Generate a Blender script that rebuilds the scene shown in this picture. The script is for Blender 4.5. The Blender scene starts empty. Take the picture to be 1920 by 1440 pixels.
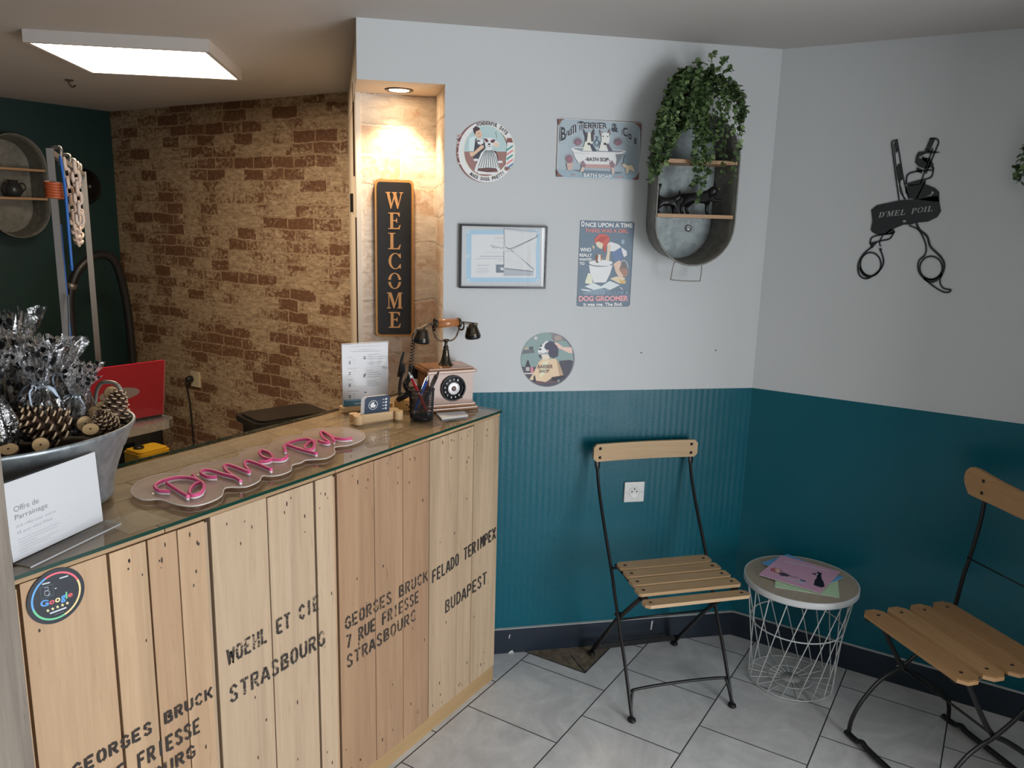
import bpy, bmesh, math, random
import numpy as np
from math import sin, cos, pi, sqrt, radians
from mathutils import Vector, Matrix, noise
from mathutils.geometry import tessellate_polygon

random.seed(7)
SC = bpy.context.scene
COL = SC.collection

# ------------------------------------------------------------------ camera
cd = bpy.data.cameras.new('camera')
cd.sensor_width = 36.0
cd.lens = 1486.19 / 1920 * 36.0
cd.clip_start = 0.02
co = bpy.data.objects.new('camera', cd)
COL.objects.link(co)
co.matrix_world = Matrix(((0.5352206, 0.15864513, -0.82968104, 0),
                          (-0.84430815, 0.13085184, -0.51963597, 0),
                          (0.02612758, 0.97862634, 0.20397998, 1.65),
                          (0, 0, 0, 1)))
SC.camera = co

# ------------------------------------------------------------------ world, exposure, big lights
W = bpy.data.worlds.new('world')
SC.world = W
W.use_nodes = True
W.node_tree.nodes['Background'].inputs[0].default_value = (0.75, 0.85, 1.0, 1)
W.node_tree.nodes['Background'].inputs[1].default_value = 1.0
SC.view_settings.view_transform = 'Standard'
SC.view_settings.look = 'None'
SC.view_settings.gamma = 1
SC.view_settings.use_curve_mapping = False
SC.view_settings.exposure = 0.0


def area(name, loc, target, sx, sy, power, color, spread=180):
    l = bpy.data.lights.new(name, 'AREA')
    l.shape = 'RECTANGLE'
    l.size, l.size_y, l.energy, l.color = sx, sy, power, color
    l.spread = radians(spread)
    o = bpy.data.objects.new(name, l)
    COL.objects.link(o)
    o.location = loc
    o.rotation_euler = (Vector(target) - Vector(loc)).to_track_quat('-Z', 'Y').to_euler()
    return o


DAY = area('daylight', (1.10, -2.30, 0.95), (1.10, 0, 0.85), 2.1, 1.6, 122, (0.945, 0.970, 1.0))

# ------------------------------------------------------------------ measures of the room (metres)
H = 2.264           # ceiling
RAIL = 1.035        # top of the teal paint
HN = 2.078          # ceiling of the niche
Cx, Cy = 3.0355, 0.8057      # corner of the slanted wall and the right wall
T = Vector((0.6907, -0.7231, 0))   # along the slanted wall, to the right
N = Vector((-0.7231, -0.6907, 0))  # its normal, into the room
LP = 1.4855
XB, YG = 3.156, 5.117
HC, YC, XE, WC = 1.012, 1.4208, 2.1994, 0.4436
CV = Vector((Cx, Cy, 0))


def SW(s, z=0.0, off=0.0):
    """point on the slanted wall: s metres left of the corner, off into the room"""
    return CV - s * T + off * N + Vector((0, 0, z))


def frame(o, x, y):
    x = Vector(x).normalized(); y = Vector(y).normalized(); z = x.cross(y)
    m = Matrix.Identity(4)
    for i in range(3):
        m[i][0], m[i][1], m[i][2], m[i][3] = x[i], y[i], z[i], o[i]
    return m


ZU = Vector((0, 0, 1))


# ------------------------------------------------------------------ materials
def lin(c, g=1.0):
    return tuple(min(0.93, ((v / 255.0) ** 2.2) * g) for v in c)


class NT:
    def __init__(s, name):
        s.m = bpy.data.materials.new(name); s.m.use_nodes = True
        s.t = s.m.node_tree; s.p = s.t.nodes['Principled BSDF']; s.out = s.t.nodes['Material Output']

    def n(s, typ, **k):
        nd = s.t.nodes.new(typ)
        for a, b in k.items():
            if a.startswith('i_'):
                key = a[2:]
                key = int(key) if key.isdigit() else key.replace('_', ' ')
                nd.inputs[key].default_value = b
            else:
                setattr(nd, a, b)
        return nd

    def l(s, a, b):
        s.t.links.new(a, b)

    def math(s, op, a, b=None, c=None):
        nd = s.t.nodes.new('ShaderNodeMath'); nd.operation = op
        for i, v in enumerate((a, b, c)):
            if v is None: continue
            if isinstance(v, (int, float)): nd.inputs[i].default_value = v
            else: s.l(v, nd.inputs[i])
        return nd.outputs[0]

    def mix(s, f, a, b):
        nd = s.t.nodes.new('ShaderNodeMix'); nd.data_type = 'RGBA'
        for sock, v in ((nd.inputs[0], f), (nd.inputs[6], a), (nd.inputs[7], b)):
            if isinstance(v, (int, float)): sock.default_value = v
            elif isinstance(v, tuple): sock.default_value = (*v[:3], 1)
            else: s.l(v, sock)
        return nd.outputs[2]

    def ramp(s, f, *st):
        nd = s.t.nodes.new('ShaderNodeValToRGB'); e = nd.color_ramp.elements
        while len(e) < len(st): e.new(0.5)
        for x, (pos, c) in zip(e, st):
            x.position = pos; x.color = (*c[:3], 1) if isinstance(c, tuple) else (c, c, c, 1)
        s.l(f, nd.inputs[0]); return nd.outputs[0]

    def coord(s, which='Object', scale=(1, 1, 1), rot=(0, 0, 0), loc=(0, 0, 0)):
        tc = s.t.nodes.new('ShaderNodeTexCoord'); mp = s.t.nodes.new('ShaderNodeMapping')
        s.l(tc.outputs[which], mp.inputs[0])
        mp.inputs['Scale'].default_value = scale; mp.inputs['Rotation'].default_value = rot
        mp.inputs['Location'].default_value = loc
        return mp.outputs[0]

    def noise(s, v, scale, detail=4, rough=0.5, dist=0.0):
        nd = s.n('ShaderNodeTexNoise', i_Scale=scale, i_Detail=detail, i_Roughness=rough, i_Distortion=dist)
        s.l(v, nd.inputs['Vector']); return nd.outputs[0]

    def bump(s, h, strength=0.3, dist=0.002):
        b = s.n('ShaderNodeBump', i_Strength=strength, i_Distance=dist)
        s.l(h, b.inputs['Height']); s.l(b.outputs[0], s.p.inputs['Normal']); return b


MC = {}


def plain(name, c, rough=0.6, metal=0.0, spec=0.5, emit=None, alpha=1.0, coat=0.0):
    if name in MC: return MC[name]
    k = NT(name); p = k.p
    p.inputs['Base Color'].default_value = (*c, 1)
    p.inputs['Roughness'].default_value = rough
    p.inputs['Metallic'].default_value = metal
    p.inputs['Specular IOR Level'].default_value = spec
    p.inputs['Coat Weight'].default_value = coat
    if emit:
        p.inputs['Emission Color'].default_value = (*emit[:3], 1); p.inputs['Emission Strength'].default_value = emit[3]
    # a trace of surface variation keeps the material procedural
    v = k.noise(k.coord(), 40.0, 3)
    r = k.math('MULTIPLY_ADD', v, 0.12, rough - 0.06)
    k.l(r, p.inputs['Roughness'])
    MC[name] = k.m
    return k.m


def ink(c, g=1.75, rough=0.5):
    """printed colour, picked from the photograph and freed of its light"""
    nm = 'print_%02x%02x%02x_%d' % (*c, int(g * 100))
    gr = sum(c) / 3 - 4; c = tuple(v * 0.84 + gr * 0.16 for v in c)
    return plain(nm, lin(c, g), rough)


def wood(name, base, dark, rough=0.55, scale=1.0, axis='Z', contrast=1.0, knots=True, coat=0.0, grime=0.0):
    if name in MC: return MC[name]
    k = NT(name)
    st = {'X': (0.5, 9, 9), 'Y': (9, 0.5, 9), 'Z': (9, 9, 0.5)}[axis]
    v = k.coord('Object', tuple(a * scale for a in st))
    at = k.n('ShaderNodeAttribute', attribute_name='tint')
    tv = at.outputs['Fac']
    addv = k.n('ShaderNodeVectorMath', operation='ADD')
    cmb = k.n('ShaderNodeCombineXYZ')
    sh = k.math('MULTIPLY', tv, 37.0)
    for i in range(3): k.l(sh, cmb.inputs[i])
    k.l(v, addv.inputs[0]); k.l(cmb.outputs[0], addv.inputs[1])
    n1 = k.noise(addv.outputs[0], 3.0, 6, 0.62, 1.2)
    n2 = k.noise(addv.outputs[0], 14.0, 3, 0.6, 0.3)
    f = k.math('ADD', k.math('MULTIPLY', n1, 0.7), k.math('MULTIPLY', n2, 0.3))
    g = k.ramp(f, (0.36, 0.0), (0.66, 1.0))
    mid = tuple((a * 0.55 + b * 0.45) for a, b in zip(base, dark))
    lo = tuple(a + (m - a) * contrast for a, m in zip(base, mid))
    col = k.mix(g, lo, base)
    # grime: broad stains and thin dark streaks along the grain
    gs_ = k.n('ShaderNodeVectorMath', operation='SCALE'); gs_.inputs['Scale'].default_value = 0.45; k.l(addv.outputs[0], gs_.inputs[0])
    g1 = k.ramp(k.noise(gs_.outputs[0], 1.7, 4, 0.6, 0.8), (0.48, 0.0), (0.72, 1.0))
    col = k.mix(k.math('MULTIPLY', g1, grime), col, tuple(x * 0.55 for x in dark))
    g2 = k.ramp(k.noise(addv.outputs[0], 7.0, 5, 0.7, 2.0), (0.60, 0.0), (0.70, 1.0))
    col = k.mix(k.math('MULTIPLY', g2, grime * 1.1), col, tuple(x * 0.5 for x in dark))
    # plank to plank difference
    tn = k.math('MULTIPLY_ADD', tv, 0.5, 0.0)
    col = k.mix(tn, col, dark)
    if knots:
        kv = k.coord('Object', tuple((1.6 if a < 1 else 5.5) * scale for a in st))
        av = k.n('ShaderNodeVectorMath', operation='ADD'); k.l(kv, av.inputs[0]); k.l(cmb.outputs[0], av.inputs[1])
        vo = k.n('ShaderNodeTexVoronoi', i_Scale=1.3); k.l(av.outputs[0], vo.inputs['Vector'])
        kn = k.ramp(vo.outputs['Distance'], (0.03, 1.0), (0.10, 0.0))
        col = k.mix(k.math('MULTIPLY', kn, 0.55), col, tuple(x * 0.35 for x in dark))
    k.l(col, k.p.inputs['Base Color'])
    k.p.inputs['Roughness'].default_value = rough
    k.p.inputs['Coat Weight'].default_value = coat
    k.bump(f, 0.35, 0.001)
    MC[name] = k.m
    return k.m


def glassy(name, tint, refl=0.08, opacity=0.0, body=(0.8, 0.8, 0.8), rough=0.0, ior=1.5):
    """thin clear sheet: transparent body, fresnel reflection, optional milky share"""
    if name in MC: return MC[name]
    k = NT(name); k.t.nodes.remove(k.p)
    tr = k.n('ShaderNodeBsdfTransparent'); tr.inputs[0].default_value = (*tint, 1)
    gl = k.n('ShaderNodeBsdfGlossy'); gl.inputs['Roughness'].default_value = rough
    df = k.n('ShaderNodeBsdfDiffuse'); df.inputs[0].default_value = (*body, 1)
    m1 = k.n('ShaderNodeMixShader'); m1.inputs[0].default_value = opacity
    k.l(tr.outputs[0], m1.inputs[1]); k.l(df.outputs[0], m1.inputs[2])
    fr = k.n('ShaderNodeFresnel', i_IOR=ior)
    ge = k.n('ShaderNodeNewGeometry')          # a sheet reflects on its outer side only
    m2 = k.n('ShaderNodeMixShader')
    k.l(k.math('MULTIPLY', fr.outputs[0], k.math('SUBTRACT', 1.0, ge.outputs['Backfacing'])), m2.inputs[0]); k.l(m1.outputs[0], m2.inputs[1]); k.l(gl.outputs[0], m2.inputs[2])
    k.l(m2.outputs[0], k.out.inputs[0])
    MC[name] = k.m
    return k.m


# ------------------------------------------------------------------ mesh builder
class MB:
    def __init__(s):
        s.v, s.f, s.mi, s.ti, s.uv, s.sm = [], [], [], [], [], []
        s.mats = []; s.cur = 0; s.tint = 0.0; s.smooth = False

    def mat(s, m):
        if m not in s.mats: s.mats.append(m)
        s.cur = s.mats.index(m); return s

    def face(s, idx, uv=None, smooth=None):
        s.f.append(tuple(idx)); s.mi.append(s.cur); s.ti.append(s.tint); s.uv.append(uv)
        s.sm.append(s.smooth if smooth is None else smooth)

    def add(s, vs):
        b = len(s.v); s.v.extend(Vector(v) for v in vs); return b

    def quad(s, p, uv=None):
        b = s.add(p); s.face(range(b, b + len(p)), uv)

    def box(s, x0, x1, y0, y1, z0, z1, M=None, bev=0.0):
        if bev > 0:
            bm = bmesh.new(); bmesh.ops.create_cube(bm, size=1)
            for v in bm.verts:
                v.co = Vector(((x0 + x1) / 2 + v.co.x * (x1 - x0), (y0 + y1) / 2 + v.co.y * (y1 - y0), (z0 + z1) / 2 + v.co.z * (z1 - z0)))
            bmesh.ops.bevel(bm, geom=bm.edges[:], offset=bev, segments=2, affect='EDGES', profile=0.7)
            s.bm(bm, M); return
        p = [Vector(q) for q in ((x0, y0, z0), (x1, y0, z0), (x1, y1, z0), (x0, y1, z0), (x0, y0, z1), (x1, y0, z1), (x1, y1, z1), (x0, y1, z1))]
        if M is not None: p = [M @ q for q in p]
        b = s.add(p)
        for f in ((0, 3, 2, 1), (4, 5, 6, 7), (0, 1, 5, 4), (1, 2, 6, 5), (2, 3, 7, 6), (3, 0, 4, 7)): s.face([b + i for i in f])

    def bm(s, bm, M=None):
        bm.verts.index_update()
        b = s.add([(M @ v.co if M is not None else v.co.copy()) for v in bm.verts])
        for f in bm.faces: s.face([b + v.index for v in f.verts])
        bm.free()

    def tube(s, pts, r, seg=8, closed=False, caps=True, flat=None):
        pts = [Vector(p) for p in pts]; n = len(pts)
        rs = r if isinstance(r, list) else [r] * n
        tg = []
        for i in range(n):
            a = pts[(i - 1) % n] if (closed or i > 0) else pts[0]
            c = pts[(i + 1) % n] if (closed or i < n - 1) else pts[-1]
            d = (c - a)
            tg.append(d.normalized() if d.length > 1e-9 else Vector((0, 0, 1)))
        up = Vector((0, 0, 1)) if abs(tg[0].z) < 0.9 else Vector((1, 0, 0))
        if flat is not None: up = Vector(flat)
        nr = (up - up.dot(tg[0]) * tg[0]).normalized(); rings = []
        for i in range(n):
            if flat is not None: nr = up
            nr = (nr - nr.dot(tg[i]) * tg[i]).normalized(); bn = tg[i].cross(nr)
            ra = rs[i] if isinstance(rs[i], tuple) else (rs[i], rs[i])
            b = s.add([pts[i] + ra[0] * cos(2 * pi * k / seg) * nr + ra[1] * sin(2 * pi * k / seg) * bn for k in range(seg)])
            rings.append(b)
        m = n if closed else n - 1
        for i in range(m):
            a, c = rings[i], rings[(i + 1) % n]
            for k in range(seg):
                k2 = (k + 1) % seg; s.face((a + k, a + k2, c + k2, c + k), smooth=True)
        if caps and not closed:
            s.face([rings[0] + k for k in reversed(range(seg))]); s.face([rings[-1] + k for k in range(seg)])

    def lathe(s, prof, seg=32, M=None, sx=1.0, sy=1.0, caps=(True, True), smooth=True):
        rings = []
        for r, z in prof:
            ps = [Vector((r * sx * cos(2 * pi * k / seg), r * sy * sin(2 * pi * k / seg), z)) for k in range(seg)]
            if M is not None: ps = [M @ p for p in ps]
            rings.append(s.add(ps))
        for a, c in zip(rings, rings[1:]):
            for k in range(seg):
                k2 = (k + 1) % seg; s.face((a + k, a + k2, c + k2, c + k), smooth=smooth)
        if caps[0]: s.face([rings[0] + k for k in reversed(range(seg))], smooth=False)
        if caps[1]: s.face([rings[-1] + k for k in range(seg)], smooth=False)

    def prism(s, poly, z0, z1, M=None):
        """polygon in xy pulled from z0 to z1"""
        area2 = sum(poly[i][0] * poly[(i + 1) % len(poly)][1] - poly[(i + 1) % len(poly)][0] * poly[i][1] for i in range(len(poly)))
        if area2 < 0: poly = list(reversed(poly))
        n = len(poly)
        lo = [Vector((x, y, z0)) for x, y in poly]; hi = [Vector((x, y, z1)) for x, y in poly]
        if M is not None: lo = [M @ p for p in lo]; hi = [M @ p for p in hi]
        a = s.add(lo); b = s.add(hi)
        for i in range(n):
            j = (i + 1) % n; s.face((a + i, a + j, b + j, b + i))
        tris = tessellate_polygon([[Vector((x, y, 0)) for x, y in poly]])
        for t in tris:
            p = [poly[i] for i in t]
            ar = (p[1][0] - p[0][0]) * (p[2][1] - p[0][1]) - (p[2][0] - p[0][0]) * (p[1][1] - p[0][1])
            t = tuple(t) if ar > 0 else tuple(reversed(t))
            s.face([b + i for i in t]); s.face([a + i for i in reversed(t)])

    def flat(s, poly, z=0.0):
        """flat polygon facing +z"""
        tris = tessellate_polygon([[Vector((x, y, 0)) for x, y in poly]])
        a = s.add([(x, y, z) for x, y in poly])
        for t in tris:
            p = [poly[i] for i in t]
            ar = (p[1][0] - p[0][0]) * (p[2][1] - p[0][1]) - (p[2][0] - p[0][0]) * (p[1][1] - p[0][1])
            s.face([a + i for i in (t if ar > 0 else reversed(t))])

    def build(s, name, parent=None, M=None, mat=None):
        me = bpy.data.meshes.new(name)
        me.from_pydata([tuple(v) for v in s.v], [], s.f)
        ms = s.mats or ([mat] if mat else [])
        for m in ms: me.materials.append(m)
        if s.f:
            me.polygons.foreach_set('material_index', s.mi)
            me.polygons.foreach_set('use_smooth', s.sm)
            at = me.attributes.new('tint', 'FLOAT', 'FACE'); at.data.foreach_set('value', s.ti)
            if any(u is not None for u in s.uv):
                ul = me.uv_layers.new(name='UVMap'); i = 0
                for f, u in zip(s.f, s.uv):
                    for q in range(len(f)):
                        ul.data[i].uv = u[q] if u is not None else (0, 0); i += 1
        me.update()
        o = bpy.data.objects.new(name, me); COL.objects.link(o)
        if parent is not None: o.parent = parent
        elif M is not None: o.matrix_world = M
        return o


def one(name, mat, parent=None, M=None):
    b = MB(); b.mat(mat); return b


def empty(name, M, label, cat, group=None):
    o = bpy.data.objects.new(name, None); COL.objects.link(o)
    o.empty_display_size = 0.05
    o.matrix_world = M if isinstance(M, Matrix) else Matrix.Translation(M)
    return tag(o, label, cat, group)


def tag(o, label, cat, group=None, kind=None):
    o['label'] = label; o['category'] = cat
    if group: o['group'] = group
    if kind: o['kind'] = kind
    return o


def struct(o):
    o['kind'] = 'structure'; return o


def copy_tree(o, parent=None):
    c = o.copy(); COL.objects.link(c)
    c.parent = parent
    for ch in list(o.children): copy_tree(ch, c)
    return c


def arc(cx, cy, rx, ry, a0, a1, n=24):
    return [(cx + rx * cos(radians(a0 + (a1 - a0) * i / n)), cy + ry * sin(radians(a0 + (a1 - a0) * i / n))) for i in range(n + 1)]


def ell(cx, cy, rx, ry=None, n=40):
    return arc(cx, cy, rx, ry or rx, 0, 360 - 360 / n, n - 1)


def rrect(x0, y0, x1, y1, r, n=5):
    p = []
    for cx, cy, a in ((x1 - r, y1 - r, 0), (x0 + r, y1 - r, 90), (x0 + r, y0 + r, 180), (x1 - r, y0 + r, 270)):
        p += arc(cx, cy, r, r, a, a + 90, n)
    return p


def spline(pts, n=8, closed=False):
    P = [Vector(p) for p in pts]; out = []; m = len(P)
    rng = range(m) if closed else range(m - 1)
    for i in rng:
        p1, p2 = P[i], P[(i + 1) % m]
        p0 = P[(i - 1) % m] if (closed or i > 0) else p1
        p3 = P[(i + 2) % m] if (closed or i + 2 < m) else p2
        for k in range(n):
            t = k / n
            out.append(0.5 * ((2 * p1) + (-p0 + p2) * t + (2 * p0 - 5 * p1 + 4 * p2 - p3) * t * t + (-p0 + 3 * p1 - 3 * p2 + p3) * t ** 3))
    if not closed: out.append(P[-1])
    return out


def ribbon(pts, w):
    """outline of a stroke of width w along 2-D points"""
    P = [Vector((p[0], p[1])) for p in pts]; L, R = [], []
    ws = w if isinstance(w, (list, tuple)) else [w] * len(P)
    for i, p in enumerate(P):
        a = P[max(i - 1, 0)]; b = P[min(i + 1, len(P) - 1)]
        d = b - a
        d = d.normalized() if d.length > 0 else Vector((1, 0))
        nn = Vector((-d.y, d.x)) * ws[i] / 2; L.append(tuple(p + nn)); R.append(tuple(p - nn))
    return L + R[::-1]


def homog(src, dst):
    A, B = [], []
    for (x, y), (u, v) in zip(src, dst):
        A.append([x, y, 1, 0, 0, 0, -u * x, -u * y]); B.append(u)
        A.append([0, 0, 0, x, y, 1, -v * x, -v * y]); B.append(v)
    h = np.linalg.solve(np.array(A, float), np.array(B, float))

    def f(p):
        w = h[6] * p[0] + h[7] * p[1] + 1
        return ((h[0] * p[0] + h[1] * p[1] + h[2]) / w, (h[3] * p[0] + h[4] * p[1] + h[5]) / w)
    return f


def hquad(w, h, dst, o=(0, 0)):
    g = homog([(0, 0), (w, 0), (w, h), (0, h)], dst)
    return lambda p: (g(p)[0] - o[0], g(p)[1] - o[1])


TXT = {}


def glyphs(s, bold=0.0, shear=0.0):
    """text as triangles in a 0..1 box, baseline at 0"""
    key = (s, bold, shear)
    if key in TXT: return TXT[key]
    cu = bpy.data.curves.new('t', 'FONT'); cu.body = s; cu.offset = bold; cu.shear = shear; cu.resolution_u = 4
    ob = bpy.data.objects.new('t', cu); COL.objects.link(ob)
    dg = bpy.context.evaluated_depsgraph_get()
    me = bpy.data.meshes.new_from_object(ob.evaluated_get(dg))
    vs = [(v.co.x, v.co.y) for v in me.vertices]; fs = [tuple(p.vertices) for p in me.polygons]
    bpy.data.objects.remove(ob); bpy.data.curves.remove(cu); bpy.data.meshes.remove(me)
    x0 = min(v[0] for v in vs); x1 = max(v[0] for v in vs); y0 = min(v[1] for v in vs); y1 = max(v[1] for v in vs)
    r = ([((x - x0) / max(x1 - x0, 1e-6), (y - y0) / max(y1 - y0, 1e-6)) for x, y in vs], fs, (x1 - x0) / max(y1 - y0, 1e-6))
    TXT[key] = r
    return r


class Art:
    """flat print built up in layers; f maps drawing coordinates to the plane"""
    def __init__(s, f, z=0.0, g=1.75, dz=0.00005):
        s.b = MB(); s.f = f; s.z = z; s.g = g; s.dz = dz

    def _c(s, c):
        s.b.mat(c if not isinstance(c, tuple) else ink(c, s.g)); s.z += s.dz

    def p(s, c, pts):
        s._c(c); s.b.flat([s.f(q) for q in pts], s.z)

    def e(s, c, cx, cy, rx, ry=None, n=28): s.p(c, ell(cx, cy, rx, ry, n))

    def l(s, c, w, pts, sm=0):
        if sm: pts = [tuple(q)[:2] for q in spline([(x, y, 0) for x, y in pts], sm)]
        s.p(c, ribbon(pts, w)) if len(pts) == 2 else s.strip(c, w, pts)

    def strip(s, c, w, pts):
        s._c(c); r = ribbon(pts, w); n = len(pts)
        a = s.b.add([(*s.f(q), s.z) for q in r])
        for i in range(n - 1):
            q = (a + i, a + i + 1, a + 2 * n - 2 - i, a + 2 * n - 1 - i)
            P = [s.b.v[k] for k in q]
            ar = sum(P[k].x * P[(k + 1) % 4].y - P[(k + 1) % 4].x * P[k].y for k in range(4))
            s.b.face(q if ar > 0 else q[::-1])

    def ring(s, c, cx, cy, rx, ry, w, a0=0, a1=360, n=40):
        s.strip(c, w, arc(cx, cy, rx, ry, a0, a1, n))

    def t(s, c, txt, q, bold=0.0, shear=0.0):
        """text in the quad q = bottom-left, bottom-right, top-right, top-left (drawing coordinates)"""
        s._c(c); vs, fs, _ = glyphs(txt, bold, shear); out = []
        for x, y in vs:
            px = (q[0][0] * (1 - x) + q[1][0] * x) * (1 - y) + (q[3][0] * (1 - x) + q[2][0] * x) * y
            py = (q[0][1] * (1 - x) + q[1][1] * x) * (1 - y) + (q[3][1] * (1 - x) + q[2][1] * x) * y
            out.append((*s.f((px, py)), s.z))
        a = s.b.add(out)
        for f in fs:
            P = [s.b.v[a + k] for k in f]
            ar = sum(P[k].x * P[(k + 1) % len(P)].y - P[(k + 1) % len(P)].x * P[k].y for k in range(len(P)))
            s.b.face([a + k for k in (f if ar > 0 else f[::-1])])

    def arctext(s, c, txt, cx, cy, rx, ry, a0, a1, h, bold=0.0, inward=False, wf=0.8):
        n = len(txt)
        for i, ch in enumerate(txt):
            if ch == ' ': continue
            a = radians(a0 + (a1 - a0) * (i + 0.5) / n); st = radians((a1 - a0) / n) * 0.5 * wf
            def P(ang, k): return (cx + (rx + k) * cos(ang), cy + (ry + k) * sin(ang))
            if not inward: q = [P(a - st, 0), P(a + st, 0), P(a + st, h), P(a - st, h)]
            else: q = [P(a - st, h), P(a + st, h), P(a + st, 0), P(a - st, 0)]
            s.t(c, ch, q, bold)
            s.z -= s.dz

    def build(s, name, parent): return s.b.build(name, parent)

# ------------------------------------------------------------------ surfaces of the room
def wall_paint(name, upper, lower):
    k = NT(name)
    geo = k.n('ShaderNodeNewGeometry'); sp = k.n('ShaderNodeSeparateXYZ'); k.l(geo.outputs['Position'], sp.inputs[0])
    uv = k.n('ShaderNodeUVMap', uv_map='UVMap'); su = k.n('ShaderNodeSeparateXYZ'); k.l(uv.outputs[0], su.inputs[0])
    low = k.math('LESS_THAN', sp.outputs[2], RAIL)
    big = k.noise(uv.outputs[0], 1.5, 2)
    up = k.mix(big, tuple(c * 0.96 for c in upper), upper)
    k.l(k.mix(low, up, lower), k.p.inputs['Base Color'])
    k.l(k.math('MULTIPLY_ADD', low, -0.26, 0.56), k.p.inputs['Roughness'])
    k.p.inputs['Specular IOR Level'].default_value = 0.32
    # woven glass-fibre wallpaper: herringbone ribs
    z = k.math('PINGPONG', su.outputs[0], 0.012)
    ph = k.math('MULTIPLY', k.math('ADD', su.outputs[1], k.math('MULTIPLY', z, 1.1)), 2 * pi / 0.0085)
    rib = k.math('SINE', ph)
    nn = k.noise(uv.outputs[0], 9.0, 3, 0.6)
    nn = k.ramp(nn, (0.30, 0.35), (0.70, 1.0))
    f2 = k.noise(uv.outputs[0], 160.0, 2, 0.6)
    hgt = k.math('ADD', k.math('MULTIPLY', rib, nn), f2)
    b = k.n('ShaderNodeBump', i_Distance=0.0006)
    k.l(k.math('MULTIPLY_ADD', low, 0.20, 0.08), b.inputs['Strength'])
    k.l(hgt, b.inputs['Height']); k.l(b.outputs[0], k.p.inputs['Normal'])
    return k.m


M_WALL = wall_paint('painted_fibre_wall', (0.665, 0.685, 0.69), (0.0012, 0.112, 0.156))
M_CEIL = plain('ceiling_paint', (0.53, 0.50, 0.475), 0.8)
M_CREAM = plain('cream_paint', (0.72, 0.60, 0.46), 0.7)
M_GREEN = plain('dark_green_paint', (0.009, 0.040, 0.040), 0.5)


def brick_paper(name, plaster, plaster2, b1, b2, cover, scale=1.0, line=0.5):
    """wallpaper print of old bricks under worn plaster; uv in metres"""
    k = NT(name)
    uv = k.n('ShaderNodeUVMap', uv_map='UVMap').outputs[0]
    ds = k.n('ShaderNodeTexNoise', i_Scale=7.0 / scale, i_Detail=6.0, i_Roughness=0.7); k.l(uv, ds.inputs['Vector'])
    off = k.n('ShaderNodeVectorMath', operation='MULTIPLY_ADD')
    k.l(ds.outputs['Color'], off.inputs[0]); off.inputs[1].default_value = (0.045 * scale,) * 3; k.l(uv, off.inputs[2])
    br = k.n('ShaderNodeTexBrick', offset=0.5, offset_frequency=2, squash=1.25, squash_frequency=3)
    k.l(off.outputs[0], br.inputs['Vector'])
    for a, v in (('Scale', 1.0), ('Mortar Size', 0.005 * scale), ('Mortar Smooth', 0.5), ('Bias', 0.0), ('Brick Width', 0.165 * scale), ('Row Height', 0.066 * scale)):
        br.inputs[a].default_value = v
    br.inputs['Color1'].default_value = (*b1, 1); br.inputs['Color2'].default_value = (*b2, 1)
    br.inputs['Mortar'].default_value = (*plaster, 1)
    # how much plaster covers each brick: one random value per brick plus patches
    b2n = k.n('ShaderNodeTexBrick', offset=0.5, offset_frequency=2, squash=1.25, squash_frequency=3)
    k.l(off.outputs[0], b2n.inputs['Vector'])
    for a, v in (('Scale', 1.0), ('Mortar Size', 0.0), ('Bias', 0.0), ('Brick Width', 0.165 * scale), ('Row Height', 0.066 * scale)):
        b2n.inputs[a].default_value = v
    b2n.inputs['Color1'].default_value = (0, 0, 0, 1); b2n.inputs['Color2'].default_value = (1, 1, 1, 1)
    st = k.n('ShaderNodeMapping'); k.l(uv, st.inputs[0]); st.inputs['Scale'].default_value = (0.55, 1.0, 1)
    patch = k.noise(st.outputs[0], 4.5 / scale, 5, 0.65, 0.6)
    wear = k.noise(uv, 45 / scale, 5, 0.75)
    m = k.math('ADD', k.math('MULTIPLY', b2n.outputs[0], 0.30), k.math('ADD', k.math('MULTIPLY', patch, 1.0), k.math('MULTIPLY', wear, 0.85)))
    m = k.math('MULTIPLY', m, 0.8)
    m = k.ramp(m, (cover, 0.0), (cover + 0.07, 1.0))
    st2 = k.n('ShaderNodeMapping'); k.l(uv, st2.inputs[0]); st2.inputs['Scale'].default_value = (0.35, 1.0, 1)
    streak = k.noise(st2.outputs[0], 60 / scale, 6, 0.72, 0.8)
    pl = k.mix(k.ramp(streak, (0.32, 0.0), (0.62, 1.0)), plaster2, plaster)
    brc = k.mix(k.ramp(wear, (0.35, 0.0), (0.75, 1.0)), br.outputs[0], tuple(x * 1.35 for x in b2))
    col = k.mix(m, brc, pl)
    # shadow lines printed under the courses
    su = k.n('ShaderNodeSeparateXYZ'); k.l(off.outputs[0], su.inputs[0])
    fr = k.math('FRACT', k.math('DIVIDE', su.outputs[1], 0.066 * scale))
    ln = k.ramp(fr, (0.0, 1.0), (0.10, 0.0))
    lm = k.math('MULTIPLY', k.math('MULTIPLY', ln, k.ramp(k.noise(st2.outputs[0], 13 / scale, 4, 0.7), (0.42, 0.0), (0.55, 1.0))), line)
    col = k.mix(lm, col, tuple(x * 0.45 for x in b1))
    k.l(col, k.p.inputs['Base Color']); k.p.inputs['Roughness'].default_value = 0.75
    k.bump(streak, 0.15, 0.001)
    return k.m


M_BRICK = brick_paper('brick_wallpaper', (0.60, 0.445, 0.29), (0.235, 0.152, 0.088), (0.12, 0.055, 0.028), (0.21, 0.105, 0.055), 0.805)
M_STONE = brick_paper('pale_stone_wallpaper', (0.80, 0.71, 0.61), (0.56, 0.46, 0.37), (0.50, 0.34, 0.24), (0.62, 0.46, 0.34), 0.735, 1.6, 0.75)


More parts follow.
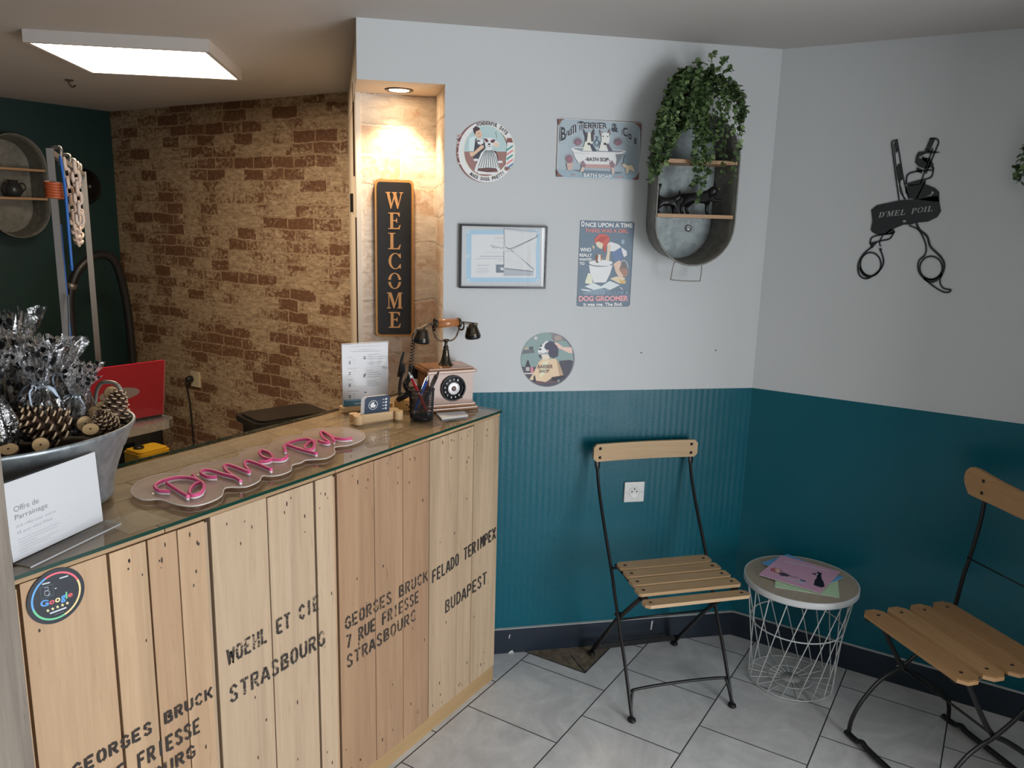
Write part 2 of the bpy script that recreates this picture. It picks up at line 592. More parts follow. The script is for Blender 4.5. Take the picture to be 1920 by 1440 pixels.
def tile_floor():
    k = NT('grey_marbled_floor_tiles')
    geo = k.n('ShaderNodeNewGeometry')
    mp = k.n('ShaderNodeMapping'); k.l(geo.outputs['Position'], mp.inputs[0]); mp.inputs['Location'].default_value = (-2.189, -1.0552, 0)
    def brick(c1, c2, mo, ms):
        br = k.n('ShaderNodeTexBrick', offset=0.5, offset_frequency=2, squash=1.0)
        k.l(mp.outputs[0], br.inputs['Vector'])
        for a, v in (('Scale', 1.0), ('Mortar Size', ms), ('Mortar Smooth', 0.15), ('Bias', 0.0), ('Brick Width', 0.3515), ('Row Height', 0.3516)):
            br.inputs[a].default_value = v
        br.inputs['Color1'].default_value = (*c1, 1); br.inputs['Color2'].default_value = (*c2, 1); br.inputs['Mortar'].default_value = (*mo, 1)
        return br
    br = brick((0, 0, 0), (1, 1, 1), (0.5, 0.5, 0.5), 0.0023)
    cmb = k.n('ShaderNodeVectorMath', operation='MULTIPLY_ADD')
    k.l(br.outputs[0], cmb.inputs[0]); cmb.inputs[1].default_value = (7, 7, 7); k.l(geo.outputs['Position'], cmb.inputs[2])
    n1 = k.noise(cmb.outputs[0], 4.5, 7, 0.6, 1.6)
    n2 = k.noise(cmb.outputs[0], 22, 5, 0.65, 0.8)
    f = k.math('ADD', k.math('MULTIPLY', n1, 0.75), k.math('MULTIPLY', n2, 0.25))
    c = k.mix(k.ramp(f, (0.36, 0.0), (0.62, 1.0)), (0.58, 0.59, 0.60), (0.78, 0.79, 0.795))
    c = k.mix(k.math('MULTIPLY', k.ramp(k.noise(cmb.outputs[0], 9, 3), (0.55, 0.0), (0.7, 1.0)), 0.22), c, (0.54, 0.52, 0.45))
    c = k.mix(br.outputs['Fac'], c, (0.045, 0.047, 0.055))
    k.l(c, k.p.inputs['Base Color'])
    k.l(k.math('MULTIPLY_ADD', br.outputs['Fac'], 0.4, 0.40), k.p.inputs['Roughness'])
    h = k.math('SUBTRACT', 1.0, br.outputs['Fac']); k.bump(h, 0.5, 0.0015)
    return k.m


M_FLOOR = tile_floor()
M_NAVY = plain('dark_navy_gloss', (0.012, 0.021, 0.036), 0.4)
M_CAULK = plain('white_caulk', (0.62, 0.62, 0.60), 0.6)
M_WHITE = plain('white_plastic', (0.78, 0.78, 0.76), 0.35)
M_BLACK = plain('black_plastic', (0.012, 0.012, 0.013), 0.4)
M_GALV_C = None


def galvanised(name, base, dark, rough=0.42, metal=0.75, sc=1.0):
    k = NT(name); v = k.coord()
    vo = k.n('ShaderNodeTexVoronoi', i_Scale=70.0 * sc); k.l(v, vo.inputs['Vector'])
    n = k.noise(v, 14 * sc, 5, 0.6)
    f = k.math('ADD', k.math('MULTIPLY', vo.outputs['Color'], 0.35), k.math('MULTIPLY', n, 0.8))
    k.l(k.mix(k.ramp(f, (0.35, 0.0), (0.85, 1.0)), dark, base), k.p.inputs['Base Color'])
    k.p.inputs['Metallic'].default_value = metal
    k.l(k.math('MULTIPLY_ADD', n, 0.25, rough - 0.1), k.p.inputs['Roughness'])
    return k.m


M_GALV = galvanised('galvanised_zinc', (0.46, 0.50, 0.52), (0.26, 0.29, 0.31))
M_GALVW = galvanised('dull_galvanised_sheet', (0.30, 0.30, 0.27), (0.17, 0.17, 0.15), 0.5, 0.6, 0.6)
M_STEEL = plain('brushed_steel', (0.27, 0.25, 0.23), 0.42, 0.8)
M_GLASS = glassy('clear_glass', (0.98, 0.982, 0.982))
M_GLASS2 = glassy('counter_glass', (0.95, 0.985, 0.97), ior=1.75)
M_GEDGE = plain('green_glass_edge', (0.008, 0.045, 0.032), 0.15)
M_ACRYL = glassy('clear_acrylic', (0.97, 0.97, 0.97))


def wall_quad(b, p0, p1, z0, z1, u0=0.0, flip=False):
    L = (Vector(p1) - Vector(p0)).length
    a, c = Vector((p0[0], p0[1], 0)), Vector((p1[0], p1[1], 0))
    P = [a + ZU * z0, c + ZU * z0, c + ZU * z1, a + ZU * z1]
    U = [(u0, z0), (u0 + L, z0), (u0 + L, z1), (u0, z1)]
    if flip: P, U = P[::-1], U[::-1]
    b.quad(P, U)


def solid_wall(name, outline, z0, z1, mats, uv0=0.0):
    """upright prism over a plan outline given counter-clockwise; mats[i] paints side i, the last one top and bottom"""
    b = MB(); n = len(outline); u = uv0
    for i in range(n):
        p, q = outline[i], outline[(i + 1) % n]
        b.mat(mats[min(i, len(mats) - 1)]); wall_quad(b, p, q, z0, z1, u)
        u += (Vector(q[:2]) - Vector(p[:2])).length
    b.mat(mats[-1])
    for zz, up in ((z0, False), (z1, True)):
        tr = tessellate_polygon([[Vector((p[0], p[1], 0)) for p in outline]])
        a = b.add([(p[0], p[1], zz) for p in outline])
        for t in tr:
            P = [outline[i] for i in t]
            ar = (P[1][0] - P[0][0]) * (P[2][1] - P[0][1]) - (P[2][0] - P[0][0]) * (P[1][1] - P[0][1])
            t = tuple(t) if (ar > 0) == up else tuple(reversed(t))
            b.face([a + i for i in t], [(outline[i][0], outline[i][1]) for i in t])
    return struct(b.build(name))


def xy(v): return (v.x, v.y)


# floor, ceiling
b = MB().mat(M_FLOOR); b.box(-1.75, 3.4, -2.15, 5.3, -0.1, 0.0); struct(b.build('floor'))
b = MB().mat(M_CEIL); b.box(-1.75, 3.4, -2.15, 5.3, H, H + 0.1); struct(b.build('ceiling'))

# bare patch where a cut tile is missing in front of the skirting
def old_floor():
    k = NT('bare_old_floor'); v = k.coord()
    f = k.noise(v, 28, 6, 0.7)
    k.l(k.mix(k.ramp(f, (0.35, 0.0), (0.65, 1.0)), (0.10, 0.075, 0.05), (0.27, 0.22, 0.155)), k.p.inputs['Base Color'])
    k.p.inputs['Roughness'].default_value = 0.8; k.bump(f, 0.6, 0.003); return k.m
b = MB().mat(old_floor()); b.prism([(2.424, 1.164), (2.683, 1.164), (2.424, 1.435)], 0.0, 0.0012)
b.mat(M_NAVY)
for q in ([(2.424, 1.164), (2.683, 1.164)], [(2.424, 1.164), (2.424, 1.435)], [(2.428, 1.166), (2.50, 1.262)]):
    b.prism(ribbon(q, 0.004), 0.0012, 0.0018)
struct(b.build('floor_patch'))

# slanted wall with the pictures (solid block, notch for the niche at its left end)
P0 = SW(1.2); P1 = SW(1.2, 0, -0.287); P2 = SW(LP, 0, -0.287); P3 = SW(1.515, 0, -1.595)
BK = Vector((XB, P3.y, 0))
solid_wall('wall_back', [xy(CV), (XB + 0.24, Cy), (XB + 0.24, P3.y + 0.3), xy(P3) , xy(P2), xy(P1), xy(P0)],
           0, HN, [M_WALL, M_WALL, M_CREAM, M_CREAM, M_STONE, M_STONE, M_WALL, M_CREAM])
solid_wall('wall_header', [xy(CV), (XB + 0.24, Cy), (XB + 0.24, P3.y + 0.3), xy(P3), xy(SW(LP))],
           HN, H, [M_WALL, M_WALL, M_CREAM, M_CREAM, M_WALL, M_CREAM])
# white corner bead at the left end of the niche
b = MB().mat(plain('pale_trim', (0.78, 0.70, 0.60), 0.6))
q0, q1 = SW(LP + 0.012, 0, -0.281), SW(LP - 0.012, 0, -0.281)
b.prism([xy(SW(LP + 0.004, 0, -0.30)), xy(SW(LP + 0.004, 0, -0.281)), xy(SW(LP - 0.014, 0, -0.281)), xy(SW(LP - 0.014, 0, -0.287))], 0, HN)
struct(b.build('trim_1'))
# right wall, brick wall, green wall, unseen walls
solid_wall('wall_right', [(Cx, Cy), (Cx, -2.0), (Cx + 0.2, -2.0), (Cx + 0.2, Cy)], 0, H, [M_WALL])
solid_wall('wall_brick', [(XB, YG + 0.1), (XB, P3.y - 0.12), (XB + 0.2, P3.y - 0.12), (XB + 0.2, YG + 0.1)], 0, H, [M_BRICK, M_CREAM])
solid_wall('wall_green', [(XB, YG), (XB, YG + 0.15), (0.3, YG + 0.15), (0.3, YG)], 0, H, [M_GREEN])
solid_wall('wall_left', [(0.3, YG), (0.3, 1.50), (0.4, 1.50), (0.4, YG)], 0, H, [M_GREEN])
solid_wall('wall_partition', [(-1.6, 1.40), (0.42, 1.40), (0.42, 1.50), (-1.6, 1.50)], 0, H, [M_WALL])
solid_wall('wall_side', [(-1.6, -2.0), (-1.6, 1.40), (-1.75, 1.40), (-1.75, -2.0)], 0, H, [M_WALL])
# shop front behind the photographer: sill, head, an added light baffle, glazed opening
M_FRONT = plain('shopfront_wall', (0.55, 0.55, 0.52), 0.6)
b = MB().mat(M_FRONT)
b.box(-1.75, 0.05, -2.15, -2.0, 0, H); b.box(2.15, 3.25, -2.15, -2.0, 0, H)
b.box(0.05, 2.15, -2.15, -2.0, 1.8, H); b.box(0.05, 2.15, -2.15, -2.0, 0, 0.12)
struct(b.build('wall_front'))
b = MB().mat(M_FRONT); b.box(2.0, Cx, -0.75, -0.65, 0, H); struct(b.build('light_baffle'))  # unseen baffle, added to keep window light off the right wall
b = MB().mat(plain('grey_window_frame', (0.10, 0.105, 0.11), 0.4))
for x in (0.05, 1.05, 2.11): b.box(x, x + 0.04, -2.10, -2.05, 0.12, 1.8)
for z in (0.12, 1.76): b.box(0.05, 2.15, -2.10, -2.05, z, z + 0.04)
win = struct(b.build('window_1'))
b = MB().mat(M_GLASS); b.box(0.07, 2.13, -2.08, -2.076, 0.15, 1.78); b.build('pane', win)

# skirting boards with a caulk line and chipped paint
def skirting(name, M, L, chips):
    b = MB().mat(M_NAVY); b.box(0, L, 0, 0.1, 0, 0.013)
    b.mat(M_CAULK); b.box(0, L, 0.1, 0.1022, 0, 0.0125)
    for pl in chips: b.prism(pl, 0.013, 0.0134)
    return struct(b.build(name, M=M))
skirting('baseboard_back', frame(SW(1.2), T, ZU), 1.2,
         [[(0.262, 0.0), (0.285, 0.0), (0.279, 0.012), (0.271, 0.008)], [(0.262, 0.063), (0.266, 0.062), (0.27, 0.078), (0.266, 0.079)],
          [(0.828, 0.0), (0.868, 0.0), (0.852, 0.008), (0.845, 0.014), (0.838, 0.006)], [(0.843, 0.05), (0.848, 0.052), (0.852, 0.09), (0.845, 0.088)],
          [(0.896, 0.014), (0.906, 0.016), (0.905, 0.020), (0.897, 0.019)], [(0.78, 0.0), (0.80, 0.0), (0.792, 0.005)]])
skirting('baseboard_right', frame((Cx, Cy, 0), (0, -1, 0), ZU), 1.8, [[(0.62, 0.070), (0.632, 0.070), (0.632, 0.075), (0.62, 0.075)]])

# weathered post at the near end of the counter
pb = wood('grey_weathered_wood', (0.44, 0.37, 0.29), (0.20, 0.165, 0.135), 0.75, 0.6, 'Z', 2.0, False, 0.0, 0.8)
b = MB().mat(pb); b.box(0.40, 0.6155, 1.378, 1.40, 0, H)
struct(b.build('trim_2'))

# ------------------------------------------------------------------ lamps
E1 = Vector((0.648, -0.762, 0)); E2 = Vector((0.762, 0.648, 0))
lp = empty('ceiling_light', frame((1.60, 3.092, 2.22), E1, E2), 'square LED panel lamp with white frame on the back room ceiling', 'ceiling light')
b = MB().mat(plain('lamp_white_frame', (0.62, 0.58, 0.55), 0.4)); S = 0.635
b.box(0, S, 0, 0.018, 0, 0.044); b.box(0, S, S - 0.018, S, 0, 0.044)
b.box(0, 0.018, 0.018, S - 0.018, 0, 0.044); b.box(S - 0.018, S, 0.018, S - 0.018, 0, 0.044); b.box(0.018, S - 0.018, 0.018, S - 0.018, 0.012, 0.038)
b.build('lamp_frame', lp)
b = MB().mat(plain('lit_diffuser', (0.9, 0.9, 0.85), 0.5, emit=(1.0, 0.80, 0.58, 20)))
b.box(0.018, S - 0.018, 0.018, S - 0.018, 0.004, 0.010); b.build('diffuser', lp)
sp = empty('spotlight', Matrix.Translation((2.232, 1.892, HN)), 'small round recessed spotlight glowing in the top of the stone niche', 'spotlight')
b = MB().mat(plain('dark_bronze_ring', (0.10, 0.07, 0.05), 0.35, 0.8))
b.lathe([(0.034, -0.001), (0.045, -0.005), (0.050, -0.002), (0.050, 0.0)], 40, caps=(False, False)); b.build('bezel', sp)
b = MB().mat(plain('lit_spot_lens', (1, 0.9, 0.8), 0.5, emit=(1.0, 0.72, 0.42, 40))); b.lathe([(0.034, -0.0035), (0.034, 0.0)], 32); b.build('lens', sp)
l = bpy.data.lights.new('spot_beam', 'SPOT'); l.energy = 15; l.color = (1.0, 0.76, 0.50); l.spot_size = radians(105); l.spot_blend = 0.6; l.shadow_soft_size = 0.03
o = bpy.data.objects.new('spot_beam', l); COL.objects.link(o); o.location = (2.232, 1.892, HN - 0.02)
o.rotation_euler = (Vector((2.27, 1.98, 1.0)) - o.location).to_track_quat('-Z', 'Y').to_euler()
b = MB().mat(plain('aged_hook_metal', (0.12, 0.09, 0.07), 0.5, 0.6))
b.lathe([(0.018, -0.006), (0.02, 0.0)], 16); b.tube(spline([(0, 0, -0.004), (0.0, 0, -0.02), (0.02, 0.01, -0.03), (0.04, 0.02, -0.02)], 5), 0.005)
tag(b.build('ceiling_hook', M=Matrix.Translation((2.311, 4.069, H - 0.0005))), 'small dark hook screwed into the back room ceiling past the lamp', 'hook')

# ================================================================== things on the walls
def wframe(u, z, off=0.0): return frame(SW(-u, z, off), T, ZU)


TIN = plain('tin_plate_edge', (0.30, 0.29, 0.28), 0.35, 0.7)


def sign_base(b, outline, th=0.0016): b.prism(outline, 0.0008, th)


# ---- round barber sign
o = (-1.061, 1.868)
sg = empty('round_sign', wframe(*o), 'round tin sign of a barber trimming a dog, highest on the wall beside the niche', 'sign', 'round tin signs')
b = MB().mat(ink((150, 120, 112))); sign_base(b, ell(0, 0, 0.0995, n=64)); b.build('plate', sg)
A = Art(hquad(1536, 1440, [(-1.20762, 1.99021), (-0.9185, 2.00475), (-0.91036, 1.7419), (-1.20548, 1.73248)], o), 0.0017)
BR, CRM, TEA, WA, DK, SK = (128, 84, 80), (203, 194, 180), (150, 174, 174), (136, 96, 90), (58, 58, 66), (196, 160, 132)
cx, cy = 772, 716
A.e((120, 70, 66), cx, cy, 522, 556, 56)
for i in range(9):
    y = 430 + i * 62; A.l(((168, 120, 112), (90, 60, 60), (190, 170, 160))[i % 3], 26, [(262, y), (352, y - 4)])
A.ring(CRM, 800, 705, 448, 488, 112, 0, 360, 56)
A.ring((214, 208, 198), 790, 716, 470, 515, 74, 40, 330, 48)
A.e(TEA, 775, 700, 388, 455, 44)
A.p(WA, [(388, 712)] + [(x, 712) for x in (560, 1150)] + arc(775, 700, 386, 453, 8, 172, 24))
A.p((176, 196, 196), [(480, 460), (600, 430), (600, 700), (470, 700)])
A.p((120, 140, 142), [(940, 360), (965, 360), (990, 470), (975, 475)])
A.p((88, 60, 62), [(620, 740), (700, 690), (960, 700), (1000, 800), (1010, 1050), (600, 1060)])
A.p(DK, [(590, 480), (610, 470), (640, 560), (740, 560), (730, 480), (760, 560), (770, 640), (700, 820), (640, 880), (550, 880), (560, 720)])
A.p((198, 205, 205), [(605, 500), (640, 480), (725, 500), (735, 560), (690, 590), (640, 580)])
A.p((45, 40, 46), [(615, 510), (650, 505), (690, 520), (650, 535), (618, 530)])
A.p(SK, [(575, 340), (660, 300), (710, 380), (700, 470), (640, 470), (590, 430)])
A.p((66, 44, 50), [(545, 300), (600, 250), (670, 290), (665, 320), (600, 350), (585, 410), (560, 370)])
A.l((90, 60, 56), 9, [(628, 390), (668, 378)]); A.l((150, 90, 84), 10, [(640, 440), (690, 430)])
A.p(SK, [(480, 720), (560, 720), (690, 600), (740, 600), (740, 640), (640, 720), (560, 790), (500, 800)])
A.p((214, 216, 214), [(740, 480), (790, 460), (900, 470), (960, 520), (1030, 570), (990, 640), (900, 600), (880, 680), (790, 670), (770, 590)])
A.p((196, 170, 150), [(900, 560), (960, 540), (1025, 575), (990, 640), (930, 620)])
A.p((92, 50, 54), [(735, 480), (795, 478), (830, 530), (790, 550)]); A.p((92, 50, 54), [(860, 520), (900, 490), (955, 505), (920, 550), (870, 555)])
A.e((40, 38, 44), 836, 580, 20, 18); A.l((60, 55, 60), 8, [(800, 610), (840, 625), (870, 606)], 4)
A.p((190, 202, 200), [(760, 670), (890, 680), (960, 760), (1010, 960), (1040, 1070), (1000, 1075), (960, 1010), (640, 1010), (610, 1100), (570, 1060), (600, 960), (690, 740)])
for i in range(9):
    x0 = 770 + i * 15; x1 = 640 + i * 46
    A.l((78, 90, 92), 13, [(x0, 690), (x0 * .55 + x1 * .45, 800), (x1, 1000)], 4)
A.p((92, 60, 58), arc(810, 1040, 175, 38, 0, 360, 30)[:-1])
A.p((214, 222, 220), [(615, 1055), (800, 1085), (990, 1085), (960, 1130), (640, 1115)])
A.e((224, 230, 228), 598, 862, 48, 24); A.e((224, 230, 228), 1035, 898, 46, 22)
A.p((200, 205, 205), [(1160, 545), (1265, 560), (1265, 900), (1200, 1000), (1130, 980), (1150, 720)])
for i, c in enumerate([(50, 130, 120), (200, 110, 112), (50, 130, 120), (200, 110, 112), (62, 110, 150)]):
    y = 620 + i * 82; A.p(c, [(1150, y + 50), (1265, y - 30), (1262, y + 6), (1148, y + 88)])
A.p((120, 66, 66), [(1160, 470), (1240, 470), (1268, 550), (1160, 545)]); A.p((120, 80, 80), [(1125, 985), (1220, 1005), (1160, 1060), (1115, 1040)])
A.arctext((60, 50, 54), 'WONDERFUL DAYS', 790, 716, 440, 482, -112, -38, 66, 0.02)
A.arctext((60, 50, 54), 'MAKE DOGS PRETTY', 790, 716, 440, 462, 128, 48, 62, 0.02, True)
A.build('picture', sg)

# ---- bath sign
o = (-0.662, 1.892)
sg = empty('tin_sign', wframe(*o), 'wide grey tin sign with two bull terriers in a bathtub', 'sign', 'rectangular tin signs')
b = MB().mat(ink((108, 100, 96))); sign_base(b, rrect(-0.1515, -0.0995, 0.1515, 0.0995, 0.010)); b.build('plate', sg)
A = Art(hquad(1920, 1415, [(-0.84435, 2.00848), (-0.48143, 2.02673), (-0.46494, 1.77456), (-0.83529, 1.76227)], o), 0.0017, 1.7)
A.p((182, 184, 184), [(180, 112), (1730, 208), (1700, 1305), (140, 1245)])
A.p((142, 156, 164), [(190, 122), (1720, 218), (1688, 1290), (152, 1233)])
for i in range(22):
    y = 620 + i * 28; A.l((160, 172, 178), 7, [(170, y), (330 + (i * 37) % 60, y + 5)]); A.l((128, 142, 150), 6, [(1480, y + 20), (1690, y + 30)])
A.p((126, 148, 160), [(150, 1100), (1690, 1190), (1685, 1290), (152, 1233)])
A.p((98, 112, 124), [(420, 1090), (1400, 1140), (1300, 1180), (600, 1150)])
for cxx, s in ((540, 1), (1300, 1)):
    for k in range(13):
        a = radians(-170 + k * 13); A.p((132, 96, 108), [(cxx - 12, 640), (cxx + 130 * cos(a), 590 + 140 * sin(a)), (cxx + 12, 640)])
A.p((196, 206, 204), [(395, 690), (470, 660), (900, 690), (1400, 720), (1460, 750), (1380, 800), (900, 800), (460, 770)])
A.p((118, 132, 140), [(440, 690), (500, 680), (1380, 735), (1400, 750), (1300, 765), (600, 745)])
A.p((206, 206, 192), [(450, 775), (900, 800), (1390, 795), (1330, 950), (1230, 1075), (690, 1055), (560, 980), (490, 870)])
A.p((170, 132, 128), [(600, 985), (1250, 1000), (1225, 1078), (690, 1055)])
A.p((112, 116, 124), [(1250, 800), (1392, 797), (1320, 960), (1240, 1060), (1270, 900)])
def terrier(x, c1, c2, patch):
    A.p(c2, [(x - 110, 310), (x - 60, 400), (x - 66, 480), (x - 96, 420)]); A.p(c2, [(x + 96, 310), (x + 106, 420), (x + 60, 480), (x + 50, 400)])
    A.p(c1, [(x - 66, 400), (x, 385), (x + 70, 400), (x + 84, 520), (x + 60, 610), (x + 140, 745), (x - 120, 735), (x - 90, 620), (x - 70, 540)])
    A.p(patch, [(x + 10, 610), (x + 60, 600), (x + 150, 745), (x + 60, 745)])
    if patch[0] < 90 and c2[0] < 80:
        A.p(c2, [(x - 80, 390), (x - 22, 395), (x - 40, 560), (x - 70, 560)]); A.p(c2, [(x + 30, 395), (x + 90, 390), (x + 84, 560), (x + 40, 560)])
    A.e((70, 60, 64), x - 4, 605, 30, 24)
    A.e((60, 54, 58), x - 40, 462, 13, 11); A.e((60, 54, 58), x + 46, 464, 13, 11)
terrier(750, (204, 196, 180), (74, 66, 76), (62, 66, 80)); terrier(1055, (204, 200, 188), (122, 108, 116), (92, 84, 96))
A.ring((86, 104, 116), 905, 590, 46, 50, 18); A.l((86, 104, 116), 16, [(870, 470), (940, 480)]); A.l((86, 104, 116), 16, [(905, 480), (905, 540)])
for px, s in ((640, 1), (1190, -1)):
    A.p((128, 104, 110), [(px - 60, 960), (px, 920), (px + 50, 1000), (px + 30, 1060), (px - 30, 1050)])
    A.p((186, 162, 150), [(px - 30, 1045), (px + 20, 1050), (px + 10, 1120), (px - 60, 1150), (px - 60, 1130)] if s > 0 else [(px - 20, 1060), (px + 24, 1060), (px + 40, 1170), (px - 10, 1175)])
for k in range(18):
    a = radians(-180 + k * 11); A.p((140, 92, 104), [(370, 960), (375 + 100 * cos(a), 900 + 120 * sin(a)), (395, 960)])
A.p((176, 150, 140), [(320, 965), (450, 965), (425, 1100), (340, 1100)])
A.p((200, 178, 150), [(1370, 1000), (1410, 970), (1460, 1010), (1560, 1005), (1600, 1100), (1590, 1140), (1560, 1100), (1500, 1100), (1480, 1160), (1450, 1150), (1440, 1060), (1400, 1040)])
A.p((110, 130, 140), [(1400, 820), (1480, 820), (1470, 840), (1450, 850), (1480, 880), (1475, 980), (1400, 980), (1405, 880), (1430, 850)])
for q in ([(160, 140), (290, 135), (220, 170), (180, 270)], [(1600, 215), (1730, 225), (1725, 370), (1690, 270)], [(130, 1080), (180, 1170), (260, 1225), (150, 1228)], [(1690, 1160), (1680, 1285), (1550, 1280), (1640, 1230)]):
    A.p((118, 76, 66), q)
WH, BK2 = (212, 216, 216), (48, 54, 66)
def tt(s, q, bold=0.03):
    A.t(WH, s, [(x - 7, y + 9) for x, y in q], bold + 0.03); A.t(BK2, s, q, bold)
tt('B', [(200, 560), (315, 520), (300, 280), (215, 300)]); tt('ull', [(340, 465), (505, 390), (500, 240), (350, 330)])
tt('T', [(575, 355), (625, 350), (640, 180), (550, 190)]); tt('ERRIER', [(650, 315), (1090, 320), (1085, 215), (650, 205)])
tt('&', [(1185, 375), (1300, 390), (1290, 225), (1190, 225)]); tt('C', [(1385, 470), (1470, 470), (1470, 305), (1385, 300)])
tt('o', [(1490, 520), (1550, 535), (1550, 420), (1490, 410)]); tt('8', [(1590, 610), (1640, 620), (1645, 500), (1590, 490)])
A.t((92, 88, 92), '-BATH SOP-', [(675, 930), (1140, 945), (1145, 870), (675, 865)], 0.02)
A.t(WH, 'BATH SOAP', [(640, 1232), (1160, 1258), (1165, 1195), (640, 1165)], 0.03)
A.t((190, 140, 132), 'EST', [(425, 1210), (520, 1215), (520, 1180), (425, 1175)]); A.t((190, 140, 132), '1981', [(1245, 1250), (1400, 1260), (1400, 1215), (1245, 1205)])
A.build('picture', sg)

# ---- girl sign
o = (-0.617, 1.499)
sg = empty('tin_sign', wframe(*o), 'tall blue-grey tin sign of a red-haired girl washing a puppy', 'sign', 'rectangular tin signs')
b = MB().mat(ink((70, 84, 98))); sign_base(b, rrect(-0.1, -0.1515, 0.1, 0.1515, 0.008)); b.build('plate', sg)
A = Art(hquad(985, 1440, [(-0.755, 1.67409), (-0.49908, 1.68098), (-0.47648, 1.31813), (-0.73978, 1.31751)], o), 0.0017, 1.65)
A.p((92, 110, 126), [(140, 100), (895, 122), (828, 1318), (88, 1312)])
A.p((116, 134, 150), [(170, 1130), (400, 1060), (560, 1090), (480, 1160), (200, 1155)])
A.p((214, 200, 170), [(205, 985), (250, 850), (300, 860), (320, 1010), (230, 1000)])
for q in ([(200, 1040), (330, 990), (480, 1060), (330, 1090)], [(430, 1040), (560, 960), (700, 1020), (560, 1090)], [(140, 1075), (260, 1085), (300, 1110), (180, 1100)]):
    A.p((188, 198, 206), q)
A.p((204, 182, 150), [(560, 930), (640, 900), (740, 900), (780, 930), (700, 1000), (620, 960)]); A.p((196, 160, 100), [(700, 940), (790, 960), (780, 1000), (700, 1000)])
A.p((150, 112, 96), [(690, 780), (810, 790), (815, 860), (780, 910), (700, 880)]); A.ring((178, 176, 176), 755, 780, 62, 108, 10, -180, 0)
A.p((110, 100, 100), [(700, 700), (760, 690), (800, 750), (790, 790), (700, 780)])
A.p((210, 170, 150), [(610, 720), (700, 660), (720, 720), (690, 800), (750, 890), (700, 930), (640, 830)])
A.p((90, 112, 150), [(590, 540), (690, 475), (745, 500), (735, 600), (740, 650), (620, 700), (610, 620)])
A.p((208, 214, 222), [(520, 430), (570, 405), (680, 440), (720, 480), (620, 540), (560, 540)])
A.p((200, 208, 216), [(720, 480), (800, 540), (800, 600), (760, 625), (735, 560)])
A.p((216, 178, 152), [(520, 440), (570, 450), (560, 560), (550, 670), (490, 680), (520, 560)])
A.p((192, 84, 74), [(340, 370), (400, 295), (500, 295), (560, 350), (540, 420), (500, 470), (430, 420), (350, 440)])
for i in range(5): A.l((150, 52, 50), 7, [(370 + i * 20, 400), (440 + i * 22, 330)])
A.p((222, 186, 160), [(355, 420), (400, 400), (470, 440), (440, 510), (400, 490), (370, 460)])
A.p((186, 74, 66), [(455, 440), (510, 460), (495, 560), (470, 540)]); A.p((200, 170, 130), [(300, 455), (340, 470), (330, 520)])
A.e((214, 222, 230), 428, 708, 176, 46); A.p((222, 230, 236), [(258, 720), (600, 720), (560, 860), (500, 980), (330, 985), (280, 860)])
A.p((200, 212, 222), [(430, 800), (590, 760), (560, 860), (500, 980), (440, 985)])
A.ring((70, 84, 104), 428, 708, 174, 44, 12, -5, 185)
A.p((232, 236, 238), [(400, 700), (480, 660), (560, 690), (560, 745), (430, 750)])
A.p((216, 204, 190), [(350, 640), (380, 585), (440, 590), (460, 640), (430, 700), (400, 735), (355, 720)])
A.p((128, 76, 56), [(350, 650), (365, 590), (395, 590), (385, 670), (360, 700)]); A.p((140, 88, 64), [(425, 590), (450, 590), (455, 640), (430, 680)]); A.e((50, 44, 48), 380, 692, 14, 12)
A.e((130, 150, 170), 740, 405, 26, 34); A.l((200, 206, 212), 10, [(700, 1050), (740, 1085)])
W2, PK = (232, 236, 236), (208, 140, 146)
def q4(x0, y0, x1, y1, sk=0.0): return [(x0, y1), (x1, y1 + sk), (x1, y0 + sk), (x0, y0)]
A.t(W2, 'O', q4(148, 108, 198, 190), 0.05); A.t(W2, 'NCE UPON A TIME', q4(210, 128, 880, 192, 14), 0.04)
A.t((198, 118, 114), 'THERE WAS A GIRL', q4(205, 215, 820, 270, 10), 0.03)
A.t(W2, 'WHO', q4(132, 488, 292, 545), 0.05); A.t(W2, 'REALLY', q4(124, 570, 305, 615), 0.05); A.t(W2, 'WANTED', q4(120, 636, 303, 674), 0.05); A.t(W2, 'TO', q4(124, 692, 196, 736), 0.05)
A.t((120, 142, 162), 'BECOME A', q4(505, 1105, 815, 1152, -4), 0.03)
A.t(PK, 'DOG GROOMER', q4(112, 1172, 818, 1250, -4), 0.05)
A.t(W2, 'It was me. The End.', q4(180, 1270, 735, 1318, -4), 0.04)
A.build('picture', sg)

# ---- round barber shop dog
o = (-0.817, 1.152)
sg = empty('round_sign', wframe(*o), 'round picture of a black and white dog in a barber cape, lowest on the wall', 'sign', 'round tin signs')
b = MB().mat(ink((96, 98, 106))); sign_base(b, ell(0, 0, 0.0998, n=64)); b.build('plate', sg)
A = Art(hquad(1551, 1440, [(-0.95434, 1.27891), (-0.67802, 1.27883), (-0.66586, 1.02087), (-0.9476, 1.02594)], o), 0.0017, 1.55)
A.e((118, 142, 140), 730, 713, 542, 556, 60)
A.p((122, 112, 114), [(820, 163)] + arc(730, 713, 540, 554, -78, -45, 10) + [(1040, 325), (900, 340), (830, 300)])
A.p((150, 136, 126), [(880, 240), (960, 200), (1040, 250), (1040, 310), (900, 320)])
A.p((66, 64, 78), [(980, 740), (1200, 720)] + arc(730, 713, 540, 554, 3, 62, 14) + [(1000, 1000)])
A.p((72, 70, 84), arc(730, 713, 540, 554, 62, 165, 30) + [(300, 870), (500, 860), (450, 1100), (900, 1100)])
A.p((100, 72, 78), [(400, 1130), (900, 1150), (980, 1190), (520, 1215)])
A.p((92, 96, 104), [(235, 510), (450, 515), (480, 570), (210, 600)]); A.p((164, 148, 124), [(265, 460), (330, 440), (350, 508), (262, 508)]); A.p((80, 82, 92), [(360, 450), (440, 440), (448, 510), (360, 510)])
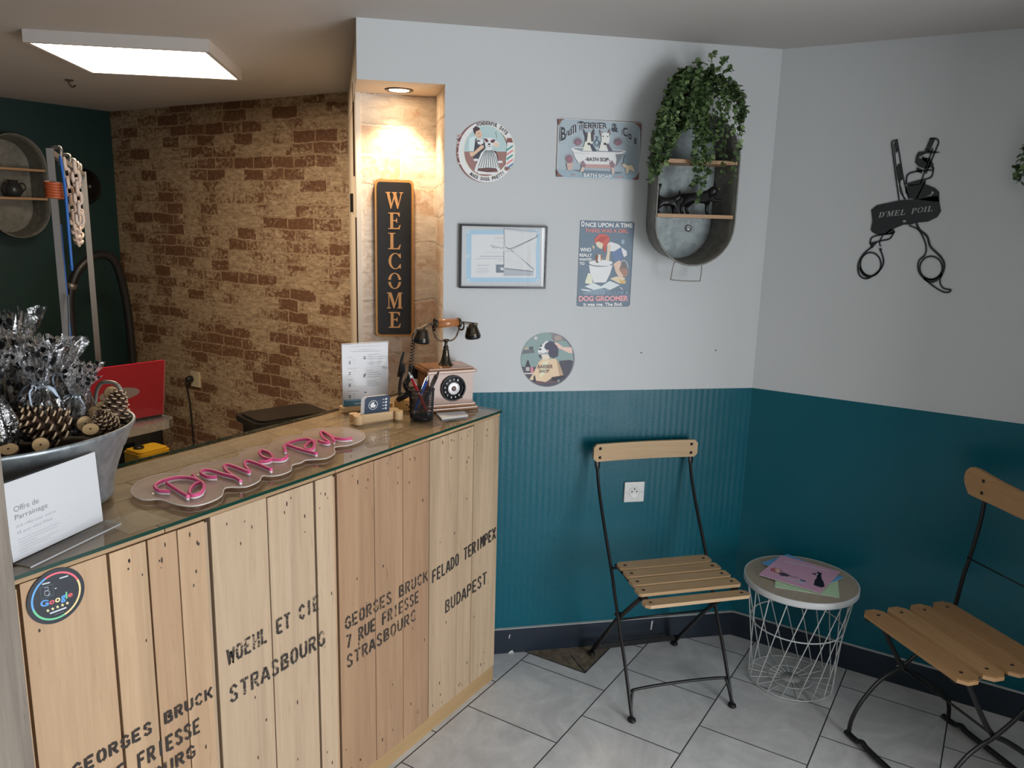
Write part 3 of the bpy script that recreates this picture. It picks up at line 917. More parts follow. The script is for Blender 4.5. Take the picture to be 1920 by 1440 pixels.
A.p((190, 184, 176), [(455, 255), (510, 225), (530, 270), (500, 310)])
A.p((52, 54, 64), [(320, 725), (345, 725), (385, 850), (370, 985), (290, 985), (280, 850)]); A.p((170, 160, 158), [(290, 870), (365, 870), (365, 950), (290, 950)])
A.p((196, 110, 126), [(385, 870), (440, 865), (450, 985), (390, 985)]); A.l((196, 186, 180), 24, [(250, 1000), (450, 1000)])
A.p((206, 176, 140), [(630, 700), (780, 700), (900, 690), (980, 780), (1040, 940), (1070, 1040), (860, 1080), (700, 1180), (520, 1150), (360, 1130), (450, 980), (560, 760)])
A.p((168, 138, 108), [(930, 720), (980, 780), (1040, 940), (1070, 1040), (990, 1060), (960, 900)]); A.p((226, 198, 164), [(640, 760), (760, 730), (700, 1000), (560, 1100)])
A.p((212, 190, 170), [(615, 620), (770, 600), (790, 690), (640, 715)])
A.p((62, 64, 82), [(700, 380), (780, 325), (880, 345), (940, 420), (970, 520), (960, 640), (860, 690), (770, 640), (740, 520), (680, 470)])
A.p((70, 70, 86), [(560, 600), (600, 610), (620, 680), (570, 680)])
A.p((224, 222, 222), [(635, 400), (700, 330), (780, 325), (700, 380), (665, 440), (690, 500), (770, 520), (740, 580), (660, 620), (570, 600), (535, 540), (560, 500), (580, 440)])
A.e((60, 64, 72), 588, 498, 26, 22); A.p((58, 60, 72), [(580, 430), (625, 405), (625, 440), (590, 455)]); A.l((60, 56, 66), 14, [(580, 570), (650, 595), (735, 560)], 4)
A.p((200, 140, 132), [(700, 520), (770, 520), (740, 550)])
A.p((214, 172, 156), [(880, 355), (950, 365), (1060, 450), (1240, 460), (1262, 580), (1180, 575), (1050, 510), (960, 470), (930, 420), (900, 400)])
A.p((50, 46, 54), [(820, 1080), (1060, 1040), (1120, 1060), (900, 1160), (820, 1150)]); A.p((44, 48, 54), [(455, 1045), (480, 1045), (500, 1170), (440, 1170)])
A.t((104, 86, 78), 'BARBER', [(530, 900), (850, 895), (855, 815), (540, 820)], 0.03); A.t((104, 86, 78), 'SHOP', [(560, 990), (770, 985), (780, 915), (570, 920)], 0.03)
A.build('picture', sg)

# ---- framed certificate and envelope
o = (-0.992, 1.519)
cf_ = empty('framed_certificate', wframe(*o), 'blue-bordered certificate in a thin black frame hanging beside the niche', 'framed certificate')
b = MB().mat(plain('black_frame_lacquer', (0.015, 0.014, 0.018), 0.3)); hw, hh, fw = 0.1535, 0.109, 0.006
b.box(-hw, hw, hh - fw, hh, 0.001, 0.016); b.box(-hw, hw, -hh, -hh + fw, 0.001, 0.016); b.box(-hw, -hw + fw, -hh + fw, hh - fw, 0.001, 0.016); b.box(hw - fw, hw, -hh + fw, hh - fw, 0.001, 0.016)
b.build('frame', cf_)
b = MB().mat(plain('certificate_paper', (0.76, 0.78, 0.80), 0.6)); b.box(-hw + fw, hw - fw, -hh + fw, hh - fw, 0.002, 0.006); b.build('paper', cf_)
A = Art(hquad(1920, 1415, [(-1.16927, 1.64519), (-0.81415, 1.6543), (-0.80421, 1.39448), (-1.16646, 1.39172)], o), 0.006, 1.8)
A.p((140, 172, 208), [(250, 212), (1640, 215), (1640, 1205), (250, 1205)]); A.p((196, 202, 208), [(350, 300), (1570, 300), (1570, 1118), (340, 1118)])
for x, y in ((280, 240), (1610, 240), (280, 1180), (1610, 1180), (268, 715)): A.ring((206, 220, 232), x, y, 28, 28, 12)
A.t((176, 150, 160), 'CERTIFICAT', q4(780, 355, 1150, 382)); A.l((170, 176, 182), 6, [(740, 440), (1180, 440)])
A.l((104, 112, 124), 9, [(710, 520), (740, 505), (760, 560), (790, 520), (820, 560), (850, 530), (900, 560), (1000, 545), (1120, 560)], 4)
for x0, x1, y, w in ((590, 1300, 645, 5), (500, 1400, 715, 18), (430, 1480, 762, 10), (850, 1050, 795, 6), (455, 680, 885, 14), (470, 665, 938, 9), (470, 665, 972, 9), (430, 700, 1002, 9), (470, 650, 1032, 7)):
    A.l((158, 164, 172), w, [(x0, y), (x1, y)])
A.p((96, 108, 120), [(815, 872), (1080, 872), (1080, 1025), (815, 1025)])
for k in range(5): a = radians(-150 + k * 30); A.p((206, 212, 218), [(915, 980), (930 + 70 * cos(a), 960 + 62 * sin(a)), (945, 980)])
A.build('certificate_print', cf_)
b = MB().mat(M_GLASS); b.box(-hw + fw, hw - fw, -hh + fw, hh - fw, 0.010, 0.0115); b.build('glass', cf_)
o2 = (-0.935, 1.519)
en = empty('envelope', wframe(o2[0], o2[1], 0.0066), 'white paper envelope tucked over the right half of the framed certificate', 'envelope')
A = Art(hquad(1920, 1415, [(-1.16927, 1.64519), (-0.81415, 1.6543), (-0.80421, 1.39448), (-1.16646, 1.39172)], o2), 0.0004, 1.0)
PW = plain('envelope_paper', (0.90, 0.905, 0.91), 0.6); PW2 = plain('envelope_paper_shade', (0.60, 0.64, 0.70), 0.6)  # second, darker tone paints the shadow around the envelope's edges
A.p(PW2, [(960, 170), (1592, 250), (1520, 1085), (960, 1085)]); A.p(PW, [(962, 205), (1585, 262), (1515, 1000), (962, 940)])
for q in ([(985, 530), (1040, 562), (1130, 556), (1560, 356), (1590, 310)], [(1100, 600), (1240, 700), (1525, 965)], [(965, 940), (1100, 958), (1515, 1002)]):
    A.l((128, 134, 146), 16, q, 5)  # grey strokes paint the shade along the flap edges
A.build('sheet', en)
b = MB().mat(PW); f = A.f
def flap(pts, z): b.prism([f(p) for p in pts], z, z + 0.0006)
flap([(970, 200), (1580, 300), (1560, 350), (1130, 548), (1040, 556), (985, 530)], 0.0020)
flap([(1110, 600), (1590, 350), (1530, 950)], 0.0012); flap([(965, 640), (1085, 600), (1505, 975), (965, 935)], 0.0018)
b.build('flap', en)

# ---- WELCOME board in the niche
SERIF = {
    'E': [[(0, 0), (.78, 0), (.86, .26), (.80, .26), (.66, .07), (.34, .07), (.34, .48), (.52, .48), (.58, .38), (.62, .38), (.62, .66), (.58, .66), (.52, .55), (.34, .55), (.34, .93), (.62, .93), (.74, .76), (.80, .76), (.78, 1), (0, 1), (0, .95), (.14, .93), (.14, .07), (0, .05)]],
    'L': [[(0, 0), (.80, 0), (.88, .30), (.82, .30), (.66, .07), (.36, .07), (.36, .93), (.50, .95), (.50, 1), (0, 1), (0, .95), (.15, .93), (.15, .07), (0, .05)]],
    'M': [[(0, 0), (.26, 0), (.26, .05), (.17, .07), (.17, .82), (.46, 0), (.52, 0), (.82, .84), (.82, .07), (.74, .05), (.74, 0), (1.1, 0), (1.1, .05), (1.01, .07), (1.01, .93), (1.1, .95), (1.1, 1), (.80, 1), (.56, .30), (.32, 1), (0, 1), (0, .95), (.11, .93), (.11, .07), (0, .05)]],
    'W': [[(0, 1), (.34, 1), (.34, .95), (.27, .93), (.42, .30), (.56, .78), (.50, .95), (.43, .95), (.43, 1), (.80, 1), (.80, .95), (.73, .93), (.90, .30), (1.05, .93), (.96, .95), (.96, 1), (1.22, 1), (1.22, .95), (1.13, .93), (.86, 0), (.80, 0), (.60, .62), (.40, 0), (.34, 0), (.08, .93), (0, .95)]],
    'C': [[(.86, .98), (.80, .98), (.78, .93)] + arc(.48, .5, .46, .5, 52, 308, 30) + [(.80, .04), (.86, .04), (.88, .32), (.82, .32)] + arc(.50, .5, .30, .45, 300, 60, 26) + [(.82, .68), (.88, .68)]],
    'I': [[(0, 0), (.36, 0), (.36, .05), (.28, .07), (.28, .93), (.36, .95), (.36, 1), (0, 1), (0, .95), (.08, .93), (.08, .07), (0, .05)]],
    'P': [[(0, 0), (.40, 0), (.40, .05), (.31, .07), (.31, .93), (.36, .95), (.36, 1), (0, 1), (0, .95), (.11, .93), (.11, .07), (0, .05)],
          [(.31, .95), (.31, 1), (.50, 1)] + arc(.46, .74, .32, .26, 80, -80, 18) + [(.34, .46), (.34, .51)] + arc(.44, .74, .14, .22, -80, 80, 12) + [(.40, .95)]],
    'D': [[(0, 0), (.36, 0), (.36, .05), (.31, .07), (.31, .93), (.36, .95), (.36, 1), (0, 1), (0, .95), (.11, .93), (.11, .07), (0, .05)],
          [(.33, .95), (.33, 1), (.46, 1)] + arc(.42, .5, .50, .5, 84, -84, 26) + [(.33, 0), (.33, .05)] + arc(.40, .5, .30, .44, -84, 84, 22)],
    "'": [[(0, 1), (.16, 1), (.10, .70), (.04, .70)]],
}
def serif_o(): return [arc(.46, .5, .46, .5, 8, 172, 24) + arc(.46, .5, .27, .45, 172, 8, 24), arc(.46, .5, .46, .5, 188, 352, 24) + arc(.46, .5, .27, .45, 352, 188, 24)]
SERIF['O'] = serif_o()
SW_ = {'E': .86, 'L': .88, 'M': 1.1, 'W': 1.22, 'C': .88, 'O': .92, 'I': .36, 'P': .78, 'D': .92, "'": .16, ' ': .5}

wb = empty('welcome_board', frame(SW(1.353, 1.199, -0.270), T, ZU), 'tall black WELCOME board with orange wooden border standing in the niche', 'welcome sign')
WOODO = wood('golden_border_wood', (0.56, 0.29, 0.085), (0.36, 0.17, 0.05), 0.5, 1.5, 'Y', 0.6, False)
b = MB().mat(WOODO); b.prism(rrect(-0.071, 0, 0.071, 0.580, 0.016), -0.014, 0.0); b.build('border', wb)
b = MB().mat(plain('matt_black_panel', (0.011, 0.011, 0.013), 0.6)); b.prism(rrect(-0.062, 0.009, 0.062, 0.571, 0.010), 0.0, 0.004); b.build('panel', wb)
b = MB().mat(plain('copper_lettering', (0.66, 0.34, 0.13), 0.45, 0.25))
for i, ch in enumerate('WELCOME'):
    y = 0.571 - 0.0355 - 0.060 - i * 0.0735; hgt = 0.060; wdt = SW_[ch] * 0.053
    for pl in SERIF[ch]: b.prism([(x * 0.053 - wdt / 2, y + v * hgt) for x, v in pl], 0.004, 0.0055)
b.build('lettering', wb)

# ---- scissors silhouette on the right wall
MR = frame((Cx, 0, 0), (0, -1, 0), ZU)
so = (-0.34, 1.44)
sc = empty('scissors_wall_art', frame((Cx, 0.34, 1.44), (0, -1, 0), ZU), 'black cut-out of scissors, comb and lettered ribbon on the right wall', 'wall decoration')
INKB = plain('black_cutout', (0.016, 0.017, 0.018), 0.45); PAPER = M_WALL
f = hquad(1080, 1440, [(-0.57526, 1.98744), (-0.18658, 1.97368), (-0.11829, 1.43125), (-0.51386, 1.40164)], so)
b = MB().mat(INKB)
def cut(pts, z0=0.001, z1=0.004): b.prism([f(p) for p in pts], z0, z1)
def cl(w, pts, sm=5, closed=False, z0=0.001, z1=0.004):
    q = [tuple(p)[:2] for p in spline([(x, y, 0) for x, y in pts], sm, closed)] if sm else pts
    if closed: q = q + [q[0]]
    for i in range(len(q) - 1):
        cut(ribbon([q[i], q[i + 1]], w), z0, z1)
BODY = [(240, 690), (290, 650), (480, 610), (640, 600), (560, 600), (520, 520), (525, 500), (560, 480), (690, 470), (780, 505), (815, 540), (815, 620), (830, 700), (800, 750), (720, 790), (620, 800), (575, 815), (515, 815), (430, 850), (440, 880), (400, 895), (300, 905), (250, 880), (235, 860), (250, 790)]
cut(BODY[:4] + [(800, 570)] + BODY[11:])
cut([(525, 500), (560, 480), (690, 470), (780, 505), (815, 540), (815, 625), (640, 605), (600, 600), (560, 590), (530, 545)])
# ribbon turns around the comb
cut([(620, 230), (640, 200), (740, 190), (825, 205), (780, 212), (700, 215), (640, 245), (650, 258), (730, 250), (765, 300), (768, 350), (745, 330), (700, 345), (640, 325), (608, 290)])
cl(13, [(535, 470), (545, 400), (600, 370), (760, 352)], 5); cl(13, [(535, 475), (620, 450), (735, 420), (758, 385), (766, 330)], 5)
cut([(545, 478), (690, 440), (700, 470), (560, 490)])
# comb
cl(13, [(740, 88), (790, 90), (808, 115), (795, 160), (700, 385)], 4); cl(11, [(700, 445), (620, 600)], 0); cl(11, [(760, 170), (655, 470)], 0)
for i in range(7): cl(15, [(735 - i * 7, 88 + i * 16), (778 - i * 7, 98 + i * 16)], 0)
for i in range(4): cl(9, [(668 + i * 2, 240 + i * 9), (712, 262 + i * 9)], 0)
for i in range(4): cl(9, [(624 - i, 335 + i * 9), (668, 352 + i * 9)], 0)
# long blade
cl(11, [(412, 125), (420, 112), (452, 104), (462, 125), (515, 440), (560, 600)], 4); cl(11, [(412, 125), (440, 360), (476, 610)], 4); cl(7, [(430, 130), (460, 400), (490, 500), (520, 605)], 4)
cut([(436, 120), (450, 112), (458, 160), (470, 190), (448, 210), (442, 160)]); cut([(470, 300), (488, 300), (505, 430), (480, 455), (462, 400), (455, 330)]); cl(10, [(480, 450), (488, 540), (530, 600)], 4)
# left handle
cl(12, [(415, 850), (360, 895)], 0); cl(10, [(340, 905), (310, 960), (320, 1000)], 3)
cl(12, [(300, 905), (245, 925), (228, 975)], 4); cl(12, [(300, 905), (420, 888), (436, 870)], 4); cl(12, [(228, 975), (330, 950), (395, 935), (430, 885)], 4)
cut([(228, 975), (270, 970), (300, 960), (260, 1000), (238, 1010)])
cl(13, [(255, 1000), (200, 1040), (150, 1100), (128, 1170), (140, 1240), (190, 1272), (250, 1250), (320, 1190), (345, 1130), (330, 1060), (312, 1020), (330, 1028)], 5)
cl(13, [tuple(q) for q in ell(235, 1150, 88, 100, 20)], 0, True)
cut(arc(232, 1160, 98, 110, 95, 170, 14) + arc(238, 1148, 88, 98, 170, 95, 14))
# right handle
cl(13, [(560, 822), (640, 860), (690, 950), (705, 1020), (690, 1075), (650, 1110), (634, 1160), (650, 1230), (720, 1300), (820, 1370), (880, 1388), (912, 1372), (905, 1364), (850, 1352), (822, 1310), (822, 1260)], 5)
cl(20, [(620, 800), (650, 860), (712, 915), (740, 1000), (820, 1080), (855, 1140), (850, 1200), (825, 1260)], 5)
cl(14, [tuple(q) for q in ell(745, 1180, 95, 98, 24)], 0, True)
cut(arc(748, 1195, 98, 112, 20, 130, 16) + arc(745, 1180, 92, 94, 130, 20, 16))
b.build('silhouette', sc)
b = MB().mat(plain('pale_ribbon_lettering', (0.42, 0.43, 0.42), 0.6))
def serif_text(b, s, P, z0, z1):
    """P maps (x in 0..1, y in 0..1) to drawing coordinates"""
    tot = sum(SW_[c] + .16 for c in s); x = 0
    for c in s:
        if c != ' ':
            for pl in SERIF[c]: b.prism([f(P((x + u) / tot, v)) for u, v in pl], z0, z1)
        x += SW_[c] + .16
serif_text(b, "D'MEL", lambda x, y: (300 + 232 * x + 12 * y, 758 - 26 * x - 46 * y - 2 * sin(pi * x)), 0.004, 0.0045); b.build('lettering', sc)
b = MB().mat(plain('pale_ribbon_lettering', (0.42, 0.43, 0.42), 0.6))
serif_text(b, "POIL", lambda x, y: (575 + 190 * x + 12 * y, 725 - 24 * x - 46 * y - 2 * sin(pi * x)), 0.004, 0.0045); b.build('lettering', sc)
b = MB().mat(plain('pale_ribbon_lettering', (0.42, 0.43, 0.42), 0.6))
b.prism([f(p) for p in ell(520, 787, 14, 10)], 0.004, 0.0045); b.build('pale_rivet', sc); b = MB().mat(plain('pale_ribbon_lettering', (0.42, 0.43, 0.42), 0.6)); b.prism([f(p) for p in [(705, 575), (745, 560), (755, 530), (770, 545), (745, 570)]], 0.004, 0.0045)
b.build('pale_fold', sc)

# ---- socket on the slanted wall, small nails, switch bits
def socket_body(name, parent, M):
    pass
sk = empty('wall_socket', wframe(-0.459, 0.635), 'white square wall socket on the teal wall behind the chair back', 'wall socket')
b = MB().mat(M_WHITE); b.box(-0.040, 0.040, -0.040, 0.040, 0.0, 0.010, bev=0.003); b.build('cover_plate', sk)
b = MB().mat(M_WHITE); b.lathe([(0.0205, 0.010), (0.0225, 0.0112), (0.0215, 0.0112), (0.0195, 0.0103), (0.0, 0.0102)], 32, caps=(False, False))
b.mat(M_BLACK)
for x, y, r in ((-0.0095, 0.002, 0.0027), (0.0095, 0.002, 0.0027), (0.0, 0.0125, 0.0028), (-0.031, 0.0, 0.0014), (0.031, 0.0, 0.0014)): b.prism([(x + r * cos(a * pi / 6), y + r * sin(a * pi / 6)) for a in range(12)], 0.0100, 0.0113)
b.build('socket_insert', sk)
for (u, z) in ((-0.462, 1.176), (-0.165, 1.183)):
    b = MB().mat(M_BLACK); b.lathe([(0.0022, 0.0), (0.0022, 0.004)], 10); ob = b.build('nail', M=wframe(u, z))
    tag(ob, 'tiny dark nail in the pale wall, ' + ('left one of the two above the teal edge' if u < -0.4 else 'right one of the two above the teal edge'), 'nail', 'nails in the wall')
RD = (SW(1.515, 0, -1.595) - SW(LP, 0, -0.287)).normalized()
def rframe(d, z): return frame(SW(LP, z, -0.287) + RD * d, -RD, ZU)
b = MB().mat(M_BLACK); b.box(-0.045, 0.045, -0.04, 0.04, 0.0, 0.012, bev=0.003)
tag(b.build('wall_switch', M=rframe(0.62, 1.70)), 'black switch box on the narrow end wall left of the niche', 'switch')
b = MB().mat(plain('brown_cable_cover', (0.10, 0.055, 0.03), 0.6)); b.box(-0.02, 0.02, 0.0, 0.35, 0.0, 0.006)
tag(b.build('cable_cover', M=rframe(0.28, 1.80)), 'long brown strip high on the narrow end wall above the switch', 'cable cover', 'brown strips on the end wall')
b = MB().mat(plain('brown_cable_cover', (0.10, 0.055, 0.03), 0.6)); b.box(-0.02, 0.02, 0.0, 0.62, 0.0, 0.006)
tag(b.build('cable_cover', M=rframe(0.10, 1.02)), 'long brown strip low on the narrow end wall below the switch', 'cable cover', 'brown strips on the end wall')

# ---- oval zinc tub used as a wall shelf
def stadium(w, h, n=14):
    r = w / 2; s = h / 2 - r
    return [(r * cos(radians(a)), s + r * sin(radians(a))) for a in np.linspace(0, 180, n)] + [(r * cos(radians(a)), -s + r * sin(radians(a))) for a in np.linspace(180, 360, n)]
def oval_tub(b, w0, h0, w1, h1, d, th=0.0015, rim=0.004):
    """back plate and flaring side, opening towards +z"""
    A0, A1 = stadium(w0, h0), stadium(w1, h1); n = len(A0)
    lv = [(0, 0.0), (0.33, 0), (0.66, 0), (1.0, 0)]
    outer, inner = [], []
    for t, _ in lv:
        P = [(a[0] * (1 - t) + c[0] * t, a[1] * (1 - t) + c[1] * t) for a, c in zip(A0, A1)]
        outer.append(b.add([(x, y, 0.002 + d * t) for x, y in P]))
        inner.append(b.add([(x * (1 - th * 10), y * (1 - th * 7), 0.004 + (d - 0.002) * t) for x, y in P]))
    for R, rev in ((outer, False), (inner, True)):
        for a, c in zip(R, R[1:]):
            for k in range(n):
                k2 = (k + 1) % n; q = (a + k, a + k2, c + k2, c + k); b.face(q[::-1] if rev else q, smooth=True)
    for k in range(n):
        k2 = (k + 1) % n; b.face((outer[-1] + k, outer[-1] + k2, inner[-1] + k2, inner[-1] + k))
    return A1
GB = galvanised('spangled_zinc_sheet', (0.42, 0.47, 0.47), (0.22, 0.26, 0.27), 0.55, 0.35, 0.8)
uo, zo = -0.349, 1.7605
ws = empty('oval_wall_shelf', wframe(uo, zo - 0.25), 'oval zinc tub hung upright on the white wall as a shelf under the trailing plant', 'wall shelf')
ws_off = 0.25
b = MB().mat(M_GALVW); M_ = Matrix.Translation((0, ws_off, 0))
DP = 0.145
oval_tub(b, 0.250, 0.475, 0.290, 0.505, DP); b.tube([(x, y, DP + 0.002) for x, y in stadium(0.290, 0.505, 18)], 0.0035, 8, True)
for v in b.v: v.y += ws_off
b.build('tub_side', ws)
b = MB().mat(GB); b.prism([(x, y + ws_off) for x, y in stadium(0.245, 0.470)], 0.0045, 0.006); b.build('back_plate', ws)
SH = wood('shelf_pine', (0.50, 0.30, 0.155), (0.30, 0.16, 0.08), 0.5, 1.0, 'X', 0.8)
for zz in (1.850, 1.669):
    y = zz - zo + ws_off; hw_ = 0.139 if zz > 1.7 else 0.139
    b = MB().mat(SH); b.tint = random.random(); wb0 = 0.118
    b.prism([(-wb0, 0.006), (wb0, 0.006), (hw_, DP), (-hw_, DP)], y, y + 0.012, Matrix(((1, 0, 0, 0), (0, 0, 1, 0), (0, 1, 0, 0), (0, 0, 0, 1))))
    b.build('shelf_board', ws)
b = MB().mat(M_STEEL)
hp = [(-0.040, 0.010, 0.10), (-0.050, -0.004, 0.10), (-0.053, -0.045, 0.095), (-0.046, -0.058, 0.092), (0.048, -0.061, 0.092), (0.058, -0.052, 0.093), (0.056, -0.006, 0.10), (0.046, 0.008, 0.10)]
b.tube(spline(hp, 5), 0.0020, 8); b.build('handle', ws)
b = MB().mat(M_BLACK); pc = (0.036, 1.633 - zo + ws_off)
b.prism(ell(*pc, 0.013, n=24), 0.006, 0.009)
b.mat(M_WHITE); b.prism(ell(pc[0], pc[1] - 0.003, 0.005, 0.004, 16), 0.009, 0.0095)
for k in range(4): b.prism(ell(pc[0] - 0.0065 + k * 0.0043, pc[1] + (0.003, 0.0065, 0.0065, 0.003)[k], 0.0018, 0.0024, 10), 0.009, 0.0095)
ob = b.build('paw_magnet', M=ws.matrix_world.copy()); tag(ob, 'round black magnet with a white paw stuck inside the oval tub shelf', 'magnet')


def skin(name, verts, edges, radii, mat, parent=None, M=None, sub=2, root=0):
    me = bpy.data.meshes.new(name); me.from_pydata(verts, edges, []); ob = bpy.data.objects.new(name, me); COL.objects.link(ob)
    md = ob.modifiers.new('s', 'SKIN'); md.use_smooth_shade = True
    for i, d in enumerate(me.skin_vertices[0].data):
        r = radii[i]; d.radius = r if isinstance(r, tuple) else (r, r); d.use_root = (i == root)
    sb = ob.modifiers.new('u', 'SUBSURF'); sb.levels = sub; sb.render_levels = sub
    dg = bpy.context.evaluated_depsgraph_get(); m2 = bpy.data.meshes.new_from_object(ob.evaluated_get(dg))
    bpy.data.objects.remove(ob); bpy.data.meshes.remove(me)
    m2.name = name; m2.materials.clear(); m2.materials.append(mat)
    for p in m2.polygons: p.use_smooth = True
    o = bpy.data.objects.new(name, m2); COL.objects.link(o)
    if parent is not None: o.parent = parent
    elif M is not None: o.matrix_world = M
    return o


CATM = plain('black_cat_resin', (0.010, 0.010, 0.011), 0.35)
def cat(name, M, label, pose):
    """x forward, y left, z up; about 9 cm long"""
    e = empty(name, M, label, 'cat figurine', 'cat figurines in the oval shelf')
    v = [(-0.034, 0, 0.052), (-0.010, 0, 0.047), (0.014, 0, 0.051), (0.026, 0, 0.060), (0.038, 0, 0.069),   # spine, neck, head
         (0.049, 0, 0.066)]
    r = [0.016, 0.0155, 0.0165, 0.0125, 0.0165, 0.010]
    ed = [(0, 1), (1, 2), (2, 3), (3, 4), (4, 5)]
    def limb(root, pts, rr):
        p = root
        for q, s in zip(pts, rr): v.append(q); r.append(s); ed.append((p, len(v) - 1)); p = len(v) - 1
    if pose == 0:
        limb(2, [(0.022, 0.009, 0.034), (0.020, 0.010, 0.016), (0.022, 0.010, 0.004), (0.029, 0.010, 0.0035)], [0.0075, 0.005, 0.0045, 0.0045])
        limb(2, [(0.030, -0.010, 0.044), (0.046, -0.011, 0.040), (0.060, -0.011, 0.042), (0.065, -0.011, 0.034)], [0.0075, 0.005, 0.0046, 0.0046])
        limb(0, [(-0.026, 0.010, 0.036), (-0.038, 0.010, 0.020), (-0.034, 0.010, 0.005), (-0.027, 0.010, 0.0035)], [0.010, 0.006, 0.0045, 0.0045])
        limb(0, [(-0.036, -0.010, 0.036), (-0.050, -0.010, 0.022), (-0.048, -0.010, 0.005), (-0.041, -0.010, 0.0035)], [0.010, 0.006, 0.0045, 0.0045])
        limb(0, [(-0.050, 0, 0.056), (-0.064, 0, 0.044), (-0.072, 0, 0.026)], [0.0055, 0.0045, 0.004])
    else:
        limb(2, [(0.018, 0.009, 0.034), (0.018, 0.010, 0.016), (0.020, 0.010, 0.004), (0.027, 0.010, 0.0035)], [0.0075, 0.005, 0.0045, 0.0045])
        limb(2, [(0.024, -0.010, 0.034), (0.026, -0.010, 0.016), (0.028, -0.010, 0.004), (0.034, -0.010, 0.0035)], [0.0075, 0.005, 0.0045, 0.0045])
        limb(0, [(-0.032, 0.010, 0.036), (-0.042, 0.010, 0.020), (-0.038, 0.010, 0.005), (-0.031, 0.010, 0.0035)], [0.011, 0.006, 0.0045, 0.0045])
        limb(0, [(-0.036, -0.010, 0.036), (-0.046, -0.010, 0.022), (-0.043, -0.010, 0.005), (-0.036, -0.010, 0.0035)], [0.011, 0.006, 0.0045, 0.0045])
        limb(0, [(-0.046, 0, 0.066), (-0.050, 0, 0.086), (-0.044, 0, 0.108), (-0.036, 0, 0.118)], [0.008, 0.009, 0.009, 0.005])
    skin('body', v, ed, r, CATM, e)
    for s in (-1, 1):
        b = MB().mat(CATM); hx, hz = 0.038, 0.081
        a = b.add([(hx - 0.003, s * 0.004, hz), (hx + 0.006, s * 0.004, hz), (hx + 0.001, s * 0.012, hz - 0.002), (hx, s * 0.0105, hz + 0.014)])
        for q in ((0, 1, 3), (1, 2, 3), (2, 0, 3), (0, 2, 1)): b.face([a + i for i in q])
        b.build('ear', e)
    b = MB().mat(plain('amber_eye', (0.35, 0.24, 0.05), 0.2))
    for s in (-1, 1): b.lathe([(0.0, -0.0018), (0.0016, -0.001), (0.0020, 0), (0.0016, 0.001), (0.0, 0.0018)], 8, Matrix.Translation((0.0525, s * 0.006, 0.073)))
    b.build('eyes', e)
    return e
def wdir(dx, dn, o, k=1.0):  # frame standing on a shelf: forward mixes wall-right and room-normal
    f_ = (T * dx + N * dn).normalized(); return frame(o, f_, ZU.cross(f_)) @ Matrix.Scale(k, 4)
ZS = 1.669 + 0.012 + 0.0003
cat('cat_figurine', wdir(1, 0.55, SW(0.312, ZS, 0.085), 1.22), 'black walking cat figurine with one paw raised, right one on the lower shelf', 0)
cat('cat_figurine', wdir(1, 0.2, SW(0.410, ZS, 0.050), 0.88), 'black cat figurine with bushy upright tail, left one on the lower shelf', 1)

# ---- trailing plant on top of the shelf
def leaf_mat(name, a, c):
    k = NT(name); at = k.n('ShaderNodeAttribute', attribute_name='tint')
    k.l(k.mix(at.outputs['Fac'], a, c), k.p.inputs['Base Color']); k.p.inputs['Roughness'].default_value = 0.5
    k.p.inputs['Subsurface Weight'].default_value = 0.0
    return k.m
LEAF = leaf_mat('eucalyptus_leaf', (0.038, 0.078, 0.026), (0.24, 0.34, 0.13))
def leaf(b, p, d, up, L, Wd):
    d = d.normalized(); s = d.cross(up)
    if s.length < 1e-3: s = Vector((1, 0, 0))
    s.normalize(); nn = s.cross(d)
    pts = [p, p + d * L * 0.35 + s * Wd * 0.5 + nn * 0.08 * L, p + d * L * 0.75 + s * Wd * 0.42 + nn * .04 * L, p + d * L, p + d * L * 0.75 - s * Wd * 0.42 + nn * .04 * L, p + d * L * 0.35 - s * Wd * 0.5 + nn * 0.08 * L, p + d * L * 0.5 - nn * 0.02 * L]
    a = b.add(pts)
    for i in range(6): b.face((a + i, a + (i + 1) % 6, a + 6), smooth=True)
def plant(name, M, label, strands, n_leaf, seed, pot=True, keep=None):
    rnd = random.Random(seed)
    e = empty(name, M, label, 'potted plant', 'trailing plants')
    if pot:
        b = MB().mat(plain('black_nursery_pot', (0.010, 0.010, 0.010), 0.45))
        b.lathe([(0.0, 0.0), (0.022, 0.0), (0.027, 0.062), (0.032, 0.062), (0.033, 0.072), (0.030, 0.072), (0.026, 0.066), (0.0, 0.064)], 28, Matrix(((1, 0, 0, 0), (0, 0, 1, 0), (0, 1, 0, 0), (0, 0, 0, 1))) @ Matrix.Identity(4), caps=(False, False))
        b.build('pot', e)
    bs = MB().mat(plain('plant_stem', (0.05, 0.10, 0.03), 0.6)); bl = MB().mat(LEAF)
    for st in strands:
        pts = spline(st, 8)
        if len(pts) < 3: continue
        bs.tube(pts, 0.0009, 5)
        L = sum((pts[i + 1] - pts[i]).length for i in range(len(pts) - 1)); m = max(4, int(L / 0.0085)); acc = 0
        for k in range(m):
            t = k / (m - 1) * (len(pts) - 1.001); i = int(t); p = pts[i].lerp(pts[i + 1], t - i); dd = (pts[i + 1] - pts[i]).normalized()
            for s in (0, 1):
                a = rnd.uniform(0, 2 * pi); side = Vector((cos(a), sin(a), rnd.uniform(-.4, .6)))
                dr = (side * 1.0 + dd * 0.55); Lf = rnd.uniform(0.012, 0.022)
                bl.tint = min(1, max(0, rnd.gauss(0.33, 0.28)))
                leaf(bl, p + Vector((rnd.uniform(-1, 1), rnd.uniform(-1, 1), rnd.uniform(-1, 1))) * 0.003, dr, Vector((rnd.uniform(-.5, .5), 1, rnd.uniform(-.2, .8))), Lf, Lf * 0.95)
    bs.build('stems', e); bl.build('foliage', e)
    return e
rnd = random.Random(4)
def st(*p): return [Vector(q) for q in p]
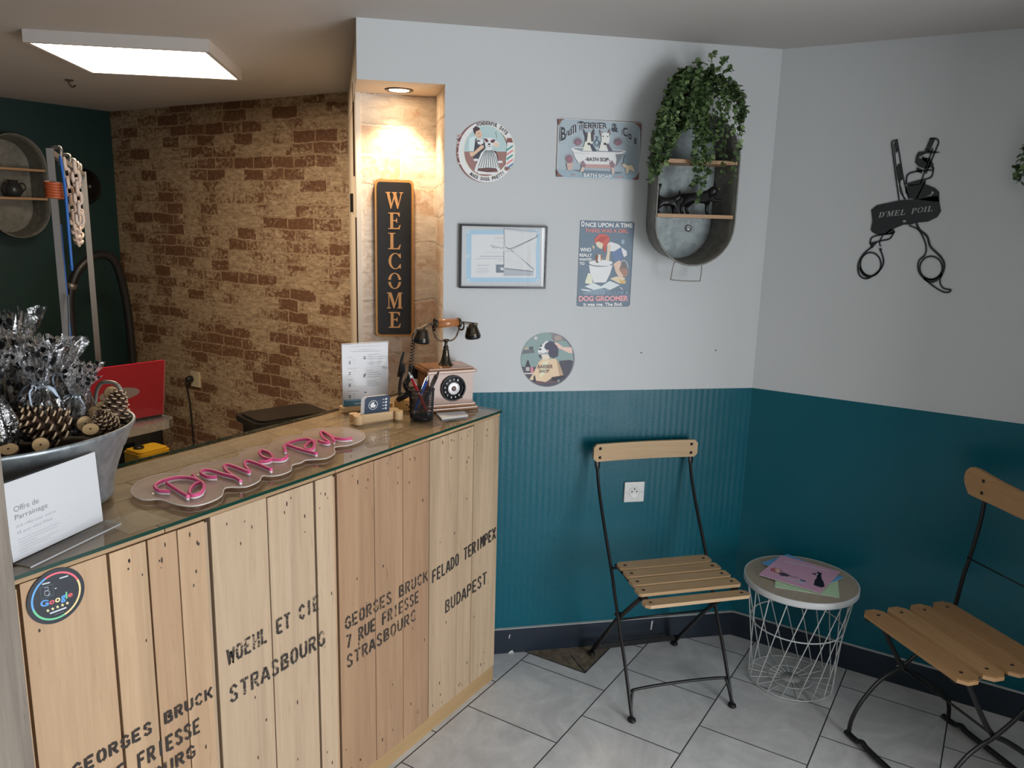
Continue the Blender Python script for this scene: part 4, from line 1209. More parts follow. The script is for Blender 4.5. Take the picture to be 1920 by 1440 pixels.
# local: x right along wall, y up, z into the room; origin at the foot of the pot
strands = []
for i_ in range(30):                       # curtain down the left side
    x = rnd.uniform(-0.185, -0.075); y = -0.02 - (0.17 + 0.06 * rnd.random()) * (abs(x) - 0.06) / 0.12
    zz = rnd.uniform(0.02, 0.115)
    strands.append(st((rnd.uniform(-.01, .01), 0.06, 0), (x * 0.3, 0.10 + rnd.uniform(-.02, .03), zz * 0.3), (x * 0.7, 0.075 + rnd.uniform(-.03, .02), zz * 0.7), (x * 0.97, min(0.03, y * 0.4), zz), (x, y, zz)))
for i_ in range(7):                       # right side in front of the rim
    x = rnd.uniform(0.05, 0.128); y = rnd.uniform(-0.30, -0.04) if x < 0.115 else rnd.uniform(-0.12, 0.0)
    zz = 0.080 + rnd.uniform(0, 0.02)
    strands.append(st((rnd.uniform(-.01, .01), 0.06, 0), (x * 0.3, 0.10, zz * 0.3), (x * 0.75, 0.07 + rnd.uniform(-.02, .02), zz * 0.8), (x, 0.0, zz), (x * 0.93, y, zz)))
for x, y, z in ((-0.02, -0.22, 0.085), (-0.005, -0.24, 0.085), (-0.035, -0.19, 0.085), (0.01, -0.20, 0.09), (-0.05, -0.17, 0.09), (-0.01, -0.15, 0.085), (-0.04, -0.25, 0.085), (-0.015, -0.29, 0.085), (0.03, -0.10, 0.085), (0.035, -0.06, 0.09), (-0.03, -0.10, 0.09)):
    strands.append(st((0, 0.065, 0), (x * 0.5, 0.085, 0.04), (x, 0.03, 0.075), (x, -0.05, z), (x + 0.005, y * 0.6, z), (x, y, z)))
for k in range(34):
    a = rnd.uniform(0, 2 * pi); R = rnd.uniform(0.02, 0.08)
    strands.append(st((0, 0.06, 0), (R * 0.4 * cos(a), 0.10, -abs(R * 0.3 * sin(a)) + 0.006), (R * cos(a), 0.115 + rnd.uniform(0, 0.045) - R * 0.35, -abs(R * 0.5 * sin(a)) + 0.012)))
for x, y in ((0.01, 0.178), (0.055, 0.165), (-0.045, 0.15), (0.125, 0.055), (0.13, 0.03), (-0.075, 0.125), (0.075, 0.14), (-0.11, 0.06), (-0.13, 0.01)):
    strands.append(st((0, 0.065, 0), (x * 0.4, 0.11, 0.03), (x * 0.85, y * 0.85 + 0.01, 0.05), (x, y, 0.055)))
ZP = 1.7605 + 0.2535 + 0.0065
mp = plant('trailing_plant', wframe(-0.338, ZP, 0.088), 'bushy green plant in a small black pot spilling over the oval tub shelf', strands, 0, 3)
sp2 = [st((0, 0.065, 0), (-0.06, 0.09, 0.03), (-0.125, 0.02, 0.03), (-0.142, -0.05, 0.02), (-0.146, -0.085, 0.015)), st((0, 0.06, 0), (-0.05, 0.08, 0.04), (-0.115, 0.0, 0.04), (-0.134, -0.10, 0.02))]
for i_ in range(16):
    x = rnd.uniform(-0.11, 0.15); y = rnd.uniform(-0.22, -0.02)
    sp2.append(st((0, 0.065, 0), (x * 0.4, 0.10 + rnd.uniform(-.02, .02), 0.03), (x * 0.9, 0.03, 0.05), (x, y * 0.6, 0.04), (x, y, 0.03)))
plant('trailing_plant', frame((Cx - 0.036, -0.105, 1.905), (0, -1, 0), ZU), 'leaf tips of a second trailing plant at the right photo edge', sp2, 0, 9, pot=True)

# ================================================================== the counter
CW = (0.60, 0.410, 0.245); CD = (0.34, 0.185, 0.095)
M_CRATE = wood('old_crate_wood', CW, CD, 0.62, 0.9, 'Z', 0.9, grime=0.35)
M_CRATE2 = wood('reddish_crate_wood', (0.50, 0.325, 0.19), (0.27, 0.14, 0.075), 0.62, 0.9, 'Z', 1.0, grime=0.5)
M_CRATE3 = wood('pale_crate_wood', (0.585, 0.435, 0.29), (0.33, 0.215, 0.13), 0.65, 0.9, 'Z', 0.9, grime=0.4)
M_CRATE4 = wood('greyish_crate_wood', (0.55, 0.405, 0.265), (0.30, 0.195, 0.115), 0.65, 0.9, 'Z', 1.0, grime=0.5)
M_TOPW = wood('worktop_wood', (0.54, 0.355, 0.19), (0.25, 0.14, 0.068), 0.6, 0.8, 'X', 1.1, grime=0.5)
M_PLY = wood('plywood_plinth', (0.44, 0.285, 0.135), (0.26, 0.15, 0.065), 0.6, 0.8, 'X', 0.7, False)
M_GAP = plain('dark_joint_shadow_wood', (0.06, 0.032, 0.016), 0.8)
M_NAIL = plain('rusty_nail', (0.05, 0.028, 0.018), 0.6)


def stencil_ink(name, cov):
    k = NT(name); v = k.coord('Object'); n = k.noise(v, 160, 4, 0.75); n2 = k.noise(v, 22, 3)
    f = k.math('ADD', k.math('MULTIPLY', n, 0.7), k.math('MULTIPLY', n2, 0.3))
    a = k.ramp(f, (cov, 1.0), (cov + 0.10, 0.0)); k.l(a, k.p.inputs['Alpha'])
    k.p.inputs['Base Color'].default_value = (0.035, 0.028, 0.024, 1); k.p.inputs['Roughness'].default_value = 0.8
    return k.m
INK1, INK2 = stencil_ink('black_stencil_ink', 0.56), stencil_ink('worn_stencil_ink', 0.50)

SF = {  # stencil strokes in a unit box
 'A': [[(0, 0), (.42, .92)], [(.58, .92), (1, 0)], [(.28, .3), (.72, .3)]], 'B': [[(.1, 0), (.1, 1)], [(.3, .95), (.8, .9), (.85, .65), (.4, .55)], [(.45, .47), (.9, .4), (.9, .1), (.3, .05)]],
 'C': [[(.9, .75), (.6, .97), (.2, .8), (.1, .58)], [(.1, .42), (.2, .2), (.6, .03), (.9, .25)]], 'D': [[(.1, 0), (.1, 1)], [(.3, .95), (.75, .85), (.95, .5), (.75, .15), (.3, .05)]],
 'E': [[(.1, 0), (.1, 1)], [(.28, .95), (.95, .95)], [(.28, .5), (.8, .5)], [(.28, .05), (.95, .05)]], 'F': [[(.1, 0), (.1, 1)], [(.28, .95), (.95, .95)], [(.28, .52), (.8, .52)]],
 'G': [[(.9, .78), (.6, .97), (.2, .8), (.1, .55)], [(.1, .42), (.2, .18), (.6, .03), (.92, .15), (.92, .45), (.6, .45)]], 'H': [[(.1, 0), (.1, 1)], [(.9, 0), (.9, 1)], [(.28, .5), (.72, .5)]],
 'I': [[(.5, 0), (.5, 1)]], 'K': [[(.1, 0), (.1, 1)], [(.35, .48), (.95, 1)], [(.42, .55), (1, 0)]], 'L': [[(.1, 0), (.1, 1)], [(.28, .05), (.9, .05)]],
 'M': [[(.05, 0), (.05, 1)], [(.2, .95), (.5, .3), (.8, .95)], [(.95, 0), (.95, 1)]], 'O': [[(.42, .98), (.15, .8), (.1, .5), (.15, .2), (.42, .02)], [(.58, .98), (.85, .8), (.9, .5), (.85, .2), (.58, .02)]],
 'P': [[(.1, 0), (.1, 1)], [(.3, .95), (.8, .9), (.88, .7), (.8, .52), (.3, .48)]], 'R': [[(.1, 0), (.1, 1)], [(.3, .95), (.8, .9), (.85, .7), (.7, .52), (.35, .5)], [(.5, .42), (.95, 0)]],
 'S': [[(.88, .78), (.6, .97), (.2, .9), (.15, .68), (.42, .56)], [(.55, .46), (.85, .34), (.82, .1), (.4, .03), (.1, .2)]], 'T': [[(.5, 0), (.5, .85)], [(0, .95), (.44, .95)], [(.56, .95), (1, .95)]],
 'U': [[(.1, 1), (.1, .25), (.4, .03)], [(.55, .03), (.9, .25), (.9, 1)]], 'W': [[(0, 1), (.25, 0), (.46, .8)], [(.54, .8), (.75, 0), (1, 1)]], 'X': [[(0, 0), (.44, .46)], [(.56, .54), (1, 1)], [(0, 1), (.42, .56)], [(.58, .44), (1, 0)]],
 '7': [[(.05, .95), (.95, .95), (.4, 0)]], '2': [[(.1, .75), (.4, .97), (.85, .85), (.8, .55), (.1, .05)], [(.25, .05), (.95, .05)]]}


def stencil(b, s, x0, z0, x1, z1, h, w, y):
    """upright stencil text between baseline ends (x0,z0)-(x1,z1), cap height h, on the plane y"""
    n = len(s); adv = (x1 - x0) / (n - 0.22)
    for i, c in enumerate(s):
        if c not in SF: continue
        gx = x0 + i * adv; gz = z0 + (z1 - z0) * (i / n); cw = adv * (0.74 if c != 'I' else 0.74)
        for st_ in SF[c]:
            pts = [(gx + px * cw, gz + pz * h) for px, pz in st_]
            r = ribbon(pts, w); m = len(pts)
            a = b.add([(p[0], y, p[1]) for p in r])
            for k in range(m - 1):
                q = (a + k, a + k + 1, a + 2 * m - 2 - k, a + 2 * m - 1 - k)
                P = [b.v[t] for t in q]; ar = sum(P[t].x * P[(t + 1) % 4].z - P[(t + 1) % 4].x * P[t].z for t in range(4))
                b.face(q if ar > 0 else q[::-1])


ctr = empty('counter', Matrix.Translation((0, 0, 0)), 'long shop counter clad in stencilled wooden crate panels', 'counter')
ZT = HC - 0.008       # top of the wood under the glass
b = MB().mat(M_GAP); b.box(0.52, XE - 0.004, YC + 0.030, YC + WC - 0.004, 0.0, ZT - 0.03); b.build('core', ctr)
b = MB().mat(M_PLY); b.box(0.60, XE, YC + 0.006, YC + 0.028, 0.0, 0.058); b.box(XE - 0.018, XE, YC + 0.028, YC + WC, 0, ZT - 0.028)
b.mat(M_PLY); b.box(0.52, XE, YC + WC - 0.004, YC + WC, 0, ZT - 0.03)
b.build('plinth', ctr)
PANELS = [(0.639, 1.028, [(0.643, 0.803), (0.809, 0.886), (0.891, 0.957), (0.9585, 1.024)], M_CRATE, 0.10),
          (1.034, 1.415, [(1.040, 1.195), (1.199, 1.344), (1.352, 1.413)], M_CRATE3, 0.20),
          (1.421, 1.812, [(1.427, 1.567), (1.569, 1.689), (1.690, 1.811)], M_CRATE2, 0.35),
          (1.814, 2.1985, [(1.815, 1.963), (1.9645, 2.045), (2.048, 2.198)], M_CRATE4, 0.15)]
TX = {0: [('GEORGES BRUCK', 0.700, 0.563, 1.020, 0.566, 0.027, 0.0062), ('7 RUE FRIESSE', 0.700, 0.497, 0.984, 0.499, 0.036, 0.0062), ('STRASBOURG', 0.700, 0.446, 0.968, 0.447, 0.030, 0.0062)],
      1: [('WOEHL ET CIE', 1.066, 0.622, 1.352, 0.643, 0.040, 0.0066), ('STRASBOURG', 1.066, 0.524, 1.370, 0.533, 0.042, 0.0070)],
      2: [('GEORGES BRUCK', 1.446, 0.538, 1.806, 0.543, 0.037, 0.0062), ('7 RUE FRIESSE', 1.449, 0.481, 1.763, 0.491, 0.038, 0.0062), ('STRASBOURG', 1.450, 0.421, 1.748, 0.437, 0.038, 0.0062)],
      3: [('FELADO TERIMPEX', 1.830, 0.525, 2.187, 0.555, 0.042, 0.0066), ('BUDAPEST', 1.899, 0.392, 2.136, 0.405, 0.044, 0.0064)]}
rnd = random.Random(11)
for pi_, (x0, x1, planks, mt, tb) in enumerate(PANELS):
    b = MB().mat(mt); nails = []
    for (a, c) in planks:
        b.tint = max(0.0, tb + rnd.uniform(-0.15, 0.42)) if (pi_, a) != (0, 0.891) else 0.75; dy = rnd.uniform(0, 0.003)
        b.box(a, c, YC + dy, YC + 0.026, 0.058 + rnd.uniform(-.004, .003), ZT - 0.0105 - rnd.uniform(0, 0.004), bev=0.0014)
        for zz, cnt in ((0.955, 3), (0.90, 1), (0.10, 3), (0.15, 1)):
            for q in range(cnt):
                nails.append((rnd.uniform(a + .012, c - .012), YC + dy, zz + rnd.uniform(-.022, .022)))
        for q in range(3): nails.append((rnd.uniform(a + .012, c - .012), YC + dy, rnd.uniform(0.2, 0.88)))
    # thin edge strip beside the panel
    b.tint = 0.1; b.box(x0 - 0.010, x0 - 0.001, YC + 0.004, YC + 0.026, 0.058, ZT - 0.02)
    b.mat(M_NAIL)
    for (nx, ny, nz) in nails:
        rr = rnd.uniform(0.0012, 0.0024); st_ = rnd.uniform(1.2, 3.2)
        a = b.add([(nx + rr * cos(t * pi / 5), ny - 0.0003, nz + rr * st_ * sin(t * pi / 5)) for t in range(10)]); b.face([a + t for t in range(10)])
    pn = b.build('crate_panel', ctr)
    for (tx, xa, za, xb, zb, hh_, ww_) in TX[pi_]:
        adv_ = (xb - xa) / (len(tx) - 0.22); at_ = 0
        for word in tx.split(' '):
            u0_ = xa + at_ * adv_; u1_ = u0_ + (len(word) - 0.22) * adv_; sl_ = (zb - za) / (xb - xa)
            b = MB().mat(INK2 if pi_ in (1, 2) else INK1); stencil(b, word, u0_, za + (u0_ - xa) * sl_, u1_, za + (u1_ - xa) * sl_, hh_, ww_, YC - 0.0004)
            b.build('stencil_lettering', pn); at_ += len(word) + 1
# worktop boards under the glass
b = MB().mat(M_TOPW); y = YC
for w_, segs in ((0.105, [(0.52, 0.93), (0.93, 1.42), (1.42, 1.80), (1.80, XE)]), (0.115, [(0.52, 0.80), (0.80, 1.12), (1.12, 1.60), (1.60, XE)]),
                 (0.11, [(0.52, 1.05), (1.05, 1.50), (1.50, XE)]), (WC - 0.33, [(0.52, 1.55), (1.55, XE)])):
    for (a, c) in segs:
        b.tint = rnd.uniform(0.0, 0.75); b.box(a + 0.001, c - 0.001, y + 0.001, y + w_ - 0.001, ZT - 0.010, ZT - 0.0008, bev=0.0008)
    y += w_
b.mat(M_CRATE3); b.tint = 0.0; b.box(0.87, 0.965, YC + 0.03, YC + 0.135, ZT - 0.0008, ZT - 0.0002)
b.build('worktop', ctr)
# glass sheet
b = MB().mat(M_GLASS2); gx0, gx1, gy0, gy1 = 0.52, XE + 0.006, YC - 0.003, YC + WC + 0.003
b.quad([(gx0, gy0, HC), (gx1, gy0, HC), (gx1, gy1, HC), (gx0, gy1, HC)])
b.mat(M_GEDGE)
b.quad([(gx0, gy0, ZT), (gx1, gy0, ZT), (gx1, gy0, HC), (gx0, gy0, HC)]); b.quad([(gx1, gy0, ZT), (gx1, gy1, ZT), (gx1, gy1, HC), (gx1, gy0, HC)])
b.quad([(gx1, gy1, ZT), (gx0, gy1, ZT), (gx0, gy1, HC), (gx1, gy1, HC)]); b.quad([(gx0, gy1, ZT), (gx0, gy0, ZT), (gx0, gy0, HC), (gx0, gy1, HC)])
tag(b.build('glass_top'), 'clear glass sheet with dark green edge covering the wooden counter', 'glass top')
Z0 = HC + 0.0004

# ---- google sticker on the first crate panel
so = (0.702, 0.947)
gs = empty('review_sticker', frame((so[0], YC - 0.0005, so[1]), (1, 0, 0), ZU), 'round black review sticker with coloured ring on the near crate panel', 'sticker')
f = hquad(1560, 1440, [(0.64756, 1.02771), (0.7693, 0.98219), (0.75847, 0.85377), (0.63625, 0.90924)], so)
b = MB().mat(plain('black_sticker_vinyl', (0.022, 0.027, 0.036), 0.35)); b.prism(ell(0, 0, 0.0525, n=64), 0.0, 0.0012); b.build('disc', gs)
A = Art(lambda p: p, 0.0012, 1.25)
def gring(c, a0, a1): A.strip(c, 0.0036, arc(0, 0, 0.0435, 0.0435, a0, a1, 24))
gring((86, 160, 226), 112, 195); gring((232, 92, 104), 22, 112); gring((240, 200, 130), -75, 22); gring((100, 200, 140), 195, 285)
A.build('colour_ring', gs)
A = Art(f, 0.0012, 1.25)
for ch, c, q in (('G', (76, 150, 226), [(428, 950), (622, 905), (612, 770), (432, 790)]), ('o', (226, 84, 92), [(632, 895), (742, 860), (745, 770), (635, 800)]), ('o', (244, 206, 140), [(762, 850), (878, 815), (878, 715), (762, 745)]),
                 ('g', (76, 150, 226), [(890, 850), (1000, 820), (1000, 660), (890, 690)]), ('l', (104, 196, 138), [(1003, 755), (1042, 742), (1030, 595), (995, 600)]), ('e', (226, 84, 92), [(1050, 735), (1155, 690), (1155, 610), (1050, 640)])):
    A.t(c, ch, q, 0.03)
A.build('google_lettering', gs)
A = Art(f, 0.0012, 1.25)
for i in range(5):
    x, y = 600 + i * 109, 1022 - i * 43
    A.p((250, 214, 150), [(x + (46 if k % 2 == 0 else 19) * cos(radians(-95 + 36 * k)), y + (44 if k % 2 == 0 else 18) * sin(radians(-95 + 36 * k))) for k in range(10)])
A.build('stars', gs)
A = Art(f, 0.0012, 1.25); G1 = (196, 204, 214)
A.l(G1, 30, [(645, 1088), (850, 1012), (1015, 950)])
A.l((120, 130, 145), 8, [(740, 1122), (960, 1040)])
A.l(G1, 26, [(470, 430), (645, 385)]); A.l(G1, 26, [(860, 295), (1055, 235)]); A.l(G1, 18, [(750, 525), (795, 512)])
A.l((90, 104, 120), 9, [(420, 510), (705, 425), (730, 670), (450, 762), (420, 510)])
A.l((170, 182, 200), 12, [(520, 510), (600, 490), (610, 560), (520, 590), (530, 670), (590, 690), (660, 640)]); A.l((170, 182, 200), 10, [(540, 560), (640, 590), (600, 690)])
A.build('small_marks', gs)

# ---- offer card in a clear holder
uo_ = Vector((0.957, 0.29, 0)).normalized(); no_ = Vector((0.29, -0.957, 0)).normalized()
oc = empty('offer_stand', frame((0.66, 1.468, Z0), uo_, ZU), 'clear acrylic stand holding a white paper titled Offre de Parrainage', 'sign holder')
tl = Matrix.Rotation(radians(-2.5), 4, 'X')
f = hquad(1840, 1440, [(-0.00492, 0.21792), (0.71621, 0.01851), (0.67703, -0.52096), (-0.04663, -0.12858)])
b = MB().mat(plain('white_card_paper', (0.80, 0.81, 0.83), 0.6)); b.box(-0.004, 0.212, 0.004, 0.152, -0.0005, 0.0005, tl); b.build('paper', oc)
b = MB().mat(M_ACRYL); b.box(-0.005, 0.214, 0.0, 0.154, 0.001, 0.003, tl); b.box(-0.005, 0.214, 0.002, 0.154, -0.003, -0.001, tl)
b.box(-0.006, 0.216, 0.0, 0.0028, 0.003, 0.040)
b.mat(plain('acrylic_edge', (0.55, 0.56, 0.58), 0.2)); b.box(-0.006, 0.216, 0.0, 0.0030, 0.040, 0.0410); b.box(0.2155, 0.2165, 0.0, 0.0030, 0.0, 0.040)
b.build('acrylic_holder', oc)
A = Art(lambda p: p, 0.0006, 1.0); GT = (150, 146, 150); GL = (186, 190, 198)
def TQ(x0, y0, w, h): return [(x0, y0), (x0 + w, y0), (x0 + w, y0 + h), (x0, y0 + h)]
A.t(GT, 'Offre de', TQ(0.012, 0.094, 0.054, 0.0105)); A.t(GT, 'Parrainage', TQ(0.012, 0.076, 0.072, 0.0125))
A.t(GL, '10 € Offert pour vous et', TQ(0.012, 0.062, 0.088, 0.0070)); A.t(GL, '5€ pour votre Filleul', TQ(0.012, 0.0505, 0.078, 0.0068))
for i, w in enumerate((0.092, 0.088, 0.040, 0.090, 0.070, 0.030)): A.l((206, 209, 216), 0.0011, [(0.012, 0.041 - i * 0.0052), (0.012 + w, 0.041 - i * 0.0052)])
ob = A.build('lettering', oc)
ob.matrix_local = tl

# ---- price list stand
ps_ = empty('price_stand', frame((1.866, 1.828, Z0), (0.892, -0.452, 0), ZU), 'upright white price list in an acrylic stand with a wooden foot', 'sign holder')
LW = wood('pale_beech', (0.72, 0.50, 0.27), (0.50, 0.31, 0.15), 0.5, 1.4, 'X', 0.6, False)
b = MB().mat(LW); b.box(-0.006, 0.168, 0.0, 0.014, -0.022, 0.022, bev=0.002); b.build('wooden_foot', ps_)
b = MB().mat(plain('white_card_paper', (0.80, 0.81, 0.83), 0.6)); b.box(0.001, 0.161, 0.012, 0.221, -0.0006, 0.0); b.build('paper', ps_)
b = MB().mat(glassy('matt_acrylic', (0.97, 0.97, 0.97), ior=1.22)); b.box(0.0, 0.163, 0.010, 0.224, 0.0014, 0.0030); b.box(0.0, 0.163, 0.010, 0.224, -0.0030, -0.0014)
b.mat(plain('acrylic_edge', (0.55, 0.56, 0.58), 0.2)); b.box(-0.0006, 0.0004, 0.010, 0.224, -0.003, 0.003); b.box(0.0, 0.163, 0.2240, 0.2248, -0.003, 0.003); b.build('acrylic_holder', ps_)
A = Art(hquad(1029, 1440, [(-0.00042, 0.23505), (0.18546, 0.22469), (0.18433, -0.03501), (-0.00502, -0.01496)]), 0.0001, 1.0)
A.t((168, 172, 184), 'Tarifs des prestations', [(170, 132), (770, 108), (770, 85), (170, 105)], 0.01)
for x0, x1, y in ((350, 580, 170), (190, 740, 208), (500, 740, 265), (500, 890, 305), (500, 860, 345), (500, 790, 410), (500, 700, 445), (500, 600, 575), (500, 740, 612), (500, 770, 650), (500, 740, 690), (500, 670, 780), (500, 730, 818), (500, 740, 855), (120, 310, 535), (120, 240, 755), (120, 330, 972), (110, 200, 322)):
    A.l((150, 154, 168), 8, [(x0, y + 6), (x1, y - 6)])
for gy in (430, 640, 865, 1085):
    A.e((64, 60, 72), 162, gy - 25, 20, 11, 12); A.e((64, 60, 72), 160, gy + 10, 24, 11, 12)
    for k in range(3): A.l((150, 154, 168), 8, [(222, gy - 66 + k * 38), (262, gy - 68 + k * 38)])
A.e((64, 60, 72), 446, 312, 22, 12, 12); A.e((64, 60, 72), 446, 345, 26, 12, 12); A.p((84, 82, 92), [(420, 700), (430, 650), (470, 625), (465, 680), (440, 712)]); A.e((90, 88, 98), 462, 995, 22, 12, 12)
for x, y in ((805, 505), (860, 525)): A.ring((150, 154, 166), x, y, 18, 20, 9)
A.p((62, 126, 152), [(45, 1145), (885, 1085), (885, 1180), (45, 1310)])
A.l((150, 190, 208), 14, [(75, 1160), (850, 1100)])
A.l((206, 222, 230), 16, [(250, 1215), (440, 1198)])
A.build('print', ps_)

# ---- business cards in a bone-shaped holder
bh = empty('card_holder', frame((1.763, 1.690, Z0), (0.918, -0.394, 0), (0.394, 0.918, 0)), 'pale wooden bone-shaped holder for business cards on the glass', 'card holder')
b = MB().mat(LW); L_ = 0.168
bone = [(0.020, -0.014)] + [(x, -0.014) for x in (0.06, 0.11)] + [(L_ - 0.02, -0.014)]
def lobes(): 
    P = [(0.026, -0.013), (L_ - 0.026, -0.013)]
    P += arc(L_ - 0.016, -0.016, 0.016, 0.016, -150, 62, 12) + arc(L_ - 0.016, 0.016, 0.016, 0.016, -62, 150, 12)
    P += [(L_ - 0.026, 0.013), (0.026, 0.013)]
    P += arc(0.016, 0.016, 0.016, 0.016, 30, 242, 12) + arc(0.016, -0.016, 0.016, 0.016, 118, 330, 12)
    return P
b.prism(lobes(), 0.0, 0.027); b.build('bone_block', bh)
b = MB().mat(plain('dark_slot', (0.10, 0.06, 0.03), 0.8)); b.prism([(0.04, -0.006), (0.128, -0.006), (0.128, 0.008), (0.04, 0.008)], 0.027, 0.0273); b.build('slot', bh)
WC_ = plain('white_card_paper', (0.80, 0.81, 0.83), 0.6); NV = plain('navy_card', (0.030, 0.055, 0.10), 0.4)
for i in range(5):
    b = MB().mat(NV if i == 0 else WC_); y = -0.006 + i * 0.0026; dx = -0.002 * i
    Mx = Matrix.Translation((0, y, 0.0276)) @ Matrix.Rotation(radians(8), 4, 'X') @ Matrix(((1, 0, 0, 0), (0, 0, -1, 0), (0, 1, 0, 0), (0, 0, 0, 1)))
    x0, x1, c = 0.036 + dx + 0.004, 0.121 + dx + 0.004, 0.008
    pl = [(x0, 0), (x1, 0), (x1, 0.047), (x1 - c, 0.055), (x0 + c, 0.055), (x0, 0.047)]
    b.prism(pl, 0.0, 0.0018, Mx)
    if i == 0:
        b.mat(WC_); b.tint = 0
        for (cx_, cz, r0, r1) in ((0.068, 0.027, 0.0155, 0.0140),):
            for k in range(24):
                a0, a1 = 2 * pi * k / 24, 2 * pi * (k + 1) / 24
                b.quad([Mx @ Vector((cx_ + r * cos(a), cz + r * sin(a), 0.0020)) for r, a in ((r1, a0), (r0, a0), (r0, a1), (r1, a1))])
        b.prism([(0.060, 0.019), (0.074, 0.018), (0.078, 0.026), (0.070, 0.030), (0.073, 0.037), (0.064, 0.036), (0.058, 0.028)], 0.0018, 0.0020, Mx)
        for k in range(4): b.prism(ell(0.112, 0.011 + 0.0105 * k, 0.0035, n=10), 0.0018, 0.0020, Mx); b.prism([(0.100, 0.010 + 0.0105 * k), (0.106, 0.010 + 0.0105 * k), (0.106, 0.012 + 0.0105 * k), (0.100, 0.012 + 0.0105 * k)], 0.0018, 0.0020, Mx)
    o_ = b.build('business_card', M=bh.matrix_world.copy())
    tag(o_, 'navy business card with white round dog logo standing first in the bone holder' if i == 0 else 'white business card standing behind the navy one in the bone holder', 'business card', 'business cards in the bone holder')

# ---- neon name sign lying on the glass
nm = empty('neon_sign', Matrix.Translation((1.35, 1.60, Z0)), 'pink neon name sign on a cloud-shaped acrylic plate lying on the counter glass', 'neon sign')
f = hquad(1920, 880, [(1.53085, 2.56012), (2.07873, 1.88519), (1.21704, 1.10703), (0.90018, 1.53875)], (1.35, 1.60))
f2 = hquad(1920, 880, [(1.49673, 2.50305), (2.03239, 1.84316), (1.18991, 1.08235), (0.88012, 1.50445)], (1.35, 1.60))
OUT = [(105, 700), (150, 650), (250, 605), (360, 585), (465, 580), (500, 550), (600, 515), (690, 508), (760, 485), (850, 475), (915, 455), (925, 420), (1000, 390), (1130, 378), (1180, 335), (1280, 305), (1390, 295), (1400, 270), (1480, 248), (1600, 245), (1700, 240), (1800, 260), (1850, 290), (1840, 330), (1740, 370), (1630, 385), (1630, 430), (1560, 470), (1420, 480), (1380, 500), (1310, 520), (1300, 560), (1230, 590), (1150, 602), (1085, 600), (1060, 640), (960, 682), (810, 688), (780, 750), (680, 800), (560, 825), (430, 810), (325, 775), (200, 778), (120, 745)]
b = MB().mat(glassy('frosted_acrylic', (0.97, 0.93, 0.92), 0, 0.34, (0.80, 0.66, 0.58), 0.18))
OUT = [(p.x, p.y) for p in spline([(x, y, 0) for x, y in OUT], 3, True)]
b.prism([f(p) for p in OUT], 0.004, 0.008)
b.build('acrylic_plate', nm)
b = MB().mat(plain('acrylic_edge_pale', (0.72, 0.66, 0.60), 0.3)); q = [f(p) for p in OUT]
b.tube([(x, y, 0.006) for x, y in q], 0.0018, 5, True); b.build('plate_edge', nm)
for p in ((560, 690), (640, 750), (1200, 405), (330, 720)):
    pass
TUB = [[(390, 705), (310, 700), (280, 670), (320, 635), (430, 605), (540, 605), (620, 632), (650, 670), (620, 720), (560, 735), (540, 710), (570, 660), (612, 640)],
       [(370, 645), (440, 690), (530, 745)], [(565, 585), (590, 612)],
       [(745, 600), (680, 598), (630, 575), (640, 550), (700, 550), (800, 580), (880, 600), (925, 630)],
       [(880, 600), (820, 555), (800, 520), (830, 508), (900, 530), (990, 562), (960, 520), (955, 490), (985, 480), (1060, 505), (1155, 545)],
       [(1060, 485), (1130, 480), (1165, 455), (1140, 420), (1085, 402), (1065, 420), (1100, 455), (1180, 470), (1250, 465), (1275, 440)],
       [(1262, 405), (1250, 375), (1290, 345), (1370, 322), (1440, 320), (1475, 345), (1470, 385), (1430, 395), (1405, 380), (1430, 345), (1480, 328)],
       [(1280, 360), (1380, 395), (1495, 425)],
       [(1510, 330), (1560, 345), (1590, 340), (1545, 310), (1525, 270), (1550, 265), (1600, 300), (1625, 335), (1610, 300), (1590, 285), (1640, 310), (1700, 318), (1760, 312)]]
b1 = MB().mat(plain('white_neon_backing', (0.80, 0.74, 0.74), 0.5)); b2 = MB().mat(plain('pink_silicone_tube', (0.74, 0.085, 0.26), 0.4))
for s_ in TUB:
    P = [f2(p) for p in s_]
    P = spline([(x, y, 0) for x, y in P], 6)
    b1.tube([(p.x, p.y, 0.0115) for p in P], (0.0032), 8); b2.tube([(p.x, p.y, 0.0175) for p in P], 0.0042, 8)
b1.build('tube_backing', nm); b2.build('neon_tube', nm)
b = MB().mat(plain('tiny_screw', (0.7, 0.65, 0.5), 0.3, 0.8))
for p in ((605, 603), (1205, 405), (270, 742), (640, 752)):
    x, y = f(p); b = MB().mat(plain('tiny_screw', (0.7, 0.65, 0.5), 0.3, 0.8)); b.lathe([(0.004, 0.008), (0.003, 0.0105)], 10, Matrix.Translation((x, y, 0))); b.build('screw', nm)

